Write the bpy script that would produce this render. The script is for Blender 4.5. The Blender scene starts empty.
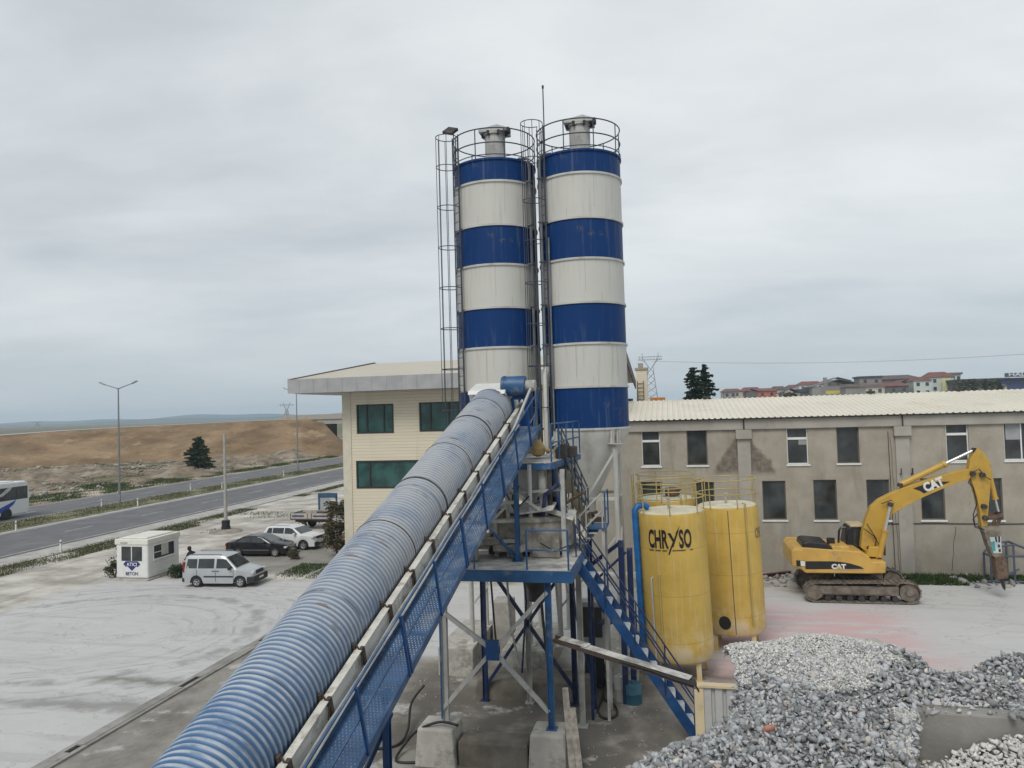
import bpy, bmesh, math, random
import numpy as np
from mathutils import Vector, Matrix, Euler
from math import sin, cos, pi, radians, sqrt, hypot, atan2, tan
C = bpy.context.scene.collection
SC = bpy.context.scene
rnd = random.Random(7)
# ------------------------------------------------------------------ camera model (for reading off positions)
HAZE = 0.00024
F = 745.0; ROLL = radians(1.7); PITCH = radians(1.92); EYE = 9.0
TH = radians(12); ct, st = cos(TH), sin(TH)      # the whole yard is laid out on axes turned 12 degrees from the view
_cr, _sr, _cp, _sp = cos(ROLL), sin(ROLL), cos(PITCH), sin(PITCH)
def ray(px, py):
    a = (px-512)/F; b = -(py-384)/F
    x = a*_cr+b*_sr; y = -a*_sr+b*_cr
    return (x, _cp-y*_sp, _sp+y*_cp)
def uv(p): return (p[0]*ct-p[1]*st, p[0]*st+p[1]*ct, p[2])
def xy(u, v, z=0): return (u*ct+v*st, -u*st+v*ct, z)
def gr(px, py, z=0):
    r = ray(px, py); k = (z-EYE)/r[2]; return uv((r[0]*k, r[1]*k, z))
def atv(px, py, v):
    r = uv(ray(px, py)); k = v/r[1]; return (r[0]*k, v, EYE+r[2]*k)
def aty(px, py, Y):
    r = ray(px, py); k = Y/r[1]; return uv((r[0]*k, Y, EYE+r[2]*k))
# ------------------------------------------------------------------ node helper
class NT:
    def __init__(s, name):
        s.m = bpy.data.materials.new(name); s.m.use_nodes = True
        s.t = s.m.node_tree; s.t.nodes.clear()
        s.out = s.t.nodes.new('ShaderNodeOutputMaterial')
        s.b = s.t.nodes.new('ShaderNodeBsdfPrincipled')
        s.t.links.new(s.b.outputs[0], s.out.inputs[0])
        s._obj = None
    def n(s, typ, **kw):
        nd = s.t.nodes.new(typ)
        for k, v in kw.items(): setattr(nd, k, v)
        return nd
    def put(s, sock, v):
        if isinstance(v, bpy.types.NodeSocket): s.t.links.new(v, sock)
        elif isinstance(v, (tuple, list)) and sock.type == 'RGBA': sock.default_value = (*v[:3], 1)
        else: sock.default_value = v
    def obj(s):
        if s._obj is None: s._obj = s.n('ShaderNodeTexCoord').outputs['Object']
        return s._obj
    def sep(s, v):
        nd = s.n('ShaderNodeSeparateXYZ'); s.put(nd.inputs[0], v); return nd.outputs
    def comb(s, x, y, z):
        nd = s.n('ShaderNodeCombineXYZ')
        for i, q in enumerate((x, y, z)): s.put(nd.inputs[i], q)
        return nd.outputs[0]
    def math(s, op, a, b=0.0, c=0.0, clamp=False):
        nd = s.n('ShaderNodeMath', operation=op); nd.use_clamp = clamp
        for i, q in enumerate((a, b, c)): s.put(nd.inputs[i], q)
        return nd.outputs[0]
    def mul(s, a, b): return s.math('MULTIPLY', a, b)
    def add(s, a, b): return s.math('ADD', a, b)
    def sub(s, a, b): return s.math('SUBTRACT', a, b)
    def mx(s, a, b): return s.math('MAXIMUM', a, b)
    def scale(s, v, k):
        nd = s.n('ShaderNodeMapping'); s.put(nd.inputs[0], v); nd.inputs['Scale'].default_value = k; return nd.outputs[0]
    def noise(s, v=None, sc=1.0, det=4.0, rough=0.55, dist=0.0, col=False):
        nd = s.n('ShaderNodeTexNoise'); s.put(nd.inputs['Vector'], s.obj() if v is None else v)
        nd.inputs['Scale'].default_value = sc; nd.inputs['Detail'].default_value = det
        nd.inputs['Roughness'].default_value = rough; nd.inputs['Distortion'].default_value = dist
        return nd.outputs[1 if col else 0]
    def step(s, f, lo, hi):          # smooth step, lo may exceed hi
        nd = s.n('ShaderNodeMapRange', interpolation_type='SMOOTHSTEP')
        if lo > hi:
            s.put(nd.inputs[0], f); nd.inputs[1].default_value = hi; nd.inputs[2].default_value = lo
            nd.inputs[3].default_value = 1; nd.inputs[4].default_value = 0
        else:
            s.put(nd.inputs[0], f); nd.inputs[1].default_value = lo; nd.inputs[2].default_value = hi
        return nd.outputs[0]
    def mix(s, f, a, b, mode='MIX'):
        nd = s.n('ShaderNodeMix', data_type='RGBA', blend_type=mode)
        s.put(nd.inputs[0], f); s.put(nd.inputs[6], a); s.put(nd.inputs[7], b)
        return nd.outputs[2]
    def box(s, u, v, u0, u1, v0, v1, e=0.6):
        m = s.mul(s.step(u, u0-e, u0+e), s.step(u, u1+e, u1-e))
        return s.mul(m, s.mul(s.step(v, v0-e, v0+e), s.step(v, v1+e, v1-e)))
    def bump(s, h, strength=0.3, dist=0.02):
        nd = s.n('ShaderNodeBump'); nd.inputs['Strength'].default_value = strength
        nd.inputs['Distance'].default_value = dist; s.put(nd.inputs['Height'], h)
        s.t.links.new(nd.outputs[0], s.b.inputs['Normal'])
    def done(s, col, rough=0.7, metal=0.0, spec=0.5):
        s.put(s.b.inputs['Base Color'], col); s.put(s.b.inputs['Roughness'], rough)
        s.b.inputs['Metallic'].default_value = metal; s.b.inputs['Specular IOR Level'].default_value = spec
        return s.m
MATS = {}
def M(name, col, rough=0.6, metal=0.0, var=0.12, sc=2.5, dirt=None, damt=0.4, dsc=1.2, dlo=0.5, streak=False, bump=0.0, bsc=30.0, spec=0.5):
    """painted or raw surface: uneven base colour, patches (or vertical runs) of dirt or rust, small relief"""
    if name in MATS: return MATS[name]
    t = NT(name)
    a = tuple(max(0, c*(1-var)) for c in col); b = tuple(min(1, c*(1+var)) for c in col)
    c = t.mix(t.step(t.noise(sc=sc, det=5), 0.3, 0.7), a, b)
    if dirt:
        v = t.scale(t.obj(), (1, 1, 0.13)) if streak else None
        m = t.step(t.noise(v, sc=dsc, det=6, rough=0.65), dlo, dlo+0.22)
        c = t.mix(t.mul(m, damt), c, dirt)
    if bump: t.bump(t.noise(sc=bsc, det=4), bump, 0.01)
    MATS[name] = t.done(c, rough, metal, spec)
    return MATS[name]
# ------------------------------------------------------------------ mesh helper
ORG = {}
class MB:
    def __init__(s): s.v = []; s.f = []; s.mi = []; s.cur = 0
    def add(s, vs, fs, m=None):
        o = len(s.v); s.v += [tuple(p) for p in vs]
        for f in fs: s.f.append(tuple(i+o for i in f)); s.mi.append(s.cur if m is None else m)
        return s
    def quad(s, a, b, c, d, m=None): return s.add([a, b, c, d], [(0, 1, 2, 3)], m)
    def box(s, a, b, m=None):
        x0, y0, z0 = a; x1, y1, z1 = b
        return s.add([(x0,y0,z0),(x1,y0,z0),(x1,y1,z0),(x0,y1,z0),(x0,y0,z1),(x1,y0,z1),(x1,y1,z1),(x0,y1,z1)],
                     [(0,3,2,1),(4,5,6,7),(0,1,5,4),(1,2,6,5),(2,3,7,6),(3,0,4,7)], m)
    def cbox(s, c, d, m=None, rz=0.0):
        n0 = len(s.v); s.box((-d[0]/2,-d[1]/2,-d[2]/2), (d[0]/2,d[1]/2,d[2]/2), m)
        for i in range(n0, len(s.v)):
            x, y, z = s.v[i]; s.v[i] = (c[0]+x*cos(rz)-y*sin(rz), c[1]+x*sin(rz)+y*cos(rz), c[2]+z)
        return s
    def beam(s, p, q, w=0.08, h=None, up=(0,0,1), m=None):
        h = w if h is None else h
        p, q = Vector(p), Vector(q); d = (q-p).normalized(); upv = Vector(up)
        if abs(d.dot(upv)) > 0.98: upv = Vector((0,1,0))
        r = d.cross(upv).normalized()*w/2; n = r.cross(d).normalized()*h/2
        vs = [p-r-n, p+r-n, p+r+n, p-r+n, q-r-n, q+r-n, q+r+n, q-r+n]
        return s.add(vs, [(0,1,2,3),(4,7,6,5),(0,4,5,1),(1,5,6,2),(2,6,7,3),(3,7,4,0)], m)
    def ibeam(s, p, q, w=0.16, h=0.2, up=(0,0,1), m=None):
        p, q = Vector(p), Vector(q); d = (q-p).normalized(); upv = Vector(up)
        if abs(d.dot(upv)) > 0.98: upv = Vector((0,1,0))
        r = d.cross(upv).normalized(); n = r.cross(d).normalized()
        for k in (-1, 1): s.beam(p+n*k*(h/2-0.006), q+n*k*(h/2-0.006), w, 0.012, n, m)
        return s.beam(p, q, 0.012, h-0.026, n, m)
    def tube(s, pts, r=0.03, n=8, closed=False, m=None, caps=True):
        P = [Vector(p) for p in pts]; N = len(P); vs = []; up = None
        for i in range(N):
            if closed: d = P[(i+1) % N]-P[i-1]
            else: d = P[min(i+1, N-1)]-P[max(i-1, 0)]
            d.normalize()
            if up is None: up = Vector((0,0,1)) if abs(d.z) < 0.9 else Vector((1,0,0))
            a = d.cross(up)
            if a.length < 1e-4: a = d.orthogonal()
            a.normalize(); b = a.cross(d).normalized(); up = b
            rr = r[i] if isinstance(r, (list, tuple)) else r
            for k in range(n):
                t = 2*pi*k/n; vs.append(P[i]+a*(rr*cos(t))+b*(rr*sin(t)))
        fs = []
        for i in range(N if closed else N-1):
            for k in range(n):
                a0, b0 = i*n+k, i*n+(k+1) % n; j = ((i+1) % N)*n
                fs.append((a0, b0, j+(k+1) % n, j+k))
        if caps and not closed: fs += [tuple(range(n))[::-1], tuple((N-1)*n+k for k in range(n))]
        return s.add(vs, fs, m)
    def lathe(s, prof, n=32, c=(0,0,0), axis='z', m=None, mats=None, cap=True):
        vs = []; fs = []; L = len(prof)
        for r, z in prof:
            for k in range(n):
                t = 2*pi*k/n; x, y = r*cos(t), r*sin(t)
                p = (x, y, z) if axis == 'z' else ((x, z, y) if axis == 'y' else (z, x, y))
                vs.append((p[0]+c[0], p[1]+c[1], p[2]+c[2]))
        o = len(s.v); s.v += vs
        for i in range(L-1):
            for k in range(n):
                s.f.append((o+i*n+k, o+i*n+(k+1) % n, o+(i+1)*n+(k+1) % n, o+(i+1)*n+k))
                s.mi.append((mats[i] if mats else (s.cur if m is None else m)))
        if cap:
            for i in (0, L-1):
                if prof[i][0] > 1e-4:
                    s.f.append(tuple(o+i*n+k for k in range(n))); s.mi.append(mats[min(i, L-2)] if mats else (s.cur if m is None else m))
        return s
    def prism(s, poly, y0, y1, m=None, axis='y'):
        """polygon in (x,z) pushed along y (or (x,y) along z, or (y,z) along x)"""
        n = len(poly); f = {'y': lambda a, b, t: (a, t, b), 'z': lambda a, b, t: (a, b, t), 'x': lambda a, b, t: (t, a, b)}[axis]
        vs = [f(a, b, y0) for a, b in poly]+[f(a, b, y1) for a, b in poly]
        fs = [tuple(range(n)), tuple(range(2*n-1, n-1, -1))]+[(i, (i+1) % n+0, n+(i+1) % n, n+i) for i in range(n)]
        return s.add(vs, fs, m)
    def text(s, body, size, fn, xs=1.0, bold=0.0, m=None, cx=True):
        cu = bpy.data.curves.new('t', 'FONT'); cu.body = body; cu.size = size; cu.offset = bold; cu.resolution_u = 3
        ob = bpy.data.objects.new('t', cu); C.objects.link(ob); bpy.context.view_layer.update()
        me = ob.evaluated_get(bpy.context.evaluated_depsgraph_get()).to_mesh()
        P = [(v.co.x*xs, v.co.y) for v in me.vertices]; fs = [tuple(p.vertices) for p in me.polygons]
        ob.evaluated_get(bpy.context.evaluated_depsgraph_get()).to_mesh_clear()
        bpy.data.objects.remove(ob); bpy.data.curves.remove(cu)
        xm = (min(p[0] for p in P)+max(p[0] for p in P))/2 if cx else 0
        return s.add([fn(x-xm, y) for x, y in P], fs, m)
    def build(s, name, mats, parent=None, smooth=False, bevel=0.0, loc=None, rot=None, seg=2, angle=35, subs=0, sub=None):
        me = bpy.data.meshes.new(name)
        o = ORG.get(parent.name, (0,0,0)) if parent else (sub or (0,0,0))
        me.from_pydata([(p[0]-o[0], p[1]-o[1], p[2]-o[2]) for p in s.v], [], s.f)
        if not isinstance(mats, (list, tuple)): mats = [mats]
        for q in mats: me.materials.append(q)
        if len(mats) > 1: me.polygons.foreach_set('material_index', s.mi)
        bm = bmesh.new(); bm.from_mesh(me)
        bmesh.ops.recalc_face_normals(bm, faces=bm.faces); bm.to_mesh(me); bm.free()
        ob = bpy.data.objects.new(name, me); C.objects.link(ob)
        if parent: ob.parent = parent; ORG[ob.name] = o
        if loc: ob.location = loc
        if rot: ob.rotation_euler = rot
        if smooth:
            for p in me.polygons: p.use_smooth = True
            if smooth != 'all':
                bm = bmesh.new(); bm.from_mesh(me); lim = radians(angle)
                for e in bm.edges:
                    if len(e.link_faces) == 2 and e.calc_face_angle(0) > lim: e.smooth = False
                bm.to_mesh(me); bm.free()
        if bevel:
            b = ob.modifiers.new('Bevel', 'BEVEL'); b.width = bevel; b.segments = seg; b.limit_method = 'ANGLE'; b.angle_limit = radians(40)
        if subs:
            b = ob.modifiers.new('Subdivision', 'SUBSURF'); b.levels = b.render_levels = subs
        return ob
def tag(o, label=None, cat=None, group=None, kind=None):
    for k, v in (('label', label), ('category', cat), ('group', group), ('kind', kind)):
        if v: o[k] = v
    return o
def thing(name, label, cat, u=0, v=0, z=0, group=None, yaw=0.0, local=False):
    """an Empty at the base of the thing, turned with the yard; parts are given in yard coordinates (or local ones)"""
    o = bpy.data.objects.new(name, None); C.objects.link(o); o.empty_display_size = 0.3
    o.location = xy(u, v, z); o.rotation_euler = (0, 0, -TH+yaw)
    ORG[o.name] = (0,0,0) if local else (u, v, z)
    return tag(o, label, cat, group)
def single(name, mb, mats, label=None, cat=None, u=0, v=0, z=0, group=None, kind=None, local=False, yaw=0.0, **kw):
    ob = mb.build(name, mats, None, sub=(0,0,0) if local else (u, v, z), **kw)
    ob.location = xy(u, v, z); ob.rotation_euler = (0, 0, -TH+yaw)
    return tag(ob, label, cat, group, kind)
def children(o): return [c for c in bpy.data.objects if c.parent == o]
def copy_tree(o, parent=None):
    c = o.copy(); C.objects.link(c)
    if parent: c.parent = parent
    for ch in children(o): copy_tree(ch, c)
    return c
def lerp(a, b, t): return tuple(x+(y-x)*t for x, y in zip(a, b))
def facade(mb, x0, x1, z0, z1, holes, y=0.0, depth=0.18, m=0, mr=0):
    """front sheet in the plane y with real openings and their reveals"""
    X = sorted({x0, x1, *[h[0] for h in holes], *[h[2] for h in holes]})
    Z = sorted({z0, z1, *[h[1] for h in holes], *[h[3] for h in holes]})
    for i in range(len(X)-1):
        for j in range(len(Z)-1):
            cx, cz = (X[i]+X[i+1])/2, (Z[j]+Z[j+1])/2
            if any(h[0] < cx < h[2] and h[1] < cz < h[3] for h in holes): continue
            mb.quad((X[i],y,Z[j]), (X[i+1],y,Z[j]), (X[i+1],y,Z[j+1]), (X[i],y,Z[j+1]), m)
    for a, b, c, d in holes:
        mb.quad((a,y,b), (a,y+depth,b), (a,y+depth,d), (a,y,d), mr); mb.quad((c,y,b), (c,y+depth,b), (c,y+depth,d), (c,y,d), mr)
        mb.quad((a,y,b), (c,y,b), (c,y+depth,b), (a,y+depth,b), mr); mb.quad((a,y,d), (c,y,d), (c,y+depth,d), (a,y+depth,d), mr)
# ------------------------------------------------------------------ sky, sun, camera, render
SUN_EL, SUN_AZ = radians(50), radians(205)        # azimuth clockwise from +Y
def build_world():
    w = bpy.data.worlds.new("World"); SC.world = w; w.use_nodes = True
    nt = w.node_tree; nt.nodes.clear()
    t = NT.__new__(NT); t.t = nt; t._obj = None
    out = t.n('ShaderNodeOutputWorld'); bg = t.n('ShaderNodeBackground')
    nt.links.new(bg.outputs[0], out.inputs[0]); bg.inputs[1].default_value = 0.1
    sky = t.n('ShaderNodeTexSky', sky_type='NISHITA'); sky.sun_disc = False
    sky.sun_elevation = SUN_EL; sky.sun_rotation = SUN_AZ; sky.altitude = 150; sky.dust_density = 3.0
    d = t.n('ShaderNodeTexCoord').outputs['Generated']
    x, y, z = t.sep(d)
    zz = t.add(t.mx(z, 0.0), 0.16)
    p = t.comb(t.math('DIVIDE', x, zz), t.math('DIVIDE', y, zz), 0.0)
    warp = t.noise(p, 0.5, 3, col=True)
    pw = t.n('ShaderNodeVectorMath', operation='MULTIPLY_ADD')
    t.put(pw.inputs[0], warp); pw.inputs[1].default_value = (0.9, 0.9, 0.9); t.put(pw.inputs[2], p)
    pw = pw.outputs[0]
    big = t.step(t.noise(t.scale(pw, (0.75, 1.0, 1)), 0.38, 5, 0.5), 0.38, 0.62)
    fine = t.step(t.noise(t.scale(pw, (0.8, 1.5, 1)), 1.7, 7, 0.6), 0.25, 0.75)
    f = t.add(t.mul(big, 0.74), t.mul(fine, 0.26))
    cl = t.mix(f, (3.35, 3.85, 4.3), (7.6, 7.85, 7.9))          # dark and light cloud (times 0.1)
    hz = t.math('POWER', t.step(z, 0.42, -0.02), 2.0)
    cl = t.mix(t.mul(hz, 0.8), cl, (5.15, 5.75, 6.1))            # paler, bluer layer towards the horizon
    low = t.step(z, 0.0, -0.05)
    cl = t.mix(low, cl, (4.8, 5.5, 5.9))
    col = t.mix(0.92, sky.outputs[0], cl)
    nt.links.new(col, bg.inputs[0])
    sl = bpy.data.lights.new('sun', 'SUN'); sl.energy = 1.5; sl.angle = radians(24); sl.color = (1.0, 0.96, 0.9)
    so = bpy.data.objects.new('sun', sl); C.objects.link(so)
    so.rotation_euler = (pi/2-SUN_EL, 0, pi-SUN_AZ)               # the sun itself stands at azimuth SUN_AZ
    so['kind'] = 'structure'
    cam = bpy.data.cameras.new('camera'); co = bpy.data.objects.new('camera', cam); C.objects.link(co)
    cam.sensor_width = 36; cam.lens = F/1024*36; cam.clip_start = 0.1; cam.clip_end = 20000
    co.matrix_world = Matrix.Translation((0,0,EYE)) @ Matrix.Rotation(pi/2+PITCH, 4, 'X') @ Matrix.Rotation(-ROLL, 4, 'Z')
    SC.camera = co
    SC.view_settings.view_transform = 'Standard'; SC.view_settings.look = 'None'; SC.view_settings.gamma = 1
    SC.view_settings.exposure = 0.22
    SC.render.engine = 'CYCLES'; SC.cycles.use_denoising = True
    SC.cycles.max_bounces = 6; SC.cycles.diffuse_bounces = 3; SC.cycles.volume_bounces = 1; SC.cycles.transparent_max_bounces = 12
build_world()
# ------------------------------------------------------------------ ground
def ground_mat():
    t = NT('ground_surface'); o = t.obj(); X, Y, _ = t.sep(o)
    wob = t.noise(sc=0.35, det=5, rough=0.6); wob2 = t.noise(t.scale(o, (1, 1, 1)), 0.9, 6, 0.65)
    w1 = t.mul(t.sub(wob, 0.5), 3.0)
    U = t.add(X, w1); V = t.add(Y, t.mul(t.sub(t.noise(sc=0.4, det=5, rough=0.6), 0.5), 3.0))
    wf = t.mul(t.sub(wob2, 0.5), 1.6); Uf = t.add(X, wf); Vf = t.add(Y, wf)
    # dusty loading yard: whitish cement dust over grey concrete
    big = t.step(t.noise(t.scale(o, (0.5, 1, 1)), 0.28, 6, 0.6), 0.32, 0.68)
    fine = t.step(t.noise(t.scale(o, (0.6, 1.3, 1)), 1.6, 8, 0.7), 0.3, 0.72)
    dust = t.mix(t.add(t.mul(big, 0.5), t.mul(fine, 0.5)), (0.475, 0.47, 0.46), (0.555, 0.552, 0.545))
    grit = t.noise(sc=13, det=6, rough=.75); dust = t.mix(t.mul(t.step(grit, .56, .70), .30), dust, (.30, .29, .275)); dust = t.mix(t.mul(t.step(t.noise(sc=4.2, det=8, rough=.75), .55, .68), .14), dust, (.74, .735, .72))
    crk = t.math('ABSOLUTE', t.sub(t.noise(t.scale(o, (.6, 1, 1)), .33, 7, .62), .5)); dust = t.mix(t.mul(t.step(crk, .006, .001), .55), dust, (.26, .25, .24))
    # long sweeping wheel tracks, and the turning circle of the mixer trucks
    st_ = t.noise(t.scale(o, (0.10, 1.1, 1)), 1.3, 4, 0.6, 0.4)
    dust = t.mix(t.mul(t.step(st_, 0.54, 0.66), 0.35), dust, (0.36, 0.35, 0.335))
    cx, cy = TRACK
    dx = t.math('DIVIDE', t.sub(X, cx), 1.25); dy = t.sub(Y, cy)
    R = t.math('SQRT', t.add(t.mul(dx, dx), t.mul(dy, dy)))
    R = t.add(R, t.mul(t.sub(t.noise(sc=0.22, det=3), 0.5), 2.0))
    ang = t.math('ARCTAN2', dy, dx)
    rn = t.noise(t.comb(t.mul(R, 1.7), t.mul(ang, 0.9), 0.0), 1.0, 5, 0.65)
    ring = t.mul(t.step(rn, 0.48, 0.66), t.mul(t.step(R, 1.0, 3.0), t.step(R, 9.5, 6.0)))
    dust = t.mix(t.mul(ring, 0.30), dust, (0.33, 0.325, 0.315))
    for r0, w, k in ((6.1, 0.40, 0.55), (5.45, 0.10, 0.4), (4.7, 0.12, 0.4), (7.7, 0.14, 0.5), (8.25, 0.10, 0.4), (3.6, .10, .3), (6.9, .05, .3), (8.7, .06, .3)):
        m = t.step(t.math('ABSOLUTE', t.sub(R, r0)), w, w*0.4)
        m = t.mul(m, t.step(t.noise(sc=1.1, det=5), 0.40, 0.6))
        dust = t.mix(t.mul(m, k), dust, (0.22, 0.22, 0.215))
    # wet and greasy streaks, old joint lines
    for (u0, u1, v0, v1, k, colr) in DARK_PATCHES:
        dust = t.mix(t.mul(t.box(Uf, Vf, u0, u1, v0, v1, 0.35), k), dust, colr)
    # brown concrete apron of the plant, right of the drain
    ap = t.mix(t.step(t.noise(t.scale(o, (1, .8, 1)), 0.6, 7, 0.65), 0.3, 0.7), (0.17, 0.155, 0.135), (0.33, 0.31, 0.28))
    ap = t.mix(t.mul(t.step(t.noise(sc=11, det=6, rough=.75), .54, .70), .35), ap, (.42, .405, .38))
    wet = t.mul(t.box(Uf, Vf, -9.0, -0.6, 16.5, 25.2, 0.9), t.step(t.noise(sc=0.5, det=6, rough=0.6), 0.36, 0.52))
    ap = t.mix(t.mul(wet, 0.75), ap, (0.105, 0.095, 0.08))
    ap = t.mix(t.mul(t.step(t.noise(sc=0.8, det=8, rough=0.7), 0.56, 0.66), 0.7), ap, (0.50, 0.49, 0.47))
    apm = t.mul(t.step(X, -16.25, -16.15), t.mul(t.step(V, 27.0, 25.6), t.step(U, 3.0, 1.8)))
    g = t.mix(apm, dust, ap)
    # reddish dust in front of the excavator
    pk = t.mul(t.box(U, V, 1.0, 8.6, 25.0, 34.5, 1.5), t.step(t.noise(t.scale(o, (0.35, 1.6, 1)), 0.9, 6, 0.6), 0.30, 0.56))
    g = t.mix(t.mul(pk, 0.85), g, (0.55, 0.37, 0.37))
    # loose stony earth beyond the slab on the left
    ea = t.mix(t.step(t.noise(t.scale(o, (0.7, 1, 1)), 0.45, 8, 0.68), 0.34, 0.66), (0.31, 0.285, 0.245), (0.60, 0.57, 0.52))
    ea = t.mix(t.mul(t.step(t.noise(t.scale(o, (1.2, 0.14, 1)), 0.8, 5, 0.6), 0.52, 0.66), 0.45), ea, (0.22, 0.20, 0.175))
    em = t.mul(t.step(V, SLAB_V-0.25, SLAB_V+0.25), t.step(X, 12.0, 8.0))
    em = t.mx(em, t.step(U, -31.0, -32.5))
    g = t.mix(em, g, ea)
    lot = t.box(U, V, -29.0, -17.0, 39.0, 52.0, 0.8)
    g = t.mix(t.mul(lot, 0.7), g, (0.20, 0.19, 0.175))
    # brown land beyond the road
    br = t.mix(t.step(t.noise(t.scale(o, (1, 0.6, 1)), 0.12, 8, 0.66), 0.32, 0.68), (0.15, 0.115, 0.075), (0.34, 0.275, 0.20))
    br = t.mix(t.mul(t.step(t.noise(sc=0.09, det=6, rough=0.6), 0.52, 0.62), 0.8), br, (0.46, 0.41, 0.34))
    br = t.mix(t.mul(t.step(t.noise(t.scale(o, (1, 0.4, 1)), 0.16, 6, 0.65), 0.50, 0.60), 0.85), br, (0.085, 0.095, 0.04))
    g = t.mix(t.step(U, -67.0, -68.5), g, br)
    far = t.mix(t.step(t.noise(sc=0.006, det=5), 0.4, 0.6), (0.16, 0.13, 0.095), (0.13, 0.135, 0.08))
    D = t.math('SQRT', t.add(t.mul(X, X), t.mul(Y, Y)))
    g = t.mix(t.step(D, 230, 420), g, far)
    t.bump(t.noise(sc=9.0, det=8, rough=0.7), 0.35, 0.02)
    return t.done(g, 0.9, spec=0.2)
a = gr(112, 634); TRACK = (a[0]-1.5, a[1])
SLAB_V = gr(290, 581)[1]
_p = gr(150, 682); _q = gr(60, 703); _r = gr(120, 709)
DARK_PATCHES = [(_p[0]-2.2, _p[0]+2.6, _p[1]-0.25, _p[1]+0.3, 0.85, (0.17, 0.165, 0.14)),
                (-26.0, -16.4, _r[1]-0.12, _r[1]+0.16, 0.7, (0.2, 0.195, 0.185)),
                (-20.5, -16.4, _r[1]-0.05, _r[1]+0.55, 0.6, (0.22, 0.215, 0.2))]
mb = MB(); B_ = 4700
mb.quad((-B_,-B_,0), (B_,-B_,0), (B_,B_,0), (-B_,B_,0))
single('ground', mb, ground_mat(), kind='structure')
# roads of the dual carriageway (two sheets), shoulder, median
def asphalt():
    t = NT('asphalt'); o = t.obj(); X, Y, _ = t.sep(o)
    c = t.mix(t.step(t.noise(sc=0.5, det=7, rough=0.65), 0.3, 0.7), (0.125, 0.125, 0.13), (0.175, 0.175, 0.178))
    lane = t.noise(t.scale(o, (1.0, 0.02, 1)), 0.9, 4, 0.6)
    c = t.mix(t.mul(t.step(lane, 0.5, 0.66), 0.35), c, (0.095, 0.095, 0.10))
    t.bump(t.noise(sc=60, det=3), 0.3, 0.005)
    return t.done(c, 0.85, spec=0.3)
AS = asphalt()
NEAR0, NEAR1, FAR0, FAR1 = -43.9, -53.3, -59.0, -67.4
V0, V1 = -250, 900
for nm, a, b in (('near_carriageway', NEAR1, NEAR0), ('far_carriageway', FAR1, FAR0)):
    mb = MB(); mb.box((a, V0, -0.2), (b, V1, 0.10)); single('road_'+nm, mb, AS, kind='structure')
M('white_line', (0.55, 0.55, 0.53), 0.7, dirt=(0.2, 0.2, 0.2), damt=0.7, dsc=0.7, dlo=0.42)
mb = MB()
for a in (NEAR0-0.45, NEAR1+0.35, FAR0-0.35, FAR1+0.45):
    mb.quad((a-0.06, V0, 0.104), (a+0.06, V0, 0.104), (a+0.06, V1, 0.104), (a-0.06, V1, 0.104))
for c in ((NEAR0+NEAR1)/2, (FAR0+FAR1)/2):
    v = -20
    while v < 330:
        mb.quad((c-0.06, v, 0.104), (c+0.06, v, 0.104), (c+0.06, v+3, 0.104), (c-0.06, v+3, 0.104)); v += 9
single('road_markings', mb, MATS['white_line'], kind='structure')
M('shoulder', (0.40, 0.385, 0.36), 0.95, var=0.2, sc=1.2, dirt=(0.25, 0.24, 0.22), damt=0.6, dsc=0.6, bump=0.4, bsc=20)
mb = MB(); mb.box((NEAR0+0.01, V0, -0.2), (NEAR0+2.6, V1, 0.07)); mb.box((NEAR1-1.0, V0, -0.2), (NEAR1-0.01, V1, 0.085)); single('road_shoulder', mb, MATS['shoulder'], kind='structure')
M('median_soil', (0.17, 0.16, 0.09), 0.95, var=0.35, sc=0.7)
mb = MB(); mb.box((FAR0+0.01, V0, -0.2), (NEAR1-1.01, V1, 0.13)); single('road_median', mb, MATS['median_soil'], kind='structure')
# drain channel: two concrete kerbs and a flat black strip for the shaded slot between, along the yard
M('kerb_concrete', (0.27, 0.26, 0.24), 0.9, var=0.25, sc=1.0, dirt=(0.12, 0.11, 0.10), damt=0.7, dsc=1.1, bump=0.3)
M('slot_shade', (0.02, 0.02, 0.02), 0.95)
mb = MB()
mb.box((-16.62, -10, -0.1), (-16.47, 60, 0.05), 0); mb.box((-16.25, -10, -0.1), (-16.10, 60, 0.06), 0); mb.quad((-16.47, -10, 0.006), (-16.25, -10, 0.006), (-16.25, 60, 0.006), (-16.47, 60, 0.006), 1)
r2 = random.Random(4); v = 2
while v < 40:                                                     # slabs covering stretches of the slot
    L = r2.uniform(1.5, 4.5); mb.box((-16.49, v, 0.03), (-16.23, v+L, 0.066+r2.uniform(0, .01)), 0); v += L+r2.uniform(0.3, 1.2)
single('kerb_drain', mb, [MATS['kerb_concrete'], MATS['slot_shade']], kind='structure')
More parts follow.
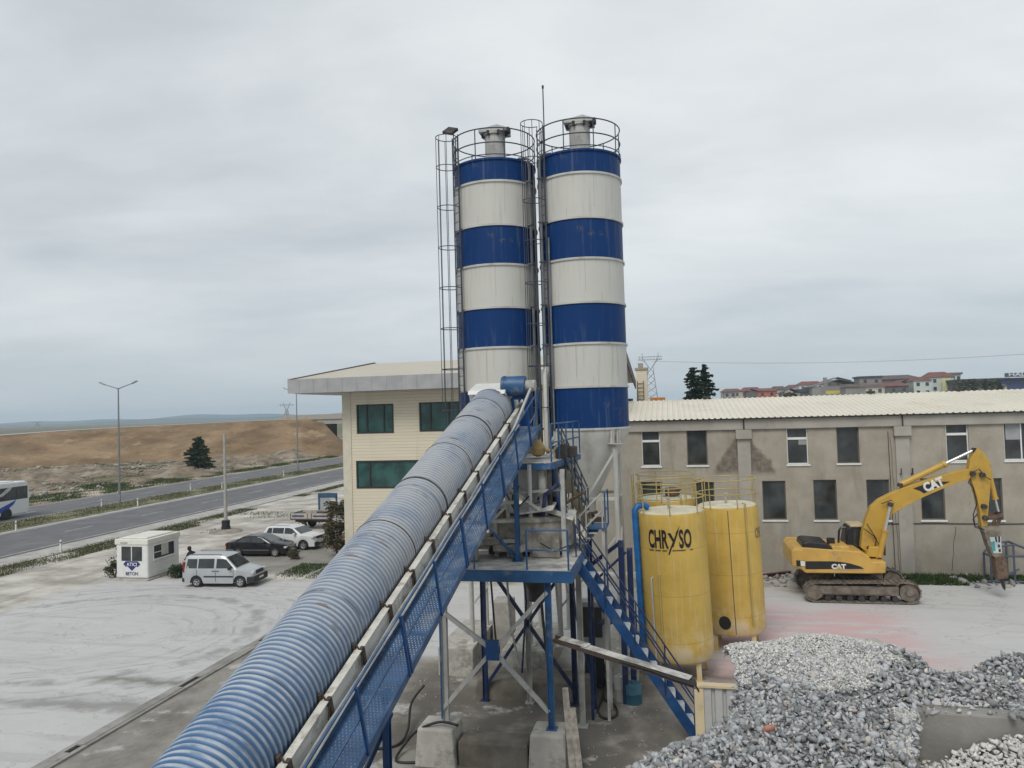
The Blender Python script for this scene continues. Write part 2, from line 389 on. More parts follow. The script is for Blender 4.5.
# ------------------------------------------------------------------ embankment with the overpass, far hills
def earth():
    t = NT('embankment_earth'); o = t.obj()
    c = t.mix(t.step(t.noise(t.scale(o, (1, 1, 1.6)), 0.10, 8, 0.68), 0.32, 0.68), (0.17, 0.112, 0.064), (0.36, 0.25, 0.15))
    c = t.mix(t.mul(t.step(t.noise(t.scale(o, (0.35, 0.35, 2.2)), 0.35, 7, 0.7), 0.48, 0.60), 0.65), c, (0.225, 0.175, 0.105))
    c = t.mix(t.mul(t.step(t.noise(sc=0.16, det=6, rough=0.6), 0.58, 0.66), 0.5), c, (0.45, 0.35, 0.24))
    t.bump(t.noise(t.scale(o, (1, 1, .4)), 0.8, 8, 0.7), 1.0, 0.6)
    return t.done(c, 0.95, spec=0.1)
prof = []
for px, yb, yt in ((-700, 520, 452), (-300, 492, 443), (-60, 474, 438.5), (0, 470, 436), (60, 466, 431.5), (118, 463, 428), (180, 461, 425), (240, 459, 422), (300, 457, 419.5), (316, 456, 419.0)):
    b = gr(px, yb); bw = xy(*b); tp = aty(px, yt, bw[1]+24)
    prof.append((Vector(b), Vector(tp)))
mb = MB(); r3 = random.Random(3); grid = []
fine = []
for i in range(len(prof)-1):
    for k in range(8):
        t = k/8; fine.append((prof[i][0].lerp(prof[i+1][0], t), prof[i][1].lerp(prof[i+1][1], t)))
fine.append(prof[-1])
for b, tp in fine:
    row = []
    out = (tp-b); out.z = 0; out.normalize()
    for k in range(13):
        t = k/10.0
        if k <= 10:
            p = b.lerp(tp, t); p = p+Vector((0,0,r3.uniform(-.14,.14)+0.45*sin(t*pi)*sin(b.x*0.11)))
            if k == 0: p.z = -0.3
            if k == 10: p.z = tp.z
        else: p = tp+out*((k-10)*14)
        row.append(p)
    q = row[-1]+out*25; q.z = -0.5; row.append(q); grid.append(row)
nr = len(grid[0]); vs = [p for row in grid for p in row]
fs = [(i*nr+k, (i+1)*nr+k, (i+1)*nr+k+1, i*nr+k+1) for i in range(len(grid)-1) for k in range(nr-1)]
# rounded end of the bank under the bridge
last = grid[-1]; o0 = len(vs)
endrow = [p+Vector((7.5*max(0, 1-max(p.z, 0)/8.6)+.4, 0.5, 0)) for p in last]
for p in endrow: p.z = min(p.z, 7.4) if p.z > 0 else p.z
endrow2 = [Vector((p.x+9, p.y+1, -0.5)) for p in last]
vs += endrow+endrow2
L0 = (len(grid)-1)*nr
for k in range(nr-1):
    fs.append((L0+k, o0+k, o0+k+1, L0+k+1)); fs.append((o0+k, o0+nr+k, o0+nr+k+1, o0+k+1))
mb.add(vs, fs); single('embankment_terrain', mb, earth(), kind='structure', smooth=True, angle=60)
# road surface on top of the bank, seen as a pale strip on the far left
mb = MB(); tops = [(row[10], row[12]) for row in grid]
for i in range(len(tops)-1):
    a, b = tops[i]; c, d = tops[i+1]; z = Vector((0,0,0.06))
    mb.quad(a.lerp(b, .1)+z, c.lerp(d, .1)+z, c.lerp(d, .8)+z, a.lerp(b, .8)+z)
single('embankment_road', mb, MATS['shoulder'], kind='structure')
# overpass: abutment, deck with edge beam and parapet, piers
M('concrete_far', (0.36, 0.34, 0.31), 0.9, var=0.15, sc=0.3, dirt=(0.18, 0.16, 0.14), damt=0.5, dsc=0.3)
E0 = prof[-1][1]
ob = thing('overpass_bridge', 'grey concrete road bridge leaving the end of the brown earth bank', 'bridge', E0.x, E0.y, 0)
zt = E0.z+0.6
mb = MB(); mb.box((E0.x-3, E0.y-1, zt-1.9), (E0.x+62, E0.y+27, zt-0.5)); mb.build('deck', MATS['concrete_far'], ob)  # deck deepened so that the opening beneath it shows dark
mb = MB(); mb.box((E0.x-9, E0.y-1.3, zt-0.7), (E0.x+62, E0.y-1.02, zt+0.5)); mb.build('parapet', MATS['concrete_far'], ob)
mb = MB(); mb.box((E0.x-4.5, E0.y-0.9, -0.2), (E0.x-0.5, E0.y+13, zt-1.92)); mb.prism([(E0.x-0.4, zt-1.93), (E0.x+0.8, zt-1.93), (E0.x-0.4, zt-5)], E0.y-.95, E0.y-.45); mb.build('abutment', MATS['concrete_far'], ob)
mb = MB(); mb.box((E0.x-.4, E0.y+24, -.2), (E0.x+62, E0.y+26, zt-1.92)); mb.build('shade_wall', MATS['concrete_far'], ob)  # wall added to close the far side and keep the opening dark
for k in range(3):
    for vv in (1.5, 9.5):
        mb = MB(); mb.lathe([(0.8, -0.2), (0.8, zt-1.92)], 16, (E0.x+16+16*k, E0.y+vv, 0)); mb.build('pier', MATS['concrete_far'], ob, smooth=True)
# distant blue hills
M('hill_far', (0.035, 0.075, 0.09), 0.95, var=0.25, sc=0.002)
def hills(name, X0, X1, Y, hf, depth):
    mb = MB(); n = 90; vs = []; fs = []
    for i in range(n+1):
        X = X0+(X1-X0)*i/n; h = hf(i/n)
        for yy, k in ((-depth, 0.0), (-depth*.6, .35), (-depth*.25, .8), (0, 1.0), (depth*.5, .7), (depth, 0.0)):
            vs.append(uv((X, Y+yy, h*k-(2 if k == 0 else 0))))
    for i in range(n):
        for k in range(5): fs.append((i*6+k, (i+1)*6+k, (i+1)*6+k+1, i*6+k+1))
    mb.add(vs, fs); single(name, mb, MATS['hill_far'], kind='structure', smooth='all')
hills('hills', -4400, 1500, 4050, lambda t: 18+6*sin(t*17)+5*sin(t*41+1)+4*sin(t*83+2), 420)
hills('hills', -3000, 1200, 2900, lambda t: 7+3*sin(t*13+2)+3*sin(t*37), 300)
# ------------------------------------------------------------------ materials of the plant
BLUE = M('blue_paint', (0.006, 0.058, 0.19), 0.42, var=0.18, sc=0.8, dirt=(0.07, 0.075, 0.08), damt=0.45, dsc=1.6, dlo=0.56, streak=True)
BLUE2 = M('blue_steel', (0.018, 0.085, 0.21), 0.45, var=0.25, sc=2.0, dirt=(0.30, 0.31, 0.31), damt=0.6, dsc=2.2, dlo=0.52)
NAVY = M('navy_steel', (0.008, 0.024, 0.085), 0.5, var=0.25, sc=2.0, dirt=(0.16, 0.16, 0.17), damt=0.5, dsc=2.5)
CREAM = M('silo_white', (0.50, 0.495, 0.455), 0.5, var=0.05, sc=0.7, dirt=(0.33, 0.31, 0.26), damt=0.5, dsc=1.4, dlo=0.55, streak=True)
GALV = M('galvanised', (0.44, 0.44, 0.42), 0.6, metal=0.15, var=0.18, sc=3, dirt=(0.20, 0.185, 0.165), damt=0.6, dsc=3.0, dlo=0.5)
GREYST = M('grey_steel', (0.40, 0.395, 0.37), 0.65, var=0.2, sc=2, dirt=(0.16, 0.14, 0.115), damt=0.6, dsc=2.2, dlo=0.5)
DUSTY = M('cement_dust', (0.47, 0.455, 0.425), 0.95, var=0.25, sc=3, dirt=(0.17, 0.155, 0.135), damt=0.7, dsc=2.0, dlo=0.46, bump=0.5)
CONC = M('concrete_block', (0.44, 0.42, 0.38), 0.95, var=0.2, sc=1.6, dirt=(0.14, 0.125, 0.105), damt=0.75, dsc=1.5, dlo=0.46, bump=0.4)
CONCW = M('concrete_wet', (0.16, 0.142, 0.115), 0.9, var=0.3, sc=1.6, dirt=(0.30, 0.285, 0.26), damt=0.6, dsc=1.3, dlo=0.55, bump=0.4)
BLACK = M('black_rubber', (0.015, 0.015, 0.016), 0.6)
DARK = M('dark_iron', (0.035, 0.032, 0.03), 0.7, var=0.3, dirt=(0.14, 0.12, 0.10), damt=0.5, dsc=3)
RUSTD = M('rusty_bracket', (0.07, 0.05, 0.04), 0.85, var=0.3, sc=5)
RUST = M('rusty_iron', (0.12, 0.075, 0.05), 0.85, var=0.35, sc=5, dirt=(0.2, 0.17, 0.14), damt=0.5, dsc=4)
def tank_mat():
    t = NT('tank_yellow'); o = t.obj(); X, Y, Zc = t.sep(o); ang = t.math('ARCTAN2', Y, X)
    c = t.mix(t.step(t.noise(sc=.8, det=6, rough=.6), .3, .7), (.49, .325, .068), (.61, .415, .095))
    run = t.noise(t.comb(t.mul(ang, 7.0), t.mul(Zc, .22), 0.0), 1.3, 6, .65); c = t.mix(t.mul(t.step(run, .50, .66), .45), c, (.56, .46, .26))
    c = t.mix(t.mul(t.step(t.noise(t.comb(t.mul(ang, 16.0), t.mul(Zc, .3), 3.0), 1.0, 5, .6), .60, .72), .45), c, (.30, .20, .07))
    dust = t.mul(t.step(Zc, 2.3, .7), t.step(t.noise(sc=1.6, det=7, rough=.65), .38, .62)); c = t.mix(t.mul(dust, .65), c, (.58, .53, .43))
    chip = t.step(t.noise(sc=6.5, det=7, rough=.75), .66, .71); c = t.mix(t.mul(chip, .7), c, (.62, .55, .40))
    seam = t.math('ABSOLUTE', t.sub(t.math('FRACT', t.mul(t.add(Zc, .2), 1/1.5)), .5)); c = t.mix(t.mul(t.step(seam, .490, .497), .45), c, (.25, .17, .05))
    t.bump(t.noise(sc=2.2, det=3), .08, .05); return t.done(c, .55, spec=.35)
YELL = tank_mat()
YELLT = M('tank_top', (0.60, 0.56, 0.43), 0.7, var=0.12, sc=2.0, dirt=(0.55, 0.43, 0.15), damt=0.5, dsc=1.5)
YPIPE = M('yellow_rail', (0.40, 0.31, 0.11), 0.5, var=0.12)
WHITE = M('white_paint', (0.68, 0.68, 0.65), 0.5, var=0.06, dirt=(0.42, 0.40, 0.36), damt=0.4, dsc=2, dlo=0.55, streak=True)
DPIPE = M('dark_rail', (0.055, 0.065, 0.085), 0.5, metal=0.2, var=0.2)
# ------------------------------------------------------------------ belt conveyor under its corrugated hood
def tube_mat():
    t = NT('corrugated_hood'); o = t.obj(); X, Y, Z = t.sep(o)
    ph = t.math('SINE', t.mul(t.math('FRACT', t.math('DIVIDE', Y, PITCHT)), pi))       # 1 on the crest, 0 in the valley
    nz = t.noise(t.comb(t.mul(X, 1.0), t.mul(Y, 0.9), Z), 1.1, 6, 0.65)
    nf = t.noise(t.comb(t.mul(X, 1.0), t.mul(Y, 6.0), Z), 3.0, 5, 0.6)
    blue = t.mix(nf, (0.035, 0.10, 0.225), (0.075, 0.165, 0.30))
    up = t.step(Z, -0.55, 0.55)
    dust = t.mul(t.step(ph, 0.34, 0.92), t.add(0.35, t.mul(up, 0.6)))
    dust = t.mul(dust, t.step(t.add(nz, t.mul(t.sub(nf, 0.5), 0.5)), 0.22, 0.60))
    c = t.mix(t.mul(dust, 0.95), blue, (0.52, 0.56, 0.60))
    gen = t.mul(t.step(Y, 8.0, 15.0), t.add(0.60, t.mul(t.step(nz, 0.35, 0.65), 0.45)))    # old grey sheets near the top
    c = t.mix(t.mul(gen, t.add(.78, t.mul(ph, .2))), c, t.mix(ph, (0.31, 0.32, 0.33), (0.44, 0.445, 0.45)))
    seg = t.math('ABSOLUTE', t.sub(t.math('FRACT', t.math('DIVIDE', t.add(Y, 0.4), 2.05)), 0.5))
    sm = t.mul(t.step(seg, 0.488, 0.497), t.step(t.noise(sc=1.7, det=3), 0.38, 0.55))
    c = t.mix(t.mul(sm, 0.85), c, (0.06, 0.05, 0.05))
    ru = t.mul(t.step(t.noise(t.comb(X, t.mul(Y, 4.0), t.mul(Z, 0.7)), 1.3, 6, 0.65), 0.59, 0.67), t.step(Y, 6.0, 12.0))
    c = t.mix(t.mul(ru, 0.75), c, (0.15, 0.10, 0.08))
    sp = t.step(t.noise(t.comb(X, t.mul(Y, 2.5), Z), 5.0, 6, .7), .63, .72); c = t.mix(t.mul(sp, .6), c, (.16, .15, .145))
    return t.done(c, 0.5, metal=0.15)
PITCHT = 0.105
SLOPE = math.atan(0.32663); CYAW = math.atan(0.0284)
conv = bpy.data.objects.new('belt_conveyor', None); C.objects.link(conv); ORG[conv.name] = (0,0,0)
tag(conv, 'long inclined belt conveyor under a dusty blue corrugated hood with a blue side walkway', 'conveyor')
conv.location = xy(-5.905, 0, EYE-7.107); conv.rotation_euler = Euler((SLOPE, 0, -TH-CYAW), 'XYZ')
YL0, YL1, RT = -4.0, 22.9, 0.63
mb = MB(); n = 56; ys = []; y = YL0
prof = []
k = 0
while y < YL1:
    for j in range(5):
        t = j/5; prof.append((RT-0.016+0.028*sin(pi*t), y+PITCHT*t))
    y += PITCHT
mb.lathe(prof, n, axis='y', cap=False)
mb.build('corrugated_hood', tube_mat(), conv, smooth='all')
for y in (14.35, 16.4, 18.45, 20.5, 22.0, 22.85):
    mb = MB(); mb.lathe([(RT+0.010, y-0.022), (RT+0.024, y), (RT+0.010, y+0.022)], 40, axis='y', cap=False); mb.build('hood_ring', DARK, conv, smooth=True)
for sx in (-1, 1):
    mb = MB(); x = sx*0.74
    mb.box((x-0.03, YL0, -0.44), (x+0.03, YL1+1.2, -0.10)); mb.box((x-0.06, YL0, -0.10), (x+0.06, YL1+1.2, -0.085)); mb.box((x-0.06, YL0, -0.455), (x+0.06, YL1+1.2, -0.44))
    mb.build('stringer', M('stringer_cream', (.60, .58, .52), .7, var=.15, sc=2.5, dirt=(.16, .12, .09), damt=.8, dsc=3.2, dlo=.5), conv)
mb = MB(); mb.box((-0.55, YL0+.2, -0.36), (0.55, YL1+0.9, -0.34)); mb.build('belt', BLACK, conv)
mb = MB(); mb.box((-0.6, YL0, -0.62), (0.6, YL1, -0.60)); mb.build('belly_pan', GREYST, conv)
mb = MB()
y = YL0+0.5; r4 = random.Random(5)
while y < YL1:
    for sx in (1,):
        mb = MB(); mb.box((sx*0.67-0.025, y-0.04, -0.30), (sx*0.67+0.025, y+0.03, 0.0)); mb.box((sx*0.79-0.03, y-0.035, -0.36), (sx*0.79+0.03, y+0.035, -0.06))
    mb.tube([(0.70, y, -0.02), (0.80, y-.05, -0.16), (0.82, y-.16, -0.30)], 0.014, 5); mb.build('idler_bracket', RUSTD, conv)
    y += 1.15
mb = MB(); mb.tube([(0.86, y, -0.30+0.02*sin(y*2.1)) for y in np.arange(YL0, YL1, 0.5)], 0.018, 6); mb.tube([(0.90, y, -0.36+0.015*sin(y*1.3)) for y in np.arange(YL0, YL1, 0.5)], 0.022, 6); mb.build('cable', GREYST, conv)
# walkway: expanded metal (a real mesh of thin bars) in a blue frame
WX0, WX1, WZ = 0.86, 1.47, -0.50
mb = MB(); dy = 0.115; y = YL0; cnt = 0; nx = 11; dx = (WX1-WX0)/nx
while y < YL1-0.2:
    for i in range(nx):
        x0 = WX0+i*dx; a = (x0, y, WZ); b = (x0+dx/2, y+dy/2, WZ); c = (x0+dx, y, WZ); d = (x0+dx/2, y-dy/2, WZ)
        w = 0.0175
        for p, q in ((a, b), (b, c), (c, d), (d, a)):
            ex, ey = q[0]-p[0], q[1]-p[1]; l = hypot(ex, ey); nx_, ny_ = -ey/l*w, ex/l*w
            mb.quad((p[0]+nx_, p[1]+ny_, WZ), (q[0]+nx_, q[1]+ny_, WZ), (q[0]-nx_, q[1]-ny_, WZ+0.004), (p[0]-nx_, p[1]-ny_, WZ+0.004))
    y += dy
BLUEW = M('walkway_blue', (0.035, 0.085, 0.18), 0.55, var=0.25, sc=2, dirt=(0.22, 0.25, 0.28), damt=0.7, dsc=1.3, dlo=0.5)
mb.build('walkway_grating', BLUEW, conv)
mb = MB()
for x in (WX0, WX1): mb.box((x-0.02, YL0, WZ-0.10), (x+0.02, YL1-0.1, WZ+0.035))
y = YL0
while y < YL1: mb.box((WX0, y-0.02, WZ-0.06), (WX1, y+0.02, WZ-0.008)); y += 1.5
mb.build('walkway_frame', BLUEW, conv)
mb = MB(); mb.beam((WX1, YL0, WZ+1.0), (WX1, YL1-0.4, WZ+1.0), 0.03, m=0); mb.beam((WX1, YL0, WZ+0.52), (WX1, YL1-0.4, WZ+0.52), 0.028, m=0)
mb.build('handrail', BLUEW, conv)
y = YL0+0.9; pi_ = 0
while y < YL1:
    mb = MB(); mb.beam((WX1+0.03, y, WZ-0.06), (WX1+0.03, y, WZ+1.0), 0.04, 0.04)
    if pi_ % 2: mb.beam((WX1+0.03, y+0.09, WZ-0.06), (WX1+0.03, y+0.02, WZ+0.98), 0.045, 0.045)
    mb.build('rail_post', BLUE, conv); y += 1.62; pi_ += 1
# head: discharge box, drum with its motor, side plate
mb = MB(); mb.prism([(YL1-0.1, 0.50), (YL1-0.0, 0.60), (YL1+0.9, 0.56), (YL1+1.5, 0.2), (YL1+1.5, -0.7), (YL1+0.2, -0.7), (YL1+0.05, 0.5)], -0.66, 0.50, axis='x')
mb.build('discharge_box', WHITE, conv, bevel=0.03)
mb = MB(); mb.lathe([(0.0, 0.34), (0.30, 0.34), (0.30, 1.05), (0.26, 1.06), (0.0, 1.06)], 28, (0, YL1+0.35, 0.60), axis='x'); mb.lathe([(0.32, 0.38), (0.32, 0.44)], 28, (0, YL1+0.35, 0.60), axis='x')
mb.build('drive_drum', BLUE2, conv, smooth=True)
mb = MB(); mb.lathe([(0.17, 1.06), (0.17, 1.34), (0.12, 1.36)], 20, (0, YL1+0.35, 0.60), axis='x'); mb.build('drive_motor', GREYST, conv, smooth=True)
mb = MB(); mb.box((1.05, YL1+0.15, -0.5), (1.09, YL1+0.9, 0.36)); mb.box((0.6, YL1+0.2, 0.22), (1.06, YL1+0.8, 0.27)); mb.beam((0.62, YL1+.25, -.5), (0.62, YL1+.25, .25), .08); mb.beam((1.0, YL1+.25, -.7), (1.0, YL1+.25, .22), .08)
mb.build('drive_bracket', BLUE, conv)
mb = MB(); mb.add([(1.18, YL1-0.1, -0.9), (1.21, YL1-0.1, -0.9), (1.38, YL1+0.5, 0.42), (1.35, YL1+0.5, 0.42), (1.18, YL1+.2, -0.9), (1.21, YL1+.2, -0.9), (1.38, YL1+0.75, 0.42), (1.35, YL1+0.75, 0.42)], [(0,1,2,3),(4,5,6,7),(0,4,7,3),(1,5,6,2),(3,2,6,7),(0,1,5,4)]); mb.build('splash_plate', BLUEW, conv)
mb = MB(); mb.beam((0.9, YL1-1.6, -0.35), (1.25, YL1+0.35, 0.62), 0.06); mb.build('brace', GALV, conv)
# trestles: vertical legs down to the ground, given in the tilted frame of the conveyor
bpy.context.view_layer.update()
def conv_local(u, v, z): return conv.matrix_basis.inverted() @ Vector(xy(u, v, z))
def conv_world(x, y, z): return Vector(uv(conv.matrix_basis @ Vector((x, y, z))))
for v in (3.5, 10.6):
    y = v*1.052
    for x in (-0.70, 1.22):
        t = conv_world(x, y, -0.62); mb = MB()
        mb.ibeam(conv_local(t.x, t.y, 0.0), conv_local(t.x, t.y, t.z+0.05), 0.10, 0.12); mb.build('leg', BLUE, conv)
    a, b = conv_world(-0.7, y, -0.62), conv_world(1.3, y, -0.62); mb = MB()
    mb.beam(conv_local(a.x, a.y, 0.4), conv_local(b.x, b.y, b.z-0.3), 0.06); mb.beam(conv_local(b.x, b.y, 0.4), conv_local(a.x, a.y, a.z-0.3), 0.06); mb.build('leg_brace', BLUE, conv)
mb = MB(); t = conv_world(1.18, 20.6, -0.55); mb.ibeam(conv_local(t.x, t.y, 4.93), conv_local(t.x, t.y, t.z), 0.12, 0.12)
mb.beam(conv_local(t.x-.15, t.y, 4.94), conv_local(t.x+.15, t.y, 4.94), .26, .02); mb.beam(conv_local(t.x-.9, t.y-.0, 5.95), conv_local(t.x-.05, t.y, 5.0), .06); mb.build('leg', BLUE2, conv)
# ------------------------------------------------------------------ cement silos
BANDS = [8.25, 9.67, 11.12, 12.50, 13.98, 15.36, 16.88, 17.65]
SR = 1.45
def silo_shell_mat(name, blue):
    t = NT(name); o = t.obj(); X, Y, Z = t.sep(o)
    ang = t.math('ARCTAN2', Y, X)
    n1 = t.noise(t.comb(t.mul(ang, 2.0), t.mul(Z, 0.25), 0.0), 1.4, 6, 0.65); n2 = t.noise(sc=0.8, det=5)
    streak = t.noise(t.comb(t.mul(ang, 9.0), t.mul(Z, 0.35), 0.0), 1.2, 5, 0.6)
    if blue:
        c = t.mix(n2, (0.001, 0.027, 0.120), (0.002, 0.040, 0.160))
        c = t.mix(t.mul(t.step(streak, 0.54, 0.70), 0.45), c, (0.10, 0.14, 0.20))
        blot = t.mul(t.step(t.noise(sc=1.3, det=6, rough=0.7), 0.58, 0.70), t.step(n1, 0.44, 0.56))
        c = t.mix(t.mul(blot, 0.75), c, (0.16, 0.13, 0.07))
    else:
        c = t.mix(n2, (0.50, 0.495, 0.455), (0.58, 0.575, 0.53))
        c = t.mix(t.mul(t.step(streak, 0.52, 0.70), 0.55), c, (0.42, 0.39, 0.32))
        c = t.mix(t.mul(t.step(n1, 0.62, 0.72), 0.5), c, (0.50, 0.42, 0.22))
    seam = t.math('ABSOLUTE', t.sub(t.math('FRACT', t.add(t.mul(ang, 4/pi/2*1.5), t.mul(t.math('FLOOR', t.mul(Z, 0.7)), 0.37))), 0.5))
    sm = t.step(seam, 0.494, 0.498)
    c = t.mix(t.mul(sm, 0.45), c, (0.06, 0.065, 0.07))
    t.bump(t.noise(sc=3.0, det=2), 0.05, 0.05)
    return t.done(c, 0.5 if blue else 0.55, spec=0.2 if blue else 0.4)
SBLUE = silo_shell_mat('silo_blue', True); SWHITE = silo_shell_mat('silo_cream', False)
PIPEG = M('pipe_grey', (0.14, 0.15, 0.165), 0.6, var=0.15, dirt=(0.3, 0.3, 0.28), damt=0.5, dsc=2)
GREYC = M('cone_grey', (0.50, 0.495, 0.46), 0.6, var=0.1, sc=1.2, dirt=(0.22, 0.20, 0.175), damt=0.55, dsc=1.6, dlo=0.5, streak=True)
def make_silo(u, v, label, lad_ang, rod, SR):
    o = thing('cement_silo', label, 'silo', u, v, 0, 'striped cement silos standing side by side')
    at_ = lambda a, r, z: (u+r*cos(a), v+r*sin(a), z)
    for i in range(7):
        mb = MB(); mb.lathe([(SR, BANDS[i]+0.02), (SR, BANDS[i+1]-0.02)], 72, (u, v, 0), cap=False); mb.build('shell_band', SBLUE if i % 2 == 0 else SWHITE, o, smooth='all')
    for i in range(8):
        mb = MB(); z = BANDS[i]; mb.lathe([(SR-0.01, z-0.035), (SR+0.045, z-0.035), (SR+0.045, z+0.035), (SR-0.01, z+0.035)], 72, (u, v, 0), cap=False); mb.build('flange_ring', GREYC if 0 < i < 7 else (SBLUE if i == 7 else GREYC), o, smooth=True)
    mb = MB(); mb.lathe([(SR+0.03, 17.69), (SR*0.5, 17.80), (0.0, 17.86)], 48, (u, v, 0), cap=False); mb.build('roof', SBLUE, o, smooth=True)
    mb = MB(); mb.lathe([(SR-0.01, 8.21), (SR-0.02, 8.05), (0.22, 5.72), (0.20, 5.35)], 64, (u, v, 0), cap=True); mb.build('cone', GREYC, o, smooth=True)
    mb = MB(); mb.lathe([(0.27, 5.35), (0.27, 5.28)], 20, (u, v, 0)); mb.lathe([(0.16, 5.28), (0.16, 4.9)], 16, (u, v, 0)); mb.beam((u+.1, v-.3, 5.1), (u+.5, v-.3, 5.1), .16); mb.build('outlet_valve', RUST, o, smooth=True)
    legp = []
    for k in range(4):
        a = pi/4+k*pi/2; r = SR-0.02; x, y = u+r*cos(a), v+r*sin(a); legp.append((x, y))
        mb = MB(); mb.tube([(x, y, 0.95), (x, y, 7.72)], 0.085, 12); mb.beam((x-.17, y, 0.96), (x+.17, y, 0.96), .34, .03); mb.build('leg', GREYC, o, smooth=True)
        mb = MB()
        mb.cbox((x, y, 7.74), (0.42, 0.36, 0.03), rz=a)
        for s in (-1, 1):
            px, py = x-sin(a)*s*0.13, y+cos(a)*s*0.13; p2 = (px+cos(a)*0.14, py+sin(a)*0.14)
            mb.add([(px-cos(a)*.1, py-sin(a)*.1, 7.75), (*p2, 7.75), (*p2, 8.2), (px-cos(a)*.1, py-sin(a)*.1, 8.2)], [(0,1,2,3)])
            mb.beam((px, py, 7.75), (px, py, 8.2), 0.05, 0.12)
        mb.build('leg_bracket', GREYC, o)
    for k in range(4):
        p, q = legp[k], legp[(k+1) % 4]; mid = ((p[0]+q[0])/2, (p[1]+q[1])/2)
        mb = MB()
        mb.beam((*p, 7.5), (*mid, 5.9), 0.08, 0.08); mb.beam((*q, 7.5), (*mid, 5.9), 0.08, 0.08); mb.beam((*p, 5.9), (*q, 5.9), 0.10, 0.10)
        mb.cbox((mid[0], mid[1], 5.9), (0.3, 0.3, 0.03)); mb.beam((*p, 2.2), (*q, 4.7), 0.07, 0.07)
        mb.build('cross_brace', GREYC, o)
    # railing round the top
    mb = MB(); rr = SR+0.02
    for z in (18.22, 18.72): mb.tube([at_(2*pi*k/48, rr, z) for k in range(48)], 0.022, 6, closed=True)
    for k in range(9): a = 2*pi*k/9+0.3; mb.tube([at_(a, rr, 17.66), at_(a, rr, 18.72)], 0.02, 6)
    mb.tube([at_(2*pi*k/48, rr, 17.80) for k in range(48)], 0.018, 5, closed=True)
    mb.build('safety_rail', DPIPE, o, smooth=True)
    # dust filter pot
    mb = MB(); fu, fv = u+0.08, v-0.1
    mb.lathe([(0.37, 17.7), (0.37, 18.88), (0.43, 18.90), (0.43, 18.96)], 24, (fu, fv, 0)); f = mb.build('dust_filter', GREYST, o, smooth=True)
    mb = MB(); mb.prism([(fu-0.52, 18.96), (fu+0.52, 18.96), (fu+0.52, 19.08), (fu+0.16, 19.22), (fu-0.52, 19.10)], fv-0.40, fv+0.40); mb.build('filter_cap', GALV, f, bevel=0.03)
    for a in np.linspace(-2.8, -0.2, 4):
        mb = MB(); mb.cbox((fu+0.44*cos(a), fv+0.44*sin(a), 18.92), (0.10, 0.08, 0.16), rz=a); mb.build('filter_clamp', DARK, f)
    mb = MB(); mb.cbox((fu+0.50, fv-.2, 19.0), (.22, .3, .2)); mb.build('filter_motor', DARK, f, bevel=0.04)
    mb = MB(); hx, hy, hz = at_(1.8, 0.9, 17.78); mb.lathe([(0.26, hz-.05), (0.26, hz+0.12), (0.05, hz+0.18)], 20, (hx, hy, 0)); mb.build('top_hatch', DPIPE, o, smooth=True)
    # caged ladder
    c, s = cos(lad_ang), sin(lad_ang); lr = SR+0.10
    L = lambda side, out, z: (u+c*(lr+out)-s*side, v+s*(lr+out)+c*side, z)
    mb = MB()
    for sd in (-0.22, 0.22): mb.tube([L(sd, 0, 5.2), L(sd, 0, 18.7)], 0.024, 6)
    z = 5.4
    while z < 18.6: mb.tube([L(-0.22, 0, z), L(0.22, 0, z)], 0.013, 5); z += 0.32
    for z in BANDS: mb.beam(L(-.22, 0, z), L(-.22, -.16, z), .03); mb.beam(L(.22, 0, z), L(.22, -.16, z), .03)
    ld = mb.build('ladder', DPIPE, o, smooth=True)
    mb = MB(); cz = []
    z = 7.6; ctop = 18.8 if rod else 18.6
    while z < 18.2: cz.append(z); z += 1.42
    for z in cz+[ctop]: mb.tube([L(0.36*sin(t), 0.34-0.38*cos(t)*1.0, z) for t in np.linspace(0.5, 2*pi-0.5, 18)], 0.016, 5)
    for t in np.linspace(0.55, 2*pi-0.55, 8): mb.tube([L(0.36*sin(t), 0.34-0.38*cos(t), 7.6), L(0.36*sin(t), 0.34-0.38*cos(t), ctop)], 0.0125, 5)
    mb.build('ladder_cage', DPIPE, ld, smooth=True)
    # filling pipe with clips
    pa = -0.50 if not rod else -2.45
    mb = MB(); mb.tube([at_(pa, SR+0.16, 6.6 if rod else 7.2), at_(pa, SR+0.16, 17.4), at_(pa, SR+0.10, 17.75), at_(pa, SR-0.3, 17.85)], 0.05, 10)
    for z in BANDS[:-1]: mb.beam(at_(pa, SR+.02, z+.05), at_(pa, SR+.24, z+.05), .16, .05)
    mb.build('filling_pipe', PIPEG, o, smooth=True)
    if rod:
        mb = MB(); mb.tube([at_(-2.35, SR+0.02, 17.7), at_(-2.35, SR+0.02, 20.05)], 0.022, 6); mb.tube([at_(-2.35, SR+0.02, 20.05), at_(-2.35, SR+0.02, 20.15)], 0.04, 6); mb.build('lightning_rod', DPIPE, o, smooth=True)
        mb = MB(); mb.tube([at_(-2.25, SR+0.1, 8.3), at_(-2.25, SR+0.1, 14.8)], 0.03, 8); mb.build('cable_conduit', PIPEG, o, smooth=True)
        mb = MB(); mb.tube([at_(-2.32, SR+0.34, 7.6), at_(-2.32, SR+0.34, 10.1), at_(-2.36, SR+0.2, 10.35)], 0.095, 12); mb.build('filling_hose_pipe', CREAM, o, smooth=True)
    else:
        a = -2.62; p = at_(a, SR+0.03, 18.72); mb = MB(); mb.tube([at_(a, SR+.03, 17.7), p], .02, 6); mb.tube([p, (p[0], p[1], 18.95)], .02, 6)
        fl = mb.build('floodlight', DPIPE, o); mb = MB()
        mb.cbox((u,v,0), (0.50, 0.36, 0.11)); q = mb.build('lamp_head', DARK, fl, bevel=0.02); 
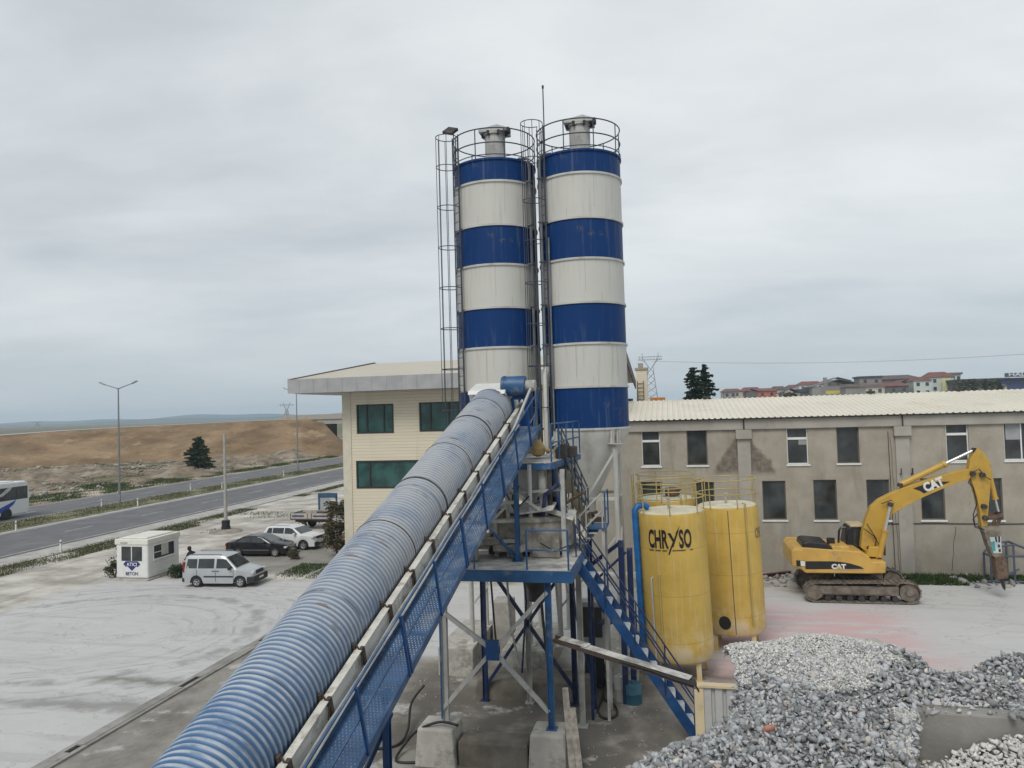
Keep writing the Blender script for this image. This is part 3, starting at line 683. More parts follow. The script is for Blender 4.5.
        ORG[q.name] = (0,0,0); q.location = (p[0]-u-0.10, p[1]-v-0.05, 19.02); q.rotation_euler = (0.75, 0.35, -0.5)
        mb = MB(); mb.tube([at_(-0.25, SR+0.1, 6.8), at_(-0.25, SR+0.1, 17.2)], 0.045, 8); mb.build('vent_pipe', PIPEG, o, smooth=True)
    return o
make_silo(-5.99, 26.2, 'blue and cream striped silo on the left with a floodlight and tall ladder cage', pi+0.74, False, 1.465)
make_silo(-2.91, 26.2, 'blue and cream striped silo on the right with a lightning rod and grey cone', pi+0.70, True, 1.455)
# foundations under the silo legs
for (a, b, h, mt, lab) in (((-8.1, 24.6), (-6.85, 28.0), 0.95, CONC, 'pale concrete footing under the left legs of the left silo'),
                       ((-5.85, 24.6), (-4.25, 28.0), 0.95, CONC, 'broad concrete footing between the two silos'),
                       ((-2.4, 24.6), (-1.35, 28.0), 0.95, CONC, 'concrete footing under the right legs of the right silo')):
    mb = MB(); mb.box((a[0], a[1], -0.1), (b[0], b[1], h)); single('concrete_footing', mb, mt, lab, 'concrete block', (a[0]+b[0])/2, (a[1]+b[1])/2, 0, group='concrete footings of the plant', bevel=0.05)
mb = MB(); mb.box((-6.75, 27.0, -0.1), (-6.05, 27.9, 1.9)); single('concrete_footing', mb, CONC, 'tall narrow concrete block standing behind the left silo footing', 'concrete block', -6.4, 27.4, 0, group='concrete footings of the plant', bevel=0.05)
# ------------------------------------------------------------------ mixing platform
PLV = 18.75
pf = thing('mixing_platform', 'raised steel platform on blue legs with a cross brace under the end of the conveyor', 'platform', -4.4, 20.8, 0)
DZ = 4.68
mb = MB()
mb.box((-6.25, 18.6, DZ+0.20), (-2.62, 23.1, DZ+0.235)); mb.build('deck_plate', DUSTY, pf)
mb = MB()
mb.box((-6.25, 18.52, DZ-0.05), (-2.60, 18.58, DZ+0.235)); mb.box((-2.60, 18.52, DZ-0.05), (-2.55, 23.1, DZ+0.235)); mb.box((-6.3, 18.52, DZ-0.05), (-6.25, 23.1, DZ+0.235))
for x in (-5.95, -4.9, -4.0, -3.2): mb.box((x-0.05, 18.62, DZ-0.03), (x+0.05, 23.0, DZ+0.19))
mb.build('deck_beams', BLUE2, pf)
for (x, y, z0, z1, mt) in ((-5.98, PLV, .9, 7.0, GALV), (-3.22, PLV, .92, DZ-0.05, BLUE2), (-5.95, 22.7, 0.0, DZ-0.05, NAVY), (-3.15, 22.7, 0.0, DZ-0.05, NAVY), (-4.55, 22.7, 0.0, DZ-.05, GREYST), (-2.75, 21.2, 0.0, DZ-0.05, GREYST)):
    mb = MB(); mb.ibeam((x, y, z0+0.03), (x, y, z1), 0.15, 0.15, up=(1,0,0)); mb.beam((x-.14, y, z0+.015), (x+.14, y, z0+.015), .28, .03); mb.build('leg', mt, pf)
mb = MB(); mb.box((-6.09, PLV-0.10, 1.05), (-6.05, PLV+0.10, 4.6)); mb.build('leg_flange', BLUE2, pf)
cp = atv(493, 650, PLV); 
for (px, py), mt in (((443, 612), GALV), ((547, 592), GALV), ((443, 708), GALV), ((549, 712), GALV)):
    e = atv(px, py, PLV); mb = MB(); mb.beam(lerp(cp, e, 0.06), e, 0.10, 0.10); mb.build('cross_brace', mt, pf)
mb = MB(); mb.box((cp[0]-.17, PLV-.10, cp[2]-.24), (cp[0]+.17, PLV+.10, cp[2]+.24)); mb.build('gusset_plate', BLUE, pf, bevel=0.01)
for s_ in (-1, 1):
    mb = MB(); mb.beam((-4.55-s_*1.4, 22.7, 0.4), (-4.55+s_*1.4, 22.7, 4.4), 0.10); mb.build('rear_brace', NAVY, pf)
def railing(par, pts, posts, h=1.05, mat=BLUE2, r=0.024, mids=(0.5,), nm='guard_rail'):
    mb = MB()
    for k in (*mids, 1.0): mb.tube([(p[0], p[1], p[2]+h*k) for p in pts], r, 8)
    for p in posts: mb.tube([(p[0], p[1], p[2]), (p[0], p[1], p[2]+h)], r, 8)
    return mb.build(nm, mat, par, smooth=True)
DT = DZ+0.235
railing(pf, [(-3.72, 18.66, DT), (-2.66, 18.66, DT)], [(-3.72, 18.66, DT), (-2.66, 18.66, DT)], 1.0)
railing(pf, [(-6.2, 18.66, DT), (-5.1, 18.66, DT)], [(-6.2, 18.66, DT), (-5.1, 18.66, DT)], 1.0)
# front concrete pads and low wall
PADV = 0
for (x0, x1, h, lab) in ((-6.72, -5.62, .92, 'pale concrete pad block under the left front platform leg'), (-3.78, -2.78, .94, 'pale concrete pad block under the right front platform leg')):
    mb = MB(); mb.add([(x0, 18.25, -.1), (x1, 18.25, -.1), (x1, 19.3, -.1), (x0, 19.3, -.1), (x0+.06, 18.36, h), (x1-.1, 18.34, h), (x1-.08, 19.25, h), (x0+.08, 19.22, h)], [(0,3,2,1),(4,5,6,7),(0,1,5,4),(1,2,6,5),(2,3,7,6),(3,0,4,7)])
    single('concrete_pad', mb, CONC, lab, 'concrete block', (x0+x1)/2, 18.8, 0, group='concrete pads under the platform legs', bevel=0.06)
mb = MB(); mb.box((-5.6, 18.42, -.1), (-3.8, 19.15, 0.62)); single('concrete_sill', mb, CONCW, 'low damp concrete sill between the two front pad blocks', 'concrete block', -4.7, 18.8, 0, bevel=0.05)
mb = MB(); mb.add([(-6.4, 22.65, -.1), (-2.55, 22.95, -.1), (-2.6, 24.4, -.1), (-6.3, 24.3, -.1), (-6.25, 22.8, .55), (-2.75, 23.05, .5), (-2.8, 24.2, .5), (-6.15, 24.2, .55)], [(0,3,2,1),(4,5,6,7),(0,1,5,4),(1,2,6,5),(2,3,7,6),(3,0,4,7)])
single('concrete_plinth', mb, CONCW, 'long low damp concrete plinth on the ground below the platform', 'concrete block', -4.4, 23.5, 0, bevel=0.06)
# ------------------------------------------------------------------ mixer and its hopper standing on the deck
CRUST = M('cement_crust', (.24, .22, .185), .95, var=.4, sc=3, dirt=(.40, .385, .35), damt=.85, dsc=2.2, dlo=.5, bump=.9, bsc=14)
mx = thing('concrete_mixer', 'cement-crusted concrete mixer with lid plates and hopper on the platform', 'mixer', -4.1, 21.3, DT)
mb = MB(); mb.lathe([(1.15, DT+0.15), (1.22, DT+0.2), (1.22, DT+0.95), (1.28, DT+0.97), (1.28, DT+1.05), (0.9, DT+1.12), (0, DT+1.14)], 36, (-4.1, 21.3, 0)); mb.build('mixing_pan', CRUST, mx, smooth=True)
for (x, y, z, w, d, rz, tl) in ((-3.75, 20.55, DT+1.32, 1.0, 0.8, 0.35, 0.22), (-3.15, 20.9, DT+1.18, 0.8, 0.9, -0.2, -0.18), (-4.5, 20.9, DT+1.25, 0.9, 0.9, 0.1, 0.1)):
    mb = MB(); mb.add([(x-w/2, y-d/2, z-tl*w/2), (x+w/2, y-d/2, z+tl*w/2-.1), (x+w/2, y+d/2, z+tl*w/2+.02), (x-w/2, y+d/2, z-tl*w/2+.12), (x-w/2, y-d/2, z-tl*w/2-.05), (x+w/2, y-d/2, z+tl*w/2-.15), (x+w/2, y+d/2, z+tl*w/2-.03), (x-w/2, y+d/2, z-tl*w/2+.07)], [(0,1,2,3),(4,7,6,5),(0,4,5,1),(1,5,6,2),(2,6,7,3),(3,7,4,0)])
    mb.build('lid_plate', DUSTY, mx, bevel=0.02)
mb = MB()
for (x, y) in ((-5.1, 20.7), (-3.2, 20.7), (-5.1, 22.0), (-3.2, 22.0)): mb.beam((x, y, DT), (x, y, DT+.2), .2)
mb.build('pan_feet', RUST, mx)
mb = MB(); mb.lathe([(0.62, 7.35), (0.62, 6.95), (0.22, 6.35), (0.2, 6.1)], 28, (-4.15, 21.5, 0)); mb.build('weigh_hopper', GREYC, mx, smooth=True)
mb = MB(); mb.tube([(-4.15, 21.5, 6.2), (-4.1, 21.5, DT+1.05)], 0.24, 14); mb.build('rubber_sleeve', DARK, mx, smooth=True)
mb = MB(); mb.lathe([(0.17, 0), (0.19, .04), (0.19, .46), (0.12, .5)], 18, (-3.55, 20.9, 6.35)); mb.cbox((-3.35, 20.9, 6.6), (.16, .2, .2)); mb.build('mixer_motor', DARK, mx, smooth=True)
mb = MB(); mb.tube([(-3.35, 21.0, 7.3), (-3.3, 21.0, 6.6), (-3.05, 20.9, 5.95)], 0.13, 12); mb.build('cement_screw', NAVY, mx, smooth=True)
mb = MB(); mb.tube([(-3.62, 20.7, 7.25), (-3.55, 20.6, 5.9)], 0.12, 12); mb.build('water_pipe', GREYST, mx, smooth=True)
for (x, y) in ((-4.9, 20.35), (-4.55, 20.3), (-3.9, 20.3)):
    mb = MB(); mb.tube([(x, y, DT), (x, y, 7.45)], 0.06, 10); mb.build('prop', GALV, mx, smooth=True)
mb = MB()
for k in range(7): x = -4.0+0.17*k; mb.tube([(x, 22.6, 5.95), (x, 22.6, 7.1)], 0.02, 5)
for z in (5.98, 6.5, 7.08): mb.tube([(-4.05, 22.6, z), (-2.9, 22.6, z)], 0.02, 5)
mb.build('inspection_grille', RUST, mx)
mb = MB(); mb.box((-3.85, 20.1, DT+.02), (-3.1, 20.22, DT+.72)); mb.build('front_skirt', CRUST, mx, bevel=.02)
mb = MB(); r5 = random.Random(2)
for k in range(9):
    x = r5.uniform(-5.8, -4.3); mb.cbox((x, r5.uniform(19.6, 20.5), DT+r5.uniform(.05, .5)), (r5.uniform(.3, .9), r5.uniform(.2, .5), r5.uniform(.06, .3)), rz=r5.uniform(-.4, .4))
mb.build('crusted_casing', CRUST, mx, bevel=0.02)
for z in (5.35, 5.9, 6.4):
    mb = MB(); mb.beam((-5.9, 19.9, z), (-4.3, 20.0, z+.05), .09); mb.build('frame_rail', GALV, mx)
mb = MB(); mb.beam((-5.9, 19.95, 5.0), (-4.5, 19.98, 6.35), .07); mb.build('frame_diagonal', GALV, mx)
r9 = random.Random(31)
def clutter(nm, pts, r, mt, par=None): m = MB(); m.tube(pts, r, 8); return m.build(nm, mt, par or mx, smooth=True)
for k in range(10):
    x = r9.uniform(-5.4, -2.9); y = r9.uniform(20.2, 22.6); z = r9.uniform(5.0, 6.2); clutter('machine_pipe', [(x, y, z), (x+r9.uniform(-.2, .2), y, z+r9.uniform(.8, 1.3)), (x+r9.uniform(-.6, .6), y+r9.uniform(-.3, .3), z+r9.uniform(1.3, 1.6))], r9.uniform(.03, .07), (GALV, DARK, RUST, NAVY)[k % 4])
for k in range(8):
    x = r9.uniform(-5.2, -2.9); y = r9.uniform(20.3, 22.4); m = MB(); m.cbox((x, y, r9.uniform(5.9, 7.0)), (r9.uniform(.2, .5), r9.uniform(.2, .4), r9.uniform(.15, .45)), rz=r9.uniform(-.6, .6)); m.build('gear_box', (DARK, CRUST, RUST, GREYST)[k % 4], mx, bevel=.03)
for (x, y) in ((-5.3, 22.3), (-3.0, 22.2), (-3.0, 20.4)): m = MB(); m.ibeam((x, y, DT), (x, y, 7.3), .12, .12); m.build('prop', GALV, mx)
for a_, b_ in (((-5.3, 22.3, 5.3), (-3.0, 22.2, 6.9)), ((-3.0, 20.4, 5.2), (-3.0, 22.2, 6.6)), ((-5.3, 20.4, 6.6), (-3.0, 20.4, 6.75)), ((-4.6, 20.2, 6.9), (-3.6, 20.2, 6.2))): m = MB(); m.beam(a_, b_, .07); m.build('frame_diagonal', GREYST, mx)
clutter('cable_loop', [(-3.6, 20.0, 5.35), (-3.2, 19.9, 5.15), (-2.8, 20.0, 5.3)], .02, BLACK); clutter('cable_loop', [(-4.6, 20.2, 6.8), (-4.3, 20.1, 6.2), (-3.9, 20.15, 6.6)], .025, BLACK)
m = MB(); m.lathe([(.55, 4.62), (.50, 4.3), (.24, 3.75), (.24, 3.45)], 24, (-4.0, 21.4, 0)); m.build('discharge_chute', DARK, mx, smooth=True)
for k in range(6):
    x = -5.6+.5*k; clutter('under_pipe', [(x, 22.2, 4.6), (x+.1, 22.3, r9.uniform(2.2, 3.4)), (x+r9.uniform(-.5, .5), 22.4, r9.uniform(.8, 1.8))], r9.uniform(.025, .05), (DARK, GALV, NAVY)[k % 3])
# upper service platform beside the head of the conveyor
P1, P2, P3 = gr(551.5, 462, 7.5), gr(503, 463, 7.5), gr(579.8, 453, 7.5)
up = thing('service_platform', 'small upper service platform with light blue guard rail in front of the grey cone', 'platform', P1[0], P1[1], 7.5)
P0 = (P2[0]-0.3, P2[1], 7.5); P4 = (P0[0], P3[1], 7.5)
mb = MB(); q = [P0, P1, P3, P4]; mb.add([(a[0], a[1], 7.47) for a in q]+[(a[0], a[1], 7.5) for a in q], [(0,3,2,1),(4,5,6,7),(0,1,5,4),(1,2,6,5),(2,3,7,6),(3,0,4,7)]); mb.build('floor_plate', DUSTY, up)
mb = MB()
for a, b in ((P0, P1), (P1, P3)): mb.beam((a[0], a[1], 7.38), (b[0], b[1], 7.38), .06, .16)
mb.build('edge_beam', BLUE2, up)
ps = [lerp(P1, P3, k/4) for k in range(5)]
railing(up, [(p[0], p[1], 7.5) for p in (P1, P3)], [(p[0], p[1], 7.5) for p in ps], 1.05, BLUE2, 0.024)
PB = lerp(P0, P4, 0.9); 
mb = MB(); e = lerp(P1, P3, .25); mb.tube([(e[0]-.05, e[1], 7.9), (e[0]-.35, e[1]+.2, 7.55)], .03, 8); mb.tube([(P1[0], P1[1], 8.05), (P1[0]-.1, P1[1]+1.2, 8.15)], .03, 8); mb.build('brace', GALV, up, smooth=True)
vx, vy = lerp(P2, P3, .42)[:2]
mb = MB(); mb.lathe([(0.05, 7.55), (0.2, 7.62), (0.24, 7.8), (0.14, 8.0), (0.05, 8.05)], 16, (vx, vy, 0)); mb.tube([(vx, vy, 7.78), (vx+.5, vy-.1, 7.72), (vx+.55, vy-.1, 7.5)], .05, 8); mb.build('yellow_valve', M('valve_ochre', (0.42, 0.30, 0.13), 0.6, var=.3), up, smooth=True)
mb = MB(); mb.cbox((vx+.75, vy-.2, 7.72), (.35, .3, .4)); mb.cbox((vx+1.0, vy+.1, 7.68), (.3, .4, .32)); mb.build('switch_box', DARK, up, bevel=.02)
for (x, y) in (((P1[0]-.1), P1[1]+.15), (P3[0]-.1, P3[1]-.2)):
    mb = MB(); mb.tube([(x, y, DT), (x, y, 7.38)], .07, 10); mb.build('leg', DARK if x == P1[0]-.1 else GALV, up, smooth=True)
# ------------------------------------------------------------------ stairs
def stairs(name, label, top, bot, v0, v1, n, mat_s, mat_r, far_rail=True, xdir=1, group=None):
    o = thing(name, label, 'stairs', bot[0], (v0+v1)/2, bot[1], group)
    (xt, zt), (xb, zb) = top, bot
    dx, dz = (xb-xt)/n, (zt-zb)/n; L = hypot(xb-xt, zt-zb); ux, uz = (xb-xt)/L, (zb-zt)/L; nx, nz = (-uz, ux) if xb > xt else (uz, -ux)
    for v in (v0, v1):
        mb = MB(); mb.beam((xt, v, zt-0.06), (xb, v, zb-0.06+.02), 0.05, 0.26, up=(nx, 0, nz)); mb.build('stringer', mat_s, o)
    for k in range(n):
        x = xt+dx*(k+0.5); z = zt-dz*(k+0.5); w = 0.28
        mb = MB(); mb.box((x-w/2, v0+0.03, z-0.03), (x+w/2, v1-0.03, z)); mb.build('tread', TREAD, o)
    for v in ((v0, v1) if far_rail else (v0,)):
        mb = MB(); vv = v+(-0.04 if v == v0 else 0.04)
        for h in (0.5, 0.95): mb.tube([(xt, vv, zt+h), (xb-dx*.5, vv, zb+h+dz*.5)], 0.022, 8)
        for k in range(5): t = k/4*0.94+.01; mb.tube([(xt+(xb-xt)*t, vv, zt+(zb-zt)*t-.1), (xt+(xb-xt)*t, vv, zt+(zb-zt)*t+0.95)], 0.022, 8)
        mb.build('handrail', mat_r, o, smooth=True)
    return o
TREAD = M('tread_grey', (0.42, 0.45, 0.47), 0.7, var=0.15, dirt=(0.2, 0.2, 0.2), damt=0.4, dsc=4)
STB = M('stair_blue', (0.004, 0.05, 0.16), 0.42, var=0.2, dirt=(0.12, 0.14, 0.17), damt=0.4, dsc=2)
stairs('steel_stairs', 'steep blue steel stairs with pale treads leading down from the platform to the ground', (-2.72, DT-.05), (0.50, 0.0), 20.45, 21.25, 14, STB, NAVY)
lx0, lx1, lv0, lv1, lz = -2.62, -2.05, 21.6, 22.6, 5.5
ld = thing('stair_landing', 'small landing with white rail between the two upper stair flights', 'landing', lx0, lv0, lz)
mb = MB(); mb.box((lx0, lv0, lz-.04), (lx1+.1, lv1, lz)); mb.build('floor_plate', BLUE2, ld)
railing(ld, [(lx1+.08, lv0, lz), (lx1+.08, lv1, lz)], [(lx1+.08, lv0, lz), (lx1+.08, lv1, lz)], 1.0, BLUE2)
mb = MB()
for h in (.5, 1.0): mb.tube([(-2.72, 21.55, DT+h-.1), (lx0+.25, 21.55, lz+h-.3), (lx1, 21.58, lz+h)], .026, 8)
for x, z in ((-2.7, DT), (lx0+.1, lz-.35), (lx1, lz)): mb.tube([(x, 21.56, z), (x, 21.56, z+1.0)], .022, 8)
mb.build('white_rail', GALV, ld, smooth=True)
for k in range(3):
    mb = MB(); mb.box((-2.72+.14*k*1.0, 21.6, DT+.15*(k+1)-.03), (-2.5+.14*k, 22.5, DT+.15*(k+1))); mb.build('step', TREAD, ld)
for x in (lx0+.1, lx1):
    for v in (lv0+.1, lv1-.1): mb = MB(); mb.beam((x, v, 0), (x, v, lz-.05), .08); mb.build('leg', GREYST if x == lx1 else NAVY, ld)
stairs('upper_stairs', 'weathered upper stair flight with dark rails climbing to the service platform', (P3[0]-.35, 7.45), (lx0+.1, lz), 22.0, 22.6, 8, M('old_green', (0.13, 0.115, 0.07), 0.8, var=.3, dirt=(.3, .28, .24), damt=.6), DPIPE, group=None)
# navy frame of the skip behind the stairs
sf = thing('support_frame', 'dark navy steel frame with slanting braces standing behind the stairs', 'steel frame', -1.65, 23.0, 0)
for (x, y, z) in ((-1.65, 23.0, 4.9), (-1.42, 23.4, 4.6)):
    mb = MB(); mb.beam((x, y, 0), (x, y, z), .17, .17); mb.build('post', NAVY, sf)
for a, b, w in (((-2.85, 23.0, 3.95), (-1.65, 23.0, 4.85), .11), ((-2.6, 23.0, 3.55), (-1.5, 23.0, 4.55), .07), ((-2.4, 23.0, 2.3), (-1.65, 23.0, 3.0), .12), ((-2.85, 23.0, 3.9), (-2.0, 22.9, 2.4), .1)):
    mb = MB(); mb.beam(a, b, w); mb.build('brace', NAVY, sf)
# cabinet behind the stairs
cb = thing('control_cabinet', 'grey steel control cabinet with dark panel window behind the stair stringer', 'cabinet', -2.75, 24.2, 0)
mb = MB(); mb.box((-3.15, 24.0, 1.25), (-2.25, 24.5, 2.75)); mb.box((-3.15, 24.0, 0.0), (-3.08, 24.5, 1.24)); mb.box((-2.32, 24.0, 0.0), (-2.25, 24.5, 1.24)); mb.build('case', GREYST, cb, bevel=.015)
mb = MB(); mb.box((-3.0, 23.975, 1.65), (-2.4, 23.995, 2.6)); mb.build('panel_window', M('dark_panel', (0.05, 0.045, 0.04), 0.3), cb)
mb = MB(); mb.box((-3.0, 24.03, 0.1), (-2.4, 24.4, 1.2)); mb.build('pump_unit', BLACK, cb, bevel=.05)
for (x, y, h, r, mt, lab) in ((-1.85, 23.2, .75, .16, CREAM, 'dusty white jerrycan standing behind the stairs'), (-1.45, 23.1, .6, .27, M('teal_drum', (0.03, 0.12, 0.17), .5), 'dark teal drum standing behind the stairs')):
    mb = MB(); mb.lathe([(r*.96, 0), (r, .03), (r, h*.5), (r*1.03, h*.52), (r, h*.54), (r, h-.04), (r*.9, h), (r*.3, h+.01), (r*.28, h+.06)], 20, (x, y, 0)); single('plastic_drum', mb, mt, lab, 'drum', x, y, 0, smooth=True)
# dusty cable tray from the platform leg to the shed
T0, T1 = (-3.12, 18.95, 3.12), (0.32, 17.9, 2.52)
tr = thing('cable_tray', 'long dusty cable tray sloping from the platform leg to the small shed', 'cable tray', *T0)
mb = MB(); d = Vector(T1)-Vector(T0)
for k in (-.13, .13): mb.beam((T0[0], T0[1]+k, T0[2]), (T1[0], T1[1]+k, T1[2]), .03, .11)
mb.beam(T0, T1, .26, .02); mb.build('tray_channel', RUSTD, tr)
tp = lambda t, dz=0: tuple(Vector(T0)+d*t+Vector((0,0,dz)))
for (a, b, dz) in ((.05, .26, .10), (.22, .60, .085), (.58, .97, .11)):
    mb = MB(); mb.beam(tp(a, dz-.02), tp(b, dz), .30, .02); mb.build('cover_plate', DUSTY, tr, bevel=.008)
mb = MB()
for k in range(4): mb.tube([(p[0], p[1]-.17+.05*k, p[2]+.03+.03*(k % 2)) for p in (tp(.5), tp(.7, .02), tp(.85, -.01), tp(1.0))]+[(T1[0]+.08, T1[1]-.1+.05*k, T1[2]-.15)], .025, 7)
mb.build('cables', BLACK, tr, smooth=True)
# sheet-metal screen at the end of the tray
TRIM = M('trim_cream', (0.60, 0.49, 0.31), .6, var=.06, dirt=(.4, .33, .24), damt=.5, dsc=3)
sh = thing('sheet_screen', 'upright corrugated grey sheet screen with cream edge trim half hidden by the gravel', 'screen', 0.9, 17.85, 0)
mb = MB(); pts = []; x = 0.50; ph = 0
while x < 2.3: pts += [(x, 17.80), (x+.15, 17.80), (x+.175, 17.86), (x+.225, 17.86)]; x += .25
n = len(pts)
for i in range(n-1):
    (a, b), (c, e) = pts[i], pts[i+1]; mb.quad((a, b, 0), (c, e, 0), (c, e, 2.5), (a, b, 2.5))
mb.box((0.5, 17.87, 0), (2.3, 17.93, 2.47)); mb.build('corrugated_sheet', M('sheet_grey', (0.42, 0.42, 0.41), .6, var=.08, dirt=(.3, .27, .22), damt=.4), sh)
mb = MB(); mb.box((0.28, 17.77, 0), (0.49, 17.95, 2.50)); mb.build('edge_trim', TRIM, sh, bevel=.01)
mb = MB(); mb.box((0.28, 17.74, 2.505), (2.32, 17.97, 2.55)); mb.build('top_trim', TRIM, sh)
# planks, hoses
for (a, b, lab) in (((-2.62, 18.05, .04), (-2.95, 19.35, 1.75), 'grey plank leaning on the right pad block, the upper one'), ((-2.45, 18.1, .04), (-2.74, 19.1, 1.35), 'grey plank leaning on the right pad block, the shorter one')):
    mb = MB(); mb.beam(a, b, .16, .035); single('plank', mb, M('old_wood', (.30, .27, .23), .9, var=.3, sc=6), lab, 'plank', *a[:2], 0, group='planks leaning on the pad block')
def hose(pts, r, lab, nm='rubber_hose'):
    # smooth the polyline
    P = [Vector(p) for p in pts]; out = []
    for i in range(len(P)-1):
        p0, p1, p2, p3 = P[max(i-1, 0)], P[i], P[i+1], P[min(i+2, len(P)-1)]
        for k in range(6):
            t = k/6; out.append(.5*((2*p1)+(p2-p0)*t+(2*p0-5*p1+4*p2-p3)*t*t+(3*p1-p0-3*p2+p3)*t**3))
    out.append(P[-1]); mb = MB(); mb.tube(out, r, 8); c = P[0]
    return single(nm, mb, BLACK, lab, 'hose', c.x, c.y, 0, smooth='all')
hose([(*gr(425, 716)[:2], .9), (*gr(412, 722)[:2], .55), (*gr(408, 735)[:2], .15), (*gr(398, 746)[:2], .04), (*gr(378, 750)[:2], .04), (*gr(360, 748)[:2], .04)], .035, 'black hose hanging over the edge of the left pad block')
hose([(*gr(458, 727, 1.0)[:2], 1.04), (*gr(440, 724, 1.0)[:2], 1.05), (*gr(420, 731, .8)[:2], .85), (*gr(408, 752)[:2], .3), (*gr(396, 762)[:2], .04), (*gr(418, 764)[:2], .04), (*gr(434, 763)[:2], .04)], .035, 'black hose lying over the top of the left pad block')
hose([(*gr(596, 672)[:2], .6), (*gr(603, 682)[:2], .2), (*gr(604, 694)[:2], .05), (*gr(598, 712)[:2], .04), (*gr(606, 720)[:2], .04), (*gr(617, 716)[:2], .05), (*gr(614, 706)[:2], .05), (*gr(604, 700)[:2], .08), (*gr(607, 686)[:2], .3), (*gr(602, 674)[:2], .6)], .035, 'looped black hose on the wet concrete right of the platform legs')
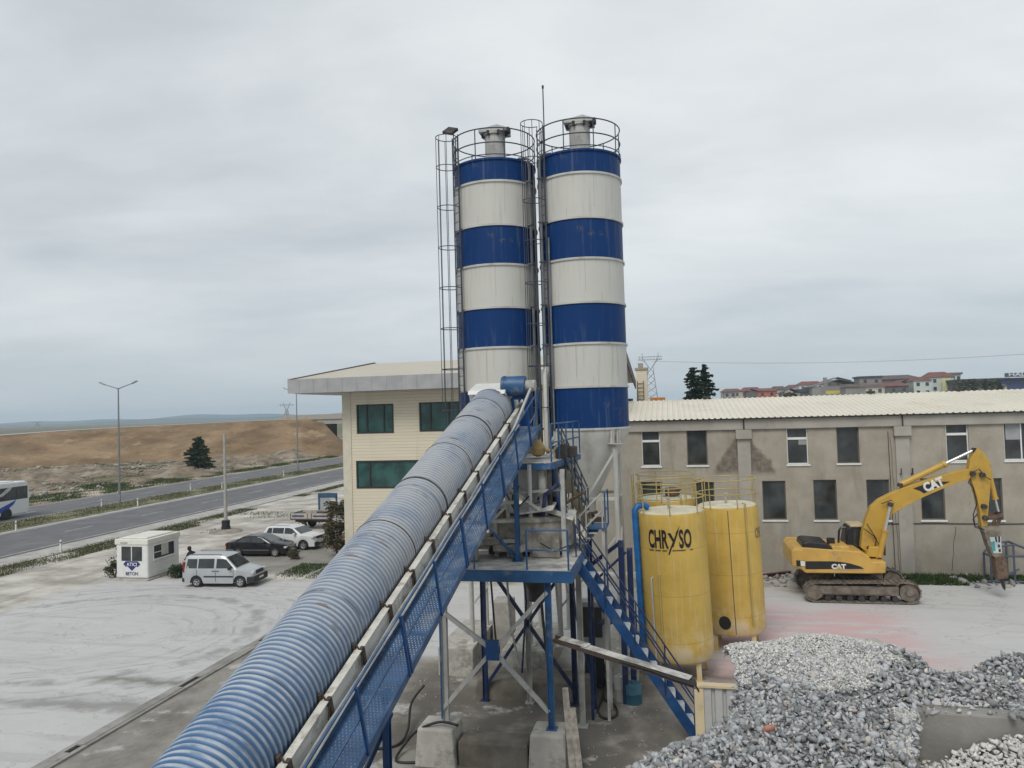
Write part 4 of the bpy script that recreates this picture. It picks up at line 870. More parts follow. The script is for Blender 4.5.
# ------------------------------------------------------------------ yellow admixture tanks
def tank(u, v, zt, R, label, lean, sign, hosep=False, rail_rot=0.0, hatch=False):
    o = thing('storage_tank', label, 'tank', u, v, 0, 'yellow steel storage tanks')
    o.rotation_euler = (0, -lean, -TH)
    zb = 0.62
    at_ = lambda a, r, z: (u+r*cos(a), v+r*sin(a), z)
    mb = MB(); mb.lathe([(0.0, zb-0.16), (R*0.55, zb-0.12), (R*0.92, zb-0.02), (R, zb+0.08)]+[(R+.003*(k % 2), zb+.08+(zt-zb-.18)*k/10) for k in range(1, 10)]+[(R, zt-0.10), (R*0.97, zt-0.02)], 64, (u, v, 0), cap=False); sh_ = mb.build('shell', YELL, o, smooth='all')
    mb = MB(); mb.lathe([(R*0.97, zt-0.02), (R*0.9, zt+0.02), (R*0.5, zt+0.07), (0, zt+0.09)], 64, (u, v, 0), cap=False); mb.build('dished_top', YELLT, o, smooth='all')
    for k in range(4):
        a = pi/4+k*pi/2-.15; x, y, _ = at_(a, R*.86, 0); mb = MB(); mb.beam((x, y, 0.0), (x, y, zb+.05), .16, .12); mb.beam((x-.12, y, .012), (x+.12, y, .012), .24, .024); mb.build('leg', YELL, o)
    mb = MB(); rr = R*1.0
    for h in (.45, .95): mb.tube([at_(2*pi*k/40, rr, zt+h) for k in range(40)], .021, 6, closed=True)
    for k in range(7): a = 2*pi*k/7+rail_rot; mb.tube([at_(a, rr, zt-.05), at_(a, rr, zt+.95)], .021, 6)
    mb.build('top_rail', YPIPE, o, smooth=True)
    mb = MB(); la = pi-.1+rail_rot*0
    for s_ in (-.2, .2): mb.tube([at_(la+s_/R, R+.16, .5), at_(la+s_/R, R+.16, zt+.95)], .018, 6)
    z = .6
    while z < zt+.9: mb.tube([at_(la-.2/R, R+.16, z), at_(la+.2/R, R+.16, z)], .011, 5); z += .3
    mb.build('ladder', YPIPE, o, smooth=True)
    mb = MB(); mb.lathe([(.05, zt+.1), (.05, zt+.4), (.09, zt+.41), (.09, zt+.45)], 12, (u-.05, v-.35, 0)); mb.build('vent_stub', GALV, o, smooth=True)
    if hatch: mb = MB(); mb.lathe([(.3, zt+.12), (.3, zt+.3), (.36, zt+.3), (.36, zt+.36), (.1, zt+.42)], 20, (u+.25, v-.1, 0)); mb.build('manhole', RUST, o, smooth=True)
    if sign:
        BLK = M('sign_black', (.012, .012, .012), .5)
        def wrap(a0, zc):
            def f(x, y):
                a = a0+x/R; return at_(a, R+.012, zc+y)
            return f
        if sign == 1:
            a0, zc = -pi/2-.06-TH*0-.03, 4.42
            mb = MB(); mb.text('CHR', .80, (lambda f: (lambda x, y: f(x-.38, y-.04)))(wrap(a0, zc)), .42, .027); mb.text('SO', .80, (lambda f: (lambda x, y: f(x+.52, y-.04)))(wrap(a0, zc)), .42, .027)
            w = wrap(a0, zc); st_ = lambda pts: mb.add([w(x, y) for x, y in pts], [tuple(range(len(pts)))])
            st_([(.03, -.02), (.12, -.02), (.32, .52), (.25, .46)]); st_([(-.05, .43), (.06, .43), (.15, .22), (.11, .14)]); st_([(.20, .40), (.36, .66), (.34, .60), (.26, .42)]); st_([(-.06, -.25), (.03, -.02), (.08, -.02), (-.02, -.27)])
            mb.build('lettering', BLK, o)
            mb = MB(); w = wrap(a0, zc-.16)
            for x0, x1 in ((-.72, -.55), (-.48, -.30), (-.24, -.10), (.08, .40), (.40, .76)): mb.add([w(x0, 0), (w(x1, 0)), w(x1, .045), w(x0, .045)], [(0,1,2,3)])
            mb.build('fine_print', M('print_brown', (.12, .085, .02), .6), o)
        else:
            a0, zc = -.42, 4.05; w = wrap(a0, zc)
            mb = MB(); mb.text('CHR', .5, w, .5, .012); mb.build('lettering', M('faded_brown', (.22, .15, .05), .6), o)
    if hosep:
        BL = M('hose_blue', (.01, .13, .38), .45, var=.2); a = pi+.28
        mb = MB(); pts = [at_(a, R+.12, .6+.2*k) for k in range(int((zt-.4)/.2))]+[at_(a, R+.12, zt+.05), at_(a, R+.02, zt+.20), at_(a, R-.2, zt+.22), at_(a, R-.35, zt+.12)]
        mb.tube(pts, .105, 12); 
        z = .7
        while z < zt: c = at_(a, R+.12, z); mb.lathe([(.112, z), (.118, z+.03), (.112, z+.06)], 12, (c[0], c[1], 0), cap=False); z += .35
        mb.build('filling_hose', BL, o, smooth=True)
        for a, z0, z1, mt in ((-2.28, .7, 3.35, GALV), (-2.02, .75, 3.5, YPIPE)):
            mb = MB(); mb.tube([at_(a, R+.06, z0), at_(a, R+.06, z1-.1), at_(a, R+.05, z1), at_(a, R-.03, z1+.03)], .032, 8); mb.build('level_pipe', mt, o, smooth=True)
    else:
        mb = MB(); mb.tube([at_(-1.05, R-.1, zt+.12), at_(-1.05, R+.05, zt+.12), at_(-1.05, R+.05, 1.0)], .03, 8); mb.build('drop_pipe', YPIPE, o, smooth=True)
        mb = MB(); mb.beam(at_(-1.62, R+.004, zb+.1), at_(-1.62, R+.004, zt-.1), .025, .03); mb.build('seam_weld', RUST, o)
        mb = MB(); c = at_(-1.95, R, 1.12); q = (cos(-1.95), sin(-1.95)); pts = [(c[0]+q[0]*.03-q[1]*.22*cos(t), c[1]+q[1]*.03+q[0]*.22*cos(t), c[2]+.24*sin(t)) for t in np.linspace(0, 2*pi, 24, endpoint=False)]
        mb.add(pts, [tuple(range(24))]); mb.build('round_opening', BLACK, o)
    return o
tank(0.02, 25.8, 5.45, 1.11, 'bright yellow front tank with black lettering and a thick blue hose up its side', radians(1.7), 1, True, .2)
tank(2.06, 29.0, 5.22, 1.10, 'duller yellow tank with a round black opening low on its front', radians(1.8), 2, False, .5)
tank(-0.25, 29.9, 5.35, 1.12, 'yellow tank at the back showing only its top above the front tank', radians(1.0), 0, False, .1, True)
# ------------------------------------------------------------------ rendered factory building on the right
def render_mat():
    t = NT('cement_render'); o = t.obj(); X, Y, Zc = t.sep(o)
    c = t.mix(t.step(t.noise(sc=.7, det=8, rough=.65), .3, .7), (.305, .275, .225), (.40, .365, .305))
    c = t.mix(t.mul(t.step(t.noise(t.scale(o, (1.6, 1, .35)), .7, 7, .65), .52, .68), .5), c, (.225, .20, .165))
    c = t.mix(t.mul(t.step(t.noise(sc=2.6, det=6, rough=.7), .56, .70), .35), c, (.43, .41, .37))
    wd = t.mul(t.sub(t.noise(sc=1.1, det=5, rough=.65), .5), 1.3)
    dx = t.math('ABSOLUTE', t.sub(t.add(X, t.mul(wd, .5)), 3.55*41/39.5-14))             # damp bare patches both sides of the first pilaster
    lim = t.mul(t.sub(7.75, t.add(Zc, wd)), .72)
    m = t.mul(t.step(t.sub(lim, dx), -.12, .18), t.mul(t.step(Zc, 5.0, 5.5), t.step(dx, 1.75, 1.35)))
    c = t.mix(t.mul(m, .8), c, t.mix(t.step(t.noise(sc=4, det=8, rough=.75), .4, .6), (.085, .068, .052), (.19, .16, .135)))
    low = t.mul(t.step(Zc, 2.9, 2.75), t.step(t.noise(sc=.5, det=5), .35, .6)); c = t.mix(t.mul(low, .35), c, (.30, .29, .265))
    t.bump(t.noise(sc=7, det=8, rough=.7), .4, .02); return t.done(c, .95, spec=.2)
PLAS = render_mat()
PLAS2 = M('cement_beam', (0.36, 0.34, 0.30), 0.95, var=0.12, sc=0.6, dirt=(0.19, 0.175, 0.15), damt=0.4, dsc=0.8)
ROOFM = M('roof_sheet', (0.68, 0.64, 0.53), 0.55, var=0.04, sc=0.3, dirt=(0.47, 0.43, 0.34), damt=0.4, dsc=0.4)
PVC = M('window_white', (0.72, 0.72, 0.70), 0.5, var=0.05)
def glass(name, base, spec=0.6):
    t = NT(name); o = t.obj()
    c = t.mix(t.step(t.noise(sc=0.9, det=4), 0.35, 0.65), tuple(x*.6 for x in base), tuple(x*1.5 for x in base))  # dark base stands for the unlit inside, blotches for uneven reflections
    return t.done(c, 0.12, spec=spec)
GLD = glass('dark_window', (0.036, 0.042, 0.042), 0.6); GLG = glass('green_window', (0.018, 0.068, 0.062), 0.7)  # green pane colour also carries the teal reflection
FV = 41.0
K = FV/39.5; Z = lambda z: EYE-(EYE-z)*K
ups = [(-1.59, 5.82, -0.63, 7.65, 1), (0.72, 5.84, 1.73, 7.65, 0), (5.6, 5.82, 6.61, 7.64, 1), (7.95, 5.84, 8.98, 7.66, 0), (12.88, 5.86, 13.87, 7.70, 1), (15.38, 5.88, 16.9, 7.72, 2), (20.2, 5.86, 21.2, 7.70, 1), (22.8, 5.86, 23.8, 7.70, 0), (27.5, 5.86, 28.5, 7.70, 1), (30, 5.86, 31, 7.70, 0)]
los = [(-1.7, 3.05, -0.6, 5.0, 0), (1.0, 3.05, 2.0, 5.0, 0), (4.34, 3.05, 5.46, 5.0, 0), (6.77, 3.05, 7.85, 5.03, 0), (9.22, 3.05, 10.26, 5.02, 0), (11.65, 3.06, 12.7, 5.06, 0), (14.16, 3.06, 15.2, 5.04, 0), (19, 3.06, 20, 5.04, 0), (21.5, 3.06, 22.5, 5.04, 0), (24, 3.06, 25, 5.04, 0)]
W_ = [(a*K, Z(b), c*K, Z(d), s) for a, b, c, d, s in ups+los]
fb = thing('factory_building', 'long two-storey factory building with bare cement walls and a pale sheet roof', 'building', 14, FV, 0)
UB0, UB1, EZ = -4.6, 40.0, 8.12
mb = MB(); facade(mb, UB0, UB1, -0.1, EZ-0.02, [w[:4] for w in W_], FV, 0.22)
mb.box((UB0, FV+.3, -.1), (UB0+.3, FV+14, EZ-.3)); mb.box((UB1-.3, FV+.3, -.1), (UB1, FV+14, EZ-.3)); mb.box((UB0, FV+13.8, -.1), (UB1, FV+14, EZ-.3)); mb.box((UB0+.3, FV+.35, -.1), (UB1-.3, FV+.5, EZ-.4), 1)
mb.build('wall', [PLAS, M('interior_dark', (.03, .03, .03), .9)], fb)
mb = MB(); mb.box((UB0-.05, FV-.14, EZ-0.56), (UB1+.05, FV-.004, EZ-0.02)); mb.build('eaves_beam', PLAS2, fb, bevel=.015)
for c in (3.53*K, 10.92*K, 18.3*K, 25.7*K):
    mb = MB(); mb.box((c-.33, FV-.10, -0.1), (c+.33, FV-.003, EZ-1.05)); mb.box((c-.40, FV-.26, EZ-1.05), (c+.40, FV-.003, EZ-.57)); mb.build('pilaster', PLAS2, fb, bevel=.015)
    mb = MB(); mb.tube([(c+.02, FV-.2, EZ-.02), (c+.02, FV-.2, EZ-.7)], .035, 8); mb.build('downpipe_stub', DARK, fb, smooth=True)
for (a, b, c, d, s) in W_:
    mb = MB(); f = .055; y0, y1 = FV+.10, FV+.16
    mb.box((a, y0, b), (a+f, y1, d)); mb.box((c-f, y0, b), (c, y1, d)); mb.box((a+f, y0, b), (c-f, y1, b+f)); mb.box((a+f, y0, d-f), (c-f, y1, d))
    if s == 1: mb.box((a+f, y0-.02, d-.62), (c-f, y1, d-.50)); 
    if s == 2: mb.box(((a+c)/2-.03, y0, b+f), ((a+c)/2+.03, y1, d-f))
    wn = mb.build('window', PVC if s else M('window_brown', (.12, .105, .085), .6), fb)
    mb = MB(); mb.quad((a+f, FV+.135, b+f), (c-f, FV+.135, b+f), (c-f, FV+.135, d-f), (a+f, FV+.135, d-f)); mb.build('pane', GLD, wn)
    mb = MB(); mb.box((a-.06, FV-.06, b-.09), (c+.06, FV+.09, b-.004)); mb.build('sill', PVC, wn)
for w, x0, z0, x1, z1 in ((2, .6, 1.0, .98, 1.35), (5, .12, 1.0, .75, 1.85)):
    a, b = W_[w][0], W_[w][1]; mb = MB(); mb.box((a+x0, FV+.12, b+z0), (a+min(x1, W_[w][2]-a-.06), FV+.132, b+z1)); mb.build('paper_sheet', M('paper_grey', (.30, .31, .31), .8), fb)
# corrugated roof, both slopes
mb = MB(); s0, s1 = (FV-0.38, EZ+0.04), (FV+7.3, EZ+1.13); per = 0.30; N = int((UB1-UB0+.6)/per)
xs = []
for i in range(N):
    x = UB0-.3+i*per; xs += [(x, 0), (x+per*.55, 0), (x+per*.68, .045), (x+per*.87, .045)]
for (p, q) in ((s0, s1), ((FV+14.9, EZ+.04), s1)):
    vs = []; 
    for x, h in xs: vs += [(x, p[0], p[1]+h), (x, q[0], q[1]+h)]
    mb.add(vs, [(2*i, 2*i+2, 2*i+3, 2*i+1) for i in range(len(xs)-1)])
rf = mb.build('roof', ROOFM, fb)
for x in np.arange(-2.5, 36, 4.6): mb = MB(); mb.cbox((x*1.04, FV+7.3, EZ+1.24), (.45, .3, .16)); mb.build('ridge_vent', DARK, rf, bevel=.03)
mb = MB(); mb.box((UB0-.3, FV-.30, EZ-.015), (UB1+.3, FV-.02, EZ+.03)); mb.build('eaves_closure', DARK, rf)
# cracks and construction joints in the render, the cable along the wall
mb = MB(); r6 = random.Random(8)
for (x, z0, z1) in ((10.4, .2, 7.0), (11.0, .3, 2.4), (13.1, .3, 2.5), (14.9, .3, 2.3), (16.2, .3, 2.2)):
    x *= K; pts = [(x+.25*(i/8)*(-1 if x > 12 else .6)+r6.uniform(-.03, .03), FV-.012, z1+(z0-z1)*i/8) for i in range(9)]; mb.tube(pts, .010, 4)
mb.build('wall_crack', M('crack', (.07, .065, .06), .9), fb)
mb = MB(); mb.tube([(8.9*K, FV-.03, 2.62), (12*K, FV-.03, 2.66), (15*K, FV-.03, 2.64), (19, FV-.03, 2.7), (26, FV-.03, 2.7)], .022, 6); mb.tube([(10.35*K, FV-.03, .2), (10.3*K, FV-.03, 7.3)], .015, 6); mb.build('wall_cable', BLACK, fb, smooth=True)
mb = MB(); mb.tube([(10.75*K, FV-.02, 5.15), (10.75*K, FV-.3, 5.15), (10.75*K, FV-.3, 5.45)], .03, 6); mb.tube([(11.25*K, FV-.02, 5.15), (11.25*K, FV-.3, 5.15), (11.25*K, FV-.3, 5.45)], .04, 6); mb.build('wall_hook', DARK, fb)
# ------------------------------------------------------------------ cream office building on the left
def siding():
    t = NT('cream_siding'); o = t.obj(); X, Y, Zc = t.sep(o)
    fr = t.math('FRACT', t.mul(Zc, 1/0.19)); ln = t.step(t.math('ABSOLUTE', t.sub(fr, .5)), .38, .49)
    c = t.mix(t.noise(t.scale(o, (.4, .4, 5)), .8, 4), (.60, .54, .41), (.70, .64, .51))
    c = t.mix(t.mul(ln, .55), c, (.44, .37, .24))
    c = t.mix(t.mul(t.step(t.noise(t.scale(o, (1, 1, .15)), .9, 5), .55, .75), .3), c, (.38, .32, .22))
    t.bump(t.sub(1.0, ln), .5, .02); return t.done(c, .7)
SID = siding(); CTRIM = M('cream_trim', (.58, .54, .43), .7, var=.06)
BRN = M('roof_brown', (.10, .065, .05), .6, var=.15); FASC = M('fascia_metal', (.37, .37, .375), .5, metal=.2, var=.1, sc=1.2)
DFR = M('window_dark_frame', (.02, .022, .022), .5)
CV = 42.9
off = thing('office_building', 'cream clad two-storey office building with green glass and a deep grey roof fascia', 'building', -12, CV, 0)
cw = [(-18.95, 7.76, -16.55, 9.54), (-14.9, 7.80, -12.37, 9.55), (-10.6, 7.8, -8.1, 9.55), (-19.05, 4.41, -14.4, 6.10), (-12.5, 4.41, -8.0, 6.10), (-18.4, .3, -15.6, 2.4)]
WL0, WL1 = -19.75, -4.4
mb = MB(); facade(mb, WL0, WL1, 0, 10.36, cw, CV, .22); mb.box((WL0, CV+.3, 0), (WL0+.25, 67, 10.36)); mb.box((WL1-.25, CV+.3, 0), (WL1, 67, 10.36)); mb.box((WL0, 66.8, 0), (WL1, 67.1, 10.36)); mb.box((WL0+.3, CV+.4, 0), (WL1-.3, CV+.6, 10.2), 1)
mb.add([(WL1-.01, CV+.3, 10.25), (WL1-.01, 67, 10.25), (WL1-.01, 54.6, 12.55)], [(0,1,2)])
mb.build('wall', [SID, MATS['interior_dark']], off)
mb = MB(); mb.box((WL0-.14, CV-.05, 0), (WL0+.42, CV-.004, 10.36)); mb.build('corner_pilaster', CTRIM, off, bevel=.01)
for i, (a, b, c, d) in enumerate(cw):
    mb = MB(); f = .09; y0, y1 = CV-.03, CV+.08
    mb.box((a, y0, b), (a+f, y1, d)); mb.box((c-f, y0, b), (c, y1, d)); mb.box((a+f, y0, b), (c-f, y1, b+f)); mb.box((a+f, y0, d-f), (c-f, y1, d))
    for t in ((.28, .74) if i < 3 else (.19,)): x = a+(c-a)*t; mb.box((x-.045, y0+.01, b+f), (x+.045, y1, d-f))
    wn = mb.build('window', DFR, off); mb = MB(); mb.quad((a+f, CV+.04, b+f), (c-f, CV+.04, b+f), (c-f, CV+.04, d-f), (a+f, CV+.04, d-f)); mb.build('pane', GLG if i < 5 else GLD, wn)
RU0, RU1, RV0, RVR, RVB = -22.55, -3.1, 41.2, 54.6, 68.1
mb = MB(); vs = [(RU0, RV0, 11.13), (RU1, RV0, 11.13), (RU1, RVR, 12.86), (RU0, RVR, 12.86), (RU1, RVB, 11.13), (RU0, RVB, 11.13)]
mb.add(vs, [(0,1,2,3), (3,2,4,5)]); lo = [(x, y, z-.1) for x, y, z in vs]; mb.add(lo, [(0,1,2,3), (3,2,4,5)])
rf = mb.build('roof', M('office_roof', (.50, .455, .38), .6, var=.06, sc=.5, dirt=(.40, .35, .28), damt=.4, dsc=.5), off)
mb = MB(); mb.box((RU0-.03, RV0-.06, 10.32), (RU1+.03, RV0-.004, 11.17)); 
x = RU0+.7
while x < RU1: mb.box((x-.018, RV0-.075, 10.33), (x+.018, RV0-.061, 11.16)); x += .93
mb.build('fascia', FASC, rf)
for x in (RU0-.02, RU1+.02):
    mb = MB()
    mb.add([(x-.05, RV0, 10.36), (x-.05, RVR, 12.1), (x-.05, RVR, 12.95), (x-.05, RV0, 11.19), (x+.05, RV0, 10.36), (x+.05, RVR, 12.1), (x+.05, RVR, 12.95), (x+.05, RV0, 11.19)], [(0,1,2,3),(4,5,6,7),(0,1,5,4),(1,2,6,5),(2,3,7,6),(3,0,4,7)])
    mb.add([(x-.05, RVB, 10.5), (x-.05, RVR, 12.23), (x-.05, RVR, 12.95), (x-.05, RVB, 11.22), (x+.05, RVB, 10.5), (x+.05, RVR, 12.23), (x+.05, RVR, 12.95), (x+.05, RVB, 11.22)], [(0,1,2,3),(4,5,6,7),(0,1,5,4),(1,2,6,5),(2,3,7,6),(3,0,4,7)])
    mb.build('verge_board', BRN, rf)
mb = MB(); mb.quad((RU0, RV0, 10.34), (RU1, RV0, 10.34), (RU1, CV, 10.30), (RU0, CV, 10.30)); mb.quad((RU0, CV, 10.30), (WL0, CV, 10.30), (WL0, 67, 10.30), (RU0, 67, 10.30)); mb.build('soffit', FASC, rf)
ch = thing('chimney_stack', 'cream chimney stack with iron rungs behind the right silo', 'chimney', -2.6, 69.6, 0)
mb = MB(); mb.box((-3.05, 69.0, 0), (-2.05, 70.0, 12.2)); mb.build('shaft', SID, ch)
mb = MB(); mb.box((-3.15, 68.9, 12.2), (-1.95, 70.1, 12.42)); mb.box((-2.85, 69.2, 12.42), (-2.4, 69.8, 12.85)); mb.build('cap', M('cap_grey', (.3, .27, .22), .8), ch, bevel=.03)
mb = MB()
for s in (-2.95, -2.4): mb.tube([(s, 68.9, 8), (s, 68.9, 11.2)], .035, 6)
for k in range(9): mb.tube([(-2.95, 68.9, 8.1+.36*k), (-2.4, 68.9, 8.1+.36*k)], .03, 6)
mb.build('ladder', RUST, ch)
# ------------------------------------------------------------------ tracked excavator with breaker hammer
EXV = 36.3
def E(px, py, v=EXV):
    p = atv(px, py, v); return (p[0], p[2])
CATY = M('machine_yellow', (.57, .35, .08), .42, var=.1, sc=1.2, dirt=(.30, .20, .08), damt=.5, dsc=1.6)
CATY2 = M('boom_yellow', (.50, .305, .045), .42, var=.08, sc=1.2, dirt=(.28, .19, .07), damt=.45, dsc=2.2)
MBLK = M('machine_black', (.014, .014, .016), .38); TRK = M('track_steel', (.15, .125, .10), .85, var=.35, sc=4, dirt=(.26, .24, .21), damt=.7, dsc=3, bump=.4)
SILV = M('cylinder_rod', (.62, .63, .64), .25, metal=.7, var=.05)
ex = thing('tracked_excavator', 'yellow tracked excavator with raised boom and hydraulic breaker facing the factory wall end', 'excavator', 7.8, 36.6, 0)
c8 = lambda x, y: (770+x/4.031, 430+y/4.031)          # positions read in the enlarged view
def out(pts, v=EXV): return [E(*c8(*p), v) for p in pts]
def track(vc, nm):
    w = .6; x0, x1 = 5.75, 9.72; r0, r1 = .40, .44
    base = []
    for a in np.linspace(pi/2, 3*pi/2, 10): base.append((x0+r0*cos(a), .46+r0*sin(a)))
    for a in np.linspace(-pi/2, pi/2, 10): base.append((x1-.1+r1*cos(a), .50+r1*sin(a)))
    P = [Vector((x, 0, z)) for x, z in base]; 
    # resample as shoes
    seg = []; n = len(P); L = [(P[(i+1) % n]-P[i]).length for i in range(n)]; T = sum(L); m = 46; acc = 0; i = 0; pos = []
    for k in range(m):
        d = T*k/m
        while acc+L[i] < d: acc += L[i]; i += 1
        pos.append(P[i].lerp(P[(i+1) % n], (d-acc)/L[i]))
    mb = MB()
    for k in range(m):
        a, b = pos[k], pos[(k+1) % m]; t = (b-a).normalized(); q = a+(b-a)*.93; nrm = Vector((-t.z, 0, t.x))*-1
        mb.beam((a.x, vc, a.z), (q.x, vc, q.z), w, .05, up=(nrm.x, 0, nrm.z))
        g = a+(b-a)*.2+nrm*.045; mb.beam((g.x, vc-w/2, g.z), (g.x, vc+w/2, g.z), .03, .05)
    tr = mb.build('track', TRK, ex)
    mb = MB(); mb.box((5.95, vc-.22, .34), (9.2, vc+.22, .74)); mb.box((6.0, vc-.27, .40), (8.9, vc-.22, .68)); mb.build('track_frame', TRK, tr, bevel=.03)
    mb = MB(); mb.lathe([(.1, vc-.24), (.34, vc-.24), (.36, vc-.1), (.36, vc+.1), (.34, vc+.24)], 24, (x0, 0, .46), axis='y'); mb.build('sprocket', TRK, tr, smooth=True)
    mb = MB(); mb.lathe([(.0, vc-.26), (.14, vc-.26), (.16, vc-.2), (.38, vc-.2), (.38, vc+.2)], 24, (x1-.1, 0, .50), axis='y'); mb.build('idler', TRK, tr, smooth=True)
    for k in range(7): mb = MB(); mb.lathe([(.13, vc-.22), (.13, vc+.22)], 14, (6.3+.46*k, 0, .20), axis='y'); mb.build('track_roller', DARK, tr, smooth=True)
    for x in (7.0, 8.4): mb = MB(); mb.lathe([(.09, vc-.24), (.09, vc+.2)], 12, (x, 0, .83), axis='y'); mb.build('carrier_roller', DARK, tr, smooth=True)
    return tr
track(35.55, 'near'); track(38.05, 'far')
mb = MB(); mb.box((6.9, 35.8, .42), (8.7, 37.8, .85)); mb.lathe([(.75, .8), (.75, 1.02)], 32, (7.75, 36.8, 0)); mb.build('undercarriage', DARK, ex, smooth=True)
V0b, V1b = 35.42, 38.2
BV = 35.42
poly = out([(120, 575), (100, 555), (66, 545), (62, 470), (75, 452), (120, 452), (230, 462), (340, 470), (372, 492), (388, 520), (442, 520), (442, 575), (380, 577)], BV)
mb = MB(); mb.prism(poly, V0b, V1b); body = mb.build('upper_body', CATY, ex, bevel=.06, seg=3)
mb = MB(); mb.prism(out([(64, 470), (70, 455), (112, 458), (118, 515), (118, 572), (98, 552), (66, 543)], BV), V0b-.03, V1b+.03); mb.build('counterweight', CATY, ex, bevel=.10, seg=3)
mb = MB(); mb.prism(out([(105, 462), (110, 430), (128, 425), (205, 433), (232, 462), (225, 468), (112, 470)], BV), V0b+.05, V1b-1.0); mb.build('engine_hood', MBLK, ex, bevel=.06)
mb = MB(); a = out([(110, 432), (128, 424), (150, 440)]); mb.tube([(x, V0b+.15, z+.02) for x, z in out([(108, 458), (110, 432), (122, 424), (140, 436), (145, 455)], BV)], .025, 8); mb.build('hood_handrail', MBLK, ex, smooth=True)
mb = MB(); mb.add([(x, V0b-.014, z) for x, z in out([(118, 517), (228, 517), (262, 520), (300, 528), (340, 542), (354, 553), (118, 555)], BV)], [tuple(range(7))]); mb.add([(x, V0b-.036, z) for x, z in out([(80, 512), (116, 514), (116, 543), (82, 540)], BV)], [(0,1,2,3)]); mb.build('side_decal', MBLK, ex)
mb = MB(); mb.add([(x, V0b-.04, z) for x, z in out([(97, 514), (116, 516), (116, 541), (99, 539)], BV)], [(0,1,2,3)]); mb.build('number_plate', WHITE, ex)
cx_, cz_ = E(*c8(252, 552), BV); mb = MB(); mb.text('CAT', .33, lambda x, y: (cx_+x, V0b-.022, cz_+y), .9, .02); mb.add([(cx_-.12, V0b-.024, cz_), (cx_+.12, V0b-.024, cz_), (cx_, V0b-.024, cz_+.16)], [(0,1,2)], 1); mb.build('lettering', [WHITE, YELL], ex)
mb = MB(); p, q = E(*c8(232, 556), BV), E(*c8(352, 556), BV); mb.box((p[0], V0b-.02, p[1]-.02), (q[0], V0b-.01, p[1])); p = E(*c8(230, 470), BV); mb.box((p[0]-.01, V0b-.012, p[1]-1.3), (p[0]+.01, V0b-.008, p[1]-.05), ); mb.build('panel_line', GREYST, ex)
# cab on the far side
CF = 36.95
mb = MB(); mb.prism(out([(278, 470), (290, 388), (302, 378), (360, 378), (376, 460), (376, 500), (278, 500)], CF), CF, CF+1.15); cab = mb.build('cab', MBLK, ex, bevel=.05)
mb = MB(); mb.prism(out([(298, 383), (300, 373), (358, 373), (362, 383)], CF), CF-.02, CF+1.17); mb.build('cab_roof', M('cab_roof_cream', (.52, .42, .26), .5), cab, bevel=.03)
mb = MB(); mb.add([(x, CF-.015, z) for x, z in out([(312, 392), (356, 392), (364, 462), (312, 462)], CF)], [(0,1,2,3)]); mb.build('cab_window', GLD, cab)
mb = MB(); mb.tube([(x, CF-.3, z) for x, z in out([(246, 445), (248, 395), (255, 380), (276, 380)], CF)], .05, 6); mb.tube([(x, CF-.3, z) for x, z in out([(276, 380), (274, 440)], CF)], .04, 6); mb.build('cab_guard', MBLK, ex, smooth=True)
x, z = E(*c8(222, 424)); mb = MB(); mb.cbox((x, CF-.5, z), (.34, .12, .30)); mb.tube([(x, CF-.5, z), (x+.2, CF-.4, z-.2), (x+.25, CF-.4, z-.5)], .02, 6); mb.build('mirror', MBLK, ex, bevel=.03)
x, z = E(*c8(250, 448)); mb = MB(); mb.cbox((x, 36.4, z), (.75, 1.2, .22)); mb.build('valve_cover', CATY, ex, bevel=.05)
# boom, stick, rams, breaker
BC = 36.55                                         # centre line of the boom
bo = out([(352, 478), (358, 420), (372, 362), (392, 315), (425, 285), (470, 262), (520, 238), (600, 212), (680, 187), (750, 168), (785, 163), (806, 172), (808, 190), (792, 203), (740, 218), (690, 238), (605, 275), (560, 298), (505, 328), (478, 345), (458, 375), (440, 430), (425, 500), (385, 505)])
mb = MB(); mb.prism(bo, BC-.19, BC+.19); mb.build('boom', CATY2, ex, bevel=.02)
mb = MB(); mb.add([(x, BC-.202, z) for x, z in out([(562, 240), (600, 226), (655, 213), (712, 212), (690, 222), (640, 243), (606, 260), (590, 250)])], [tuple(range(8))]); mb.build('boom_decal', MBLK, ex)
p, q = E(*c8(612, 254)), E(*c8(690, 224)); an = atan2(q[1]-p[1], q[0]-p[0])
mb = MB(); mb.text('CAT', .54, lambda x, y: (p[0]+x*cos(an)-y*sin(an), BC-.208, p[1]+x*sin(an)+y*cos(an)), .80, .03, cx=False); mb.build('boom_lettering', WHITE, ex)
st_p = out([(822, 76), (846, 96), (872, 130), (878, 175), (874, 240), (868, 300), (862, 392), (838, 396), (832, 340), (818, 270), (800, 215), (786, 165), (792, 125)])
mb = MB(); mb.prism(st_p, BC-.19, BC+.19); mb.build('stick', CATY2, ex, bevel=.02)
def ram(a, b, t, rt, rr, v, nm, smat=CATY2):
    A, B = E(*c8(*a)), E(*c8(*b)); m_ = (A[0]+(B[0]-A[0])*t, A[1]+(B[1]-A[1])*t)
    mb = MB(); mb.tube([(A[0], v, A[1]), (m_[0], v, m_[1])], rt, 14); mb.tube([(m_[0]-(B[0]-A[0])*.02, v, m_[1]-(B[1]-A[1])*.02), (m_[0]+(B[0]-A[0])*.02, v, m_[1]+(B[1]-A[1])*.02)], rt*1.2, 14); r_ = mb.build(nm, smat, ex, smooth=True)
    mb = MB(); mb.tube([(m_[0], v, m_[1]), (B[0], v, B[1])], rr, 12); mb.build('ram_rod', SILV, r_, smooth=True)
    for P_ in (A, B): mb = MB(); mb.lathe([(.10, v-.13), (.10, v+.13)], 14, (P_[0], 0, P_[1]), axis='y'); mb.build('ram_pin', DARK, r_, smooth=True)
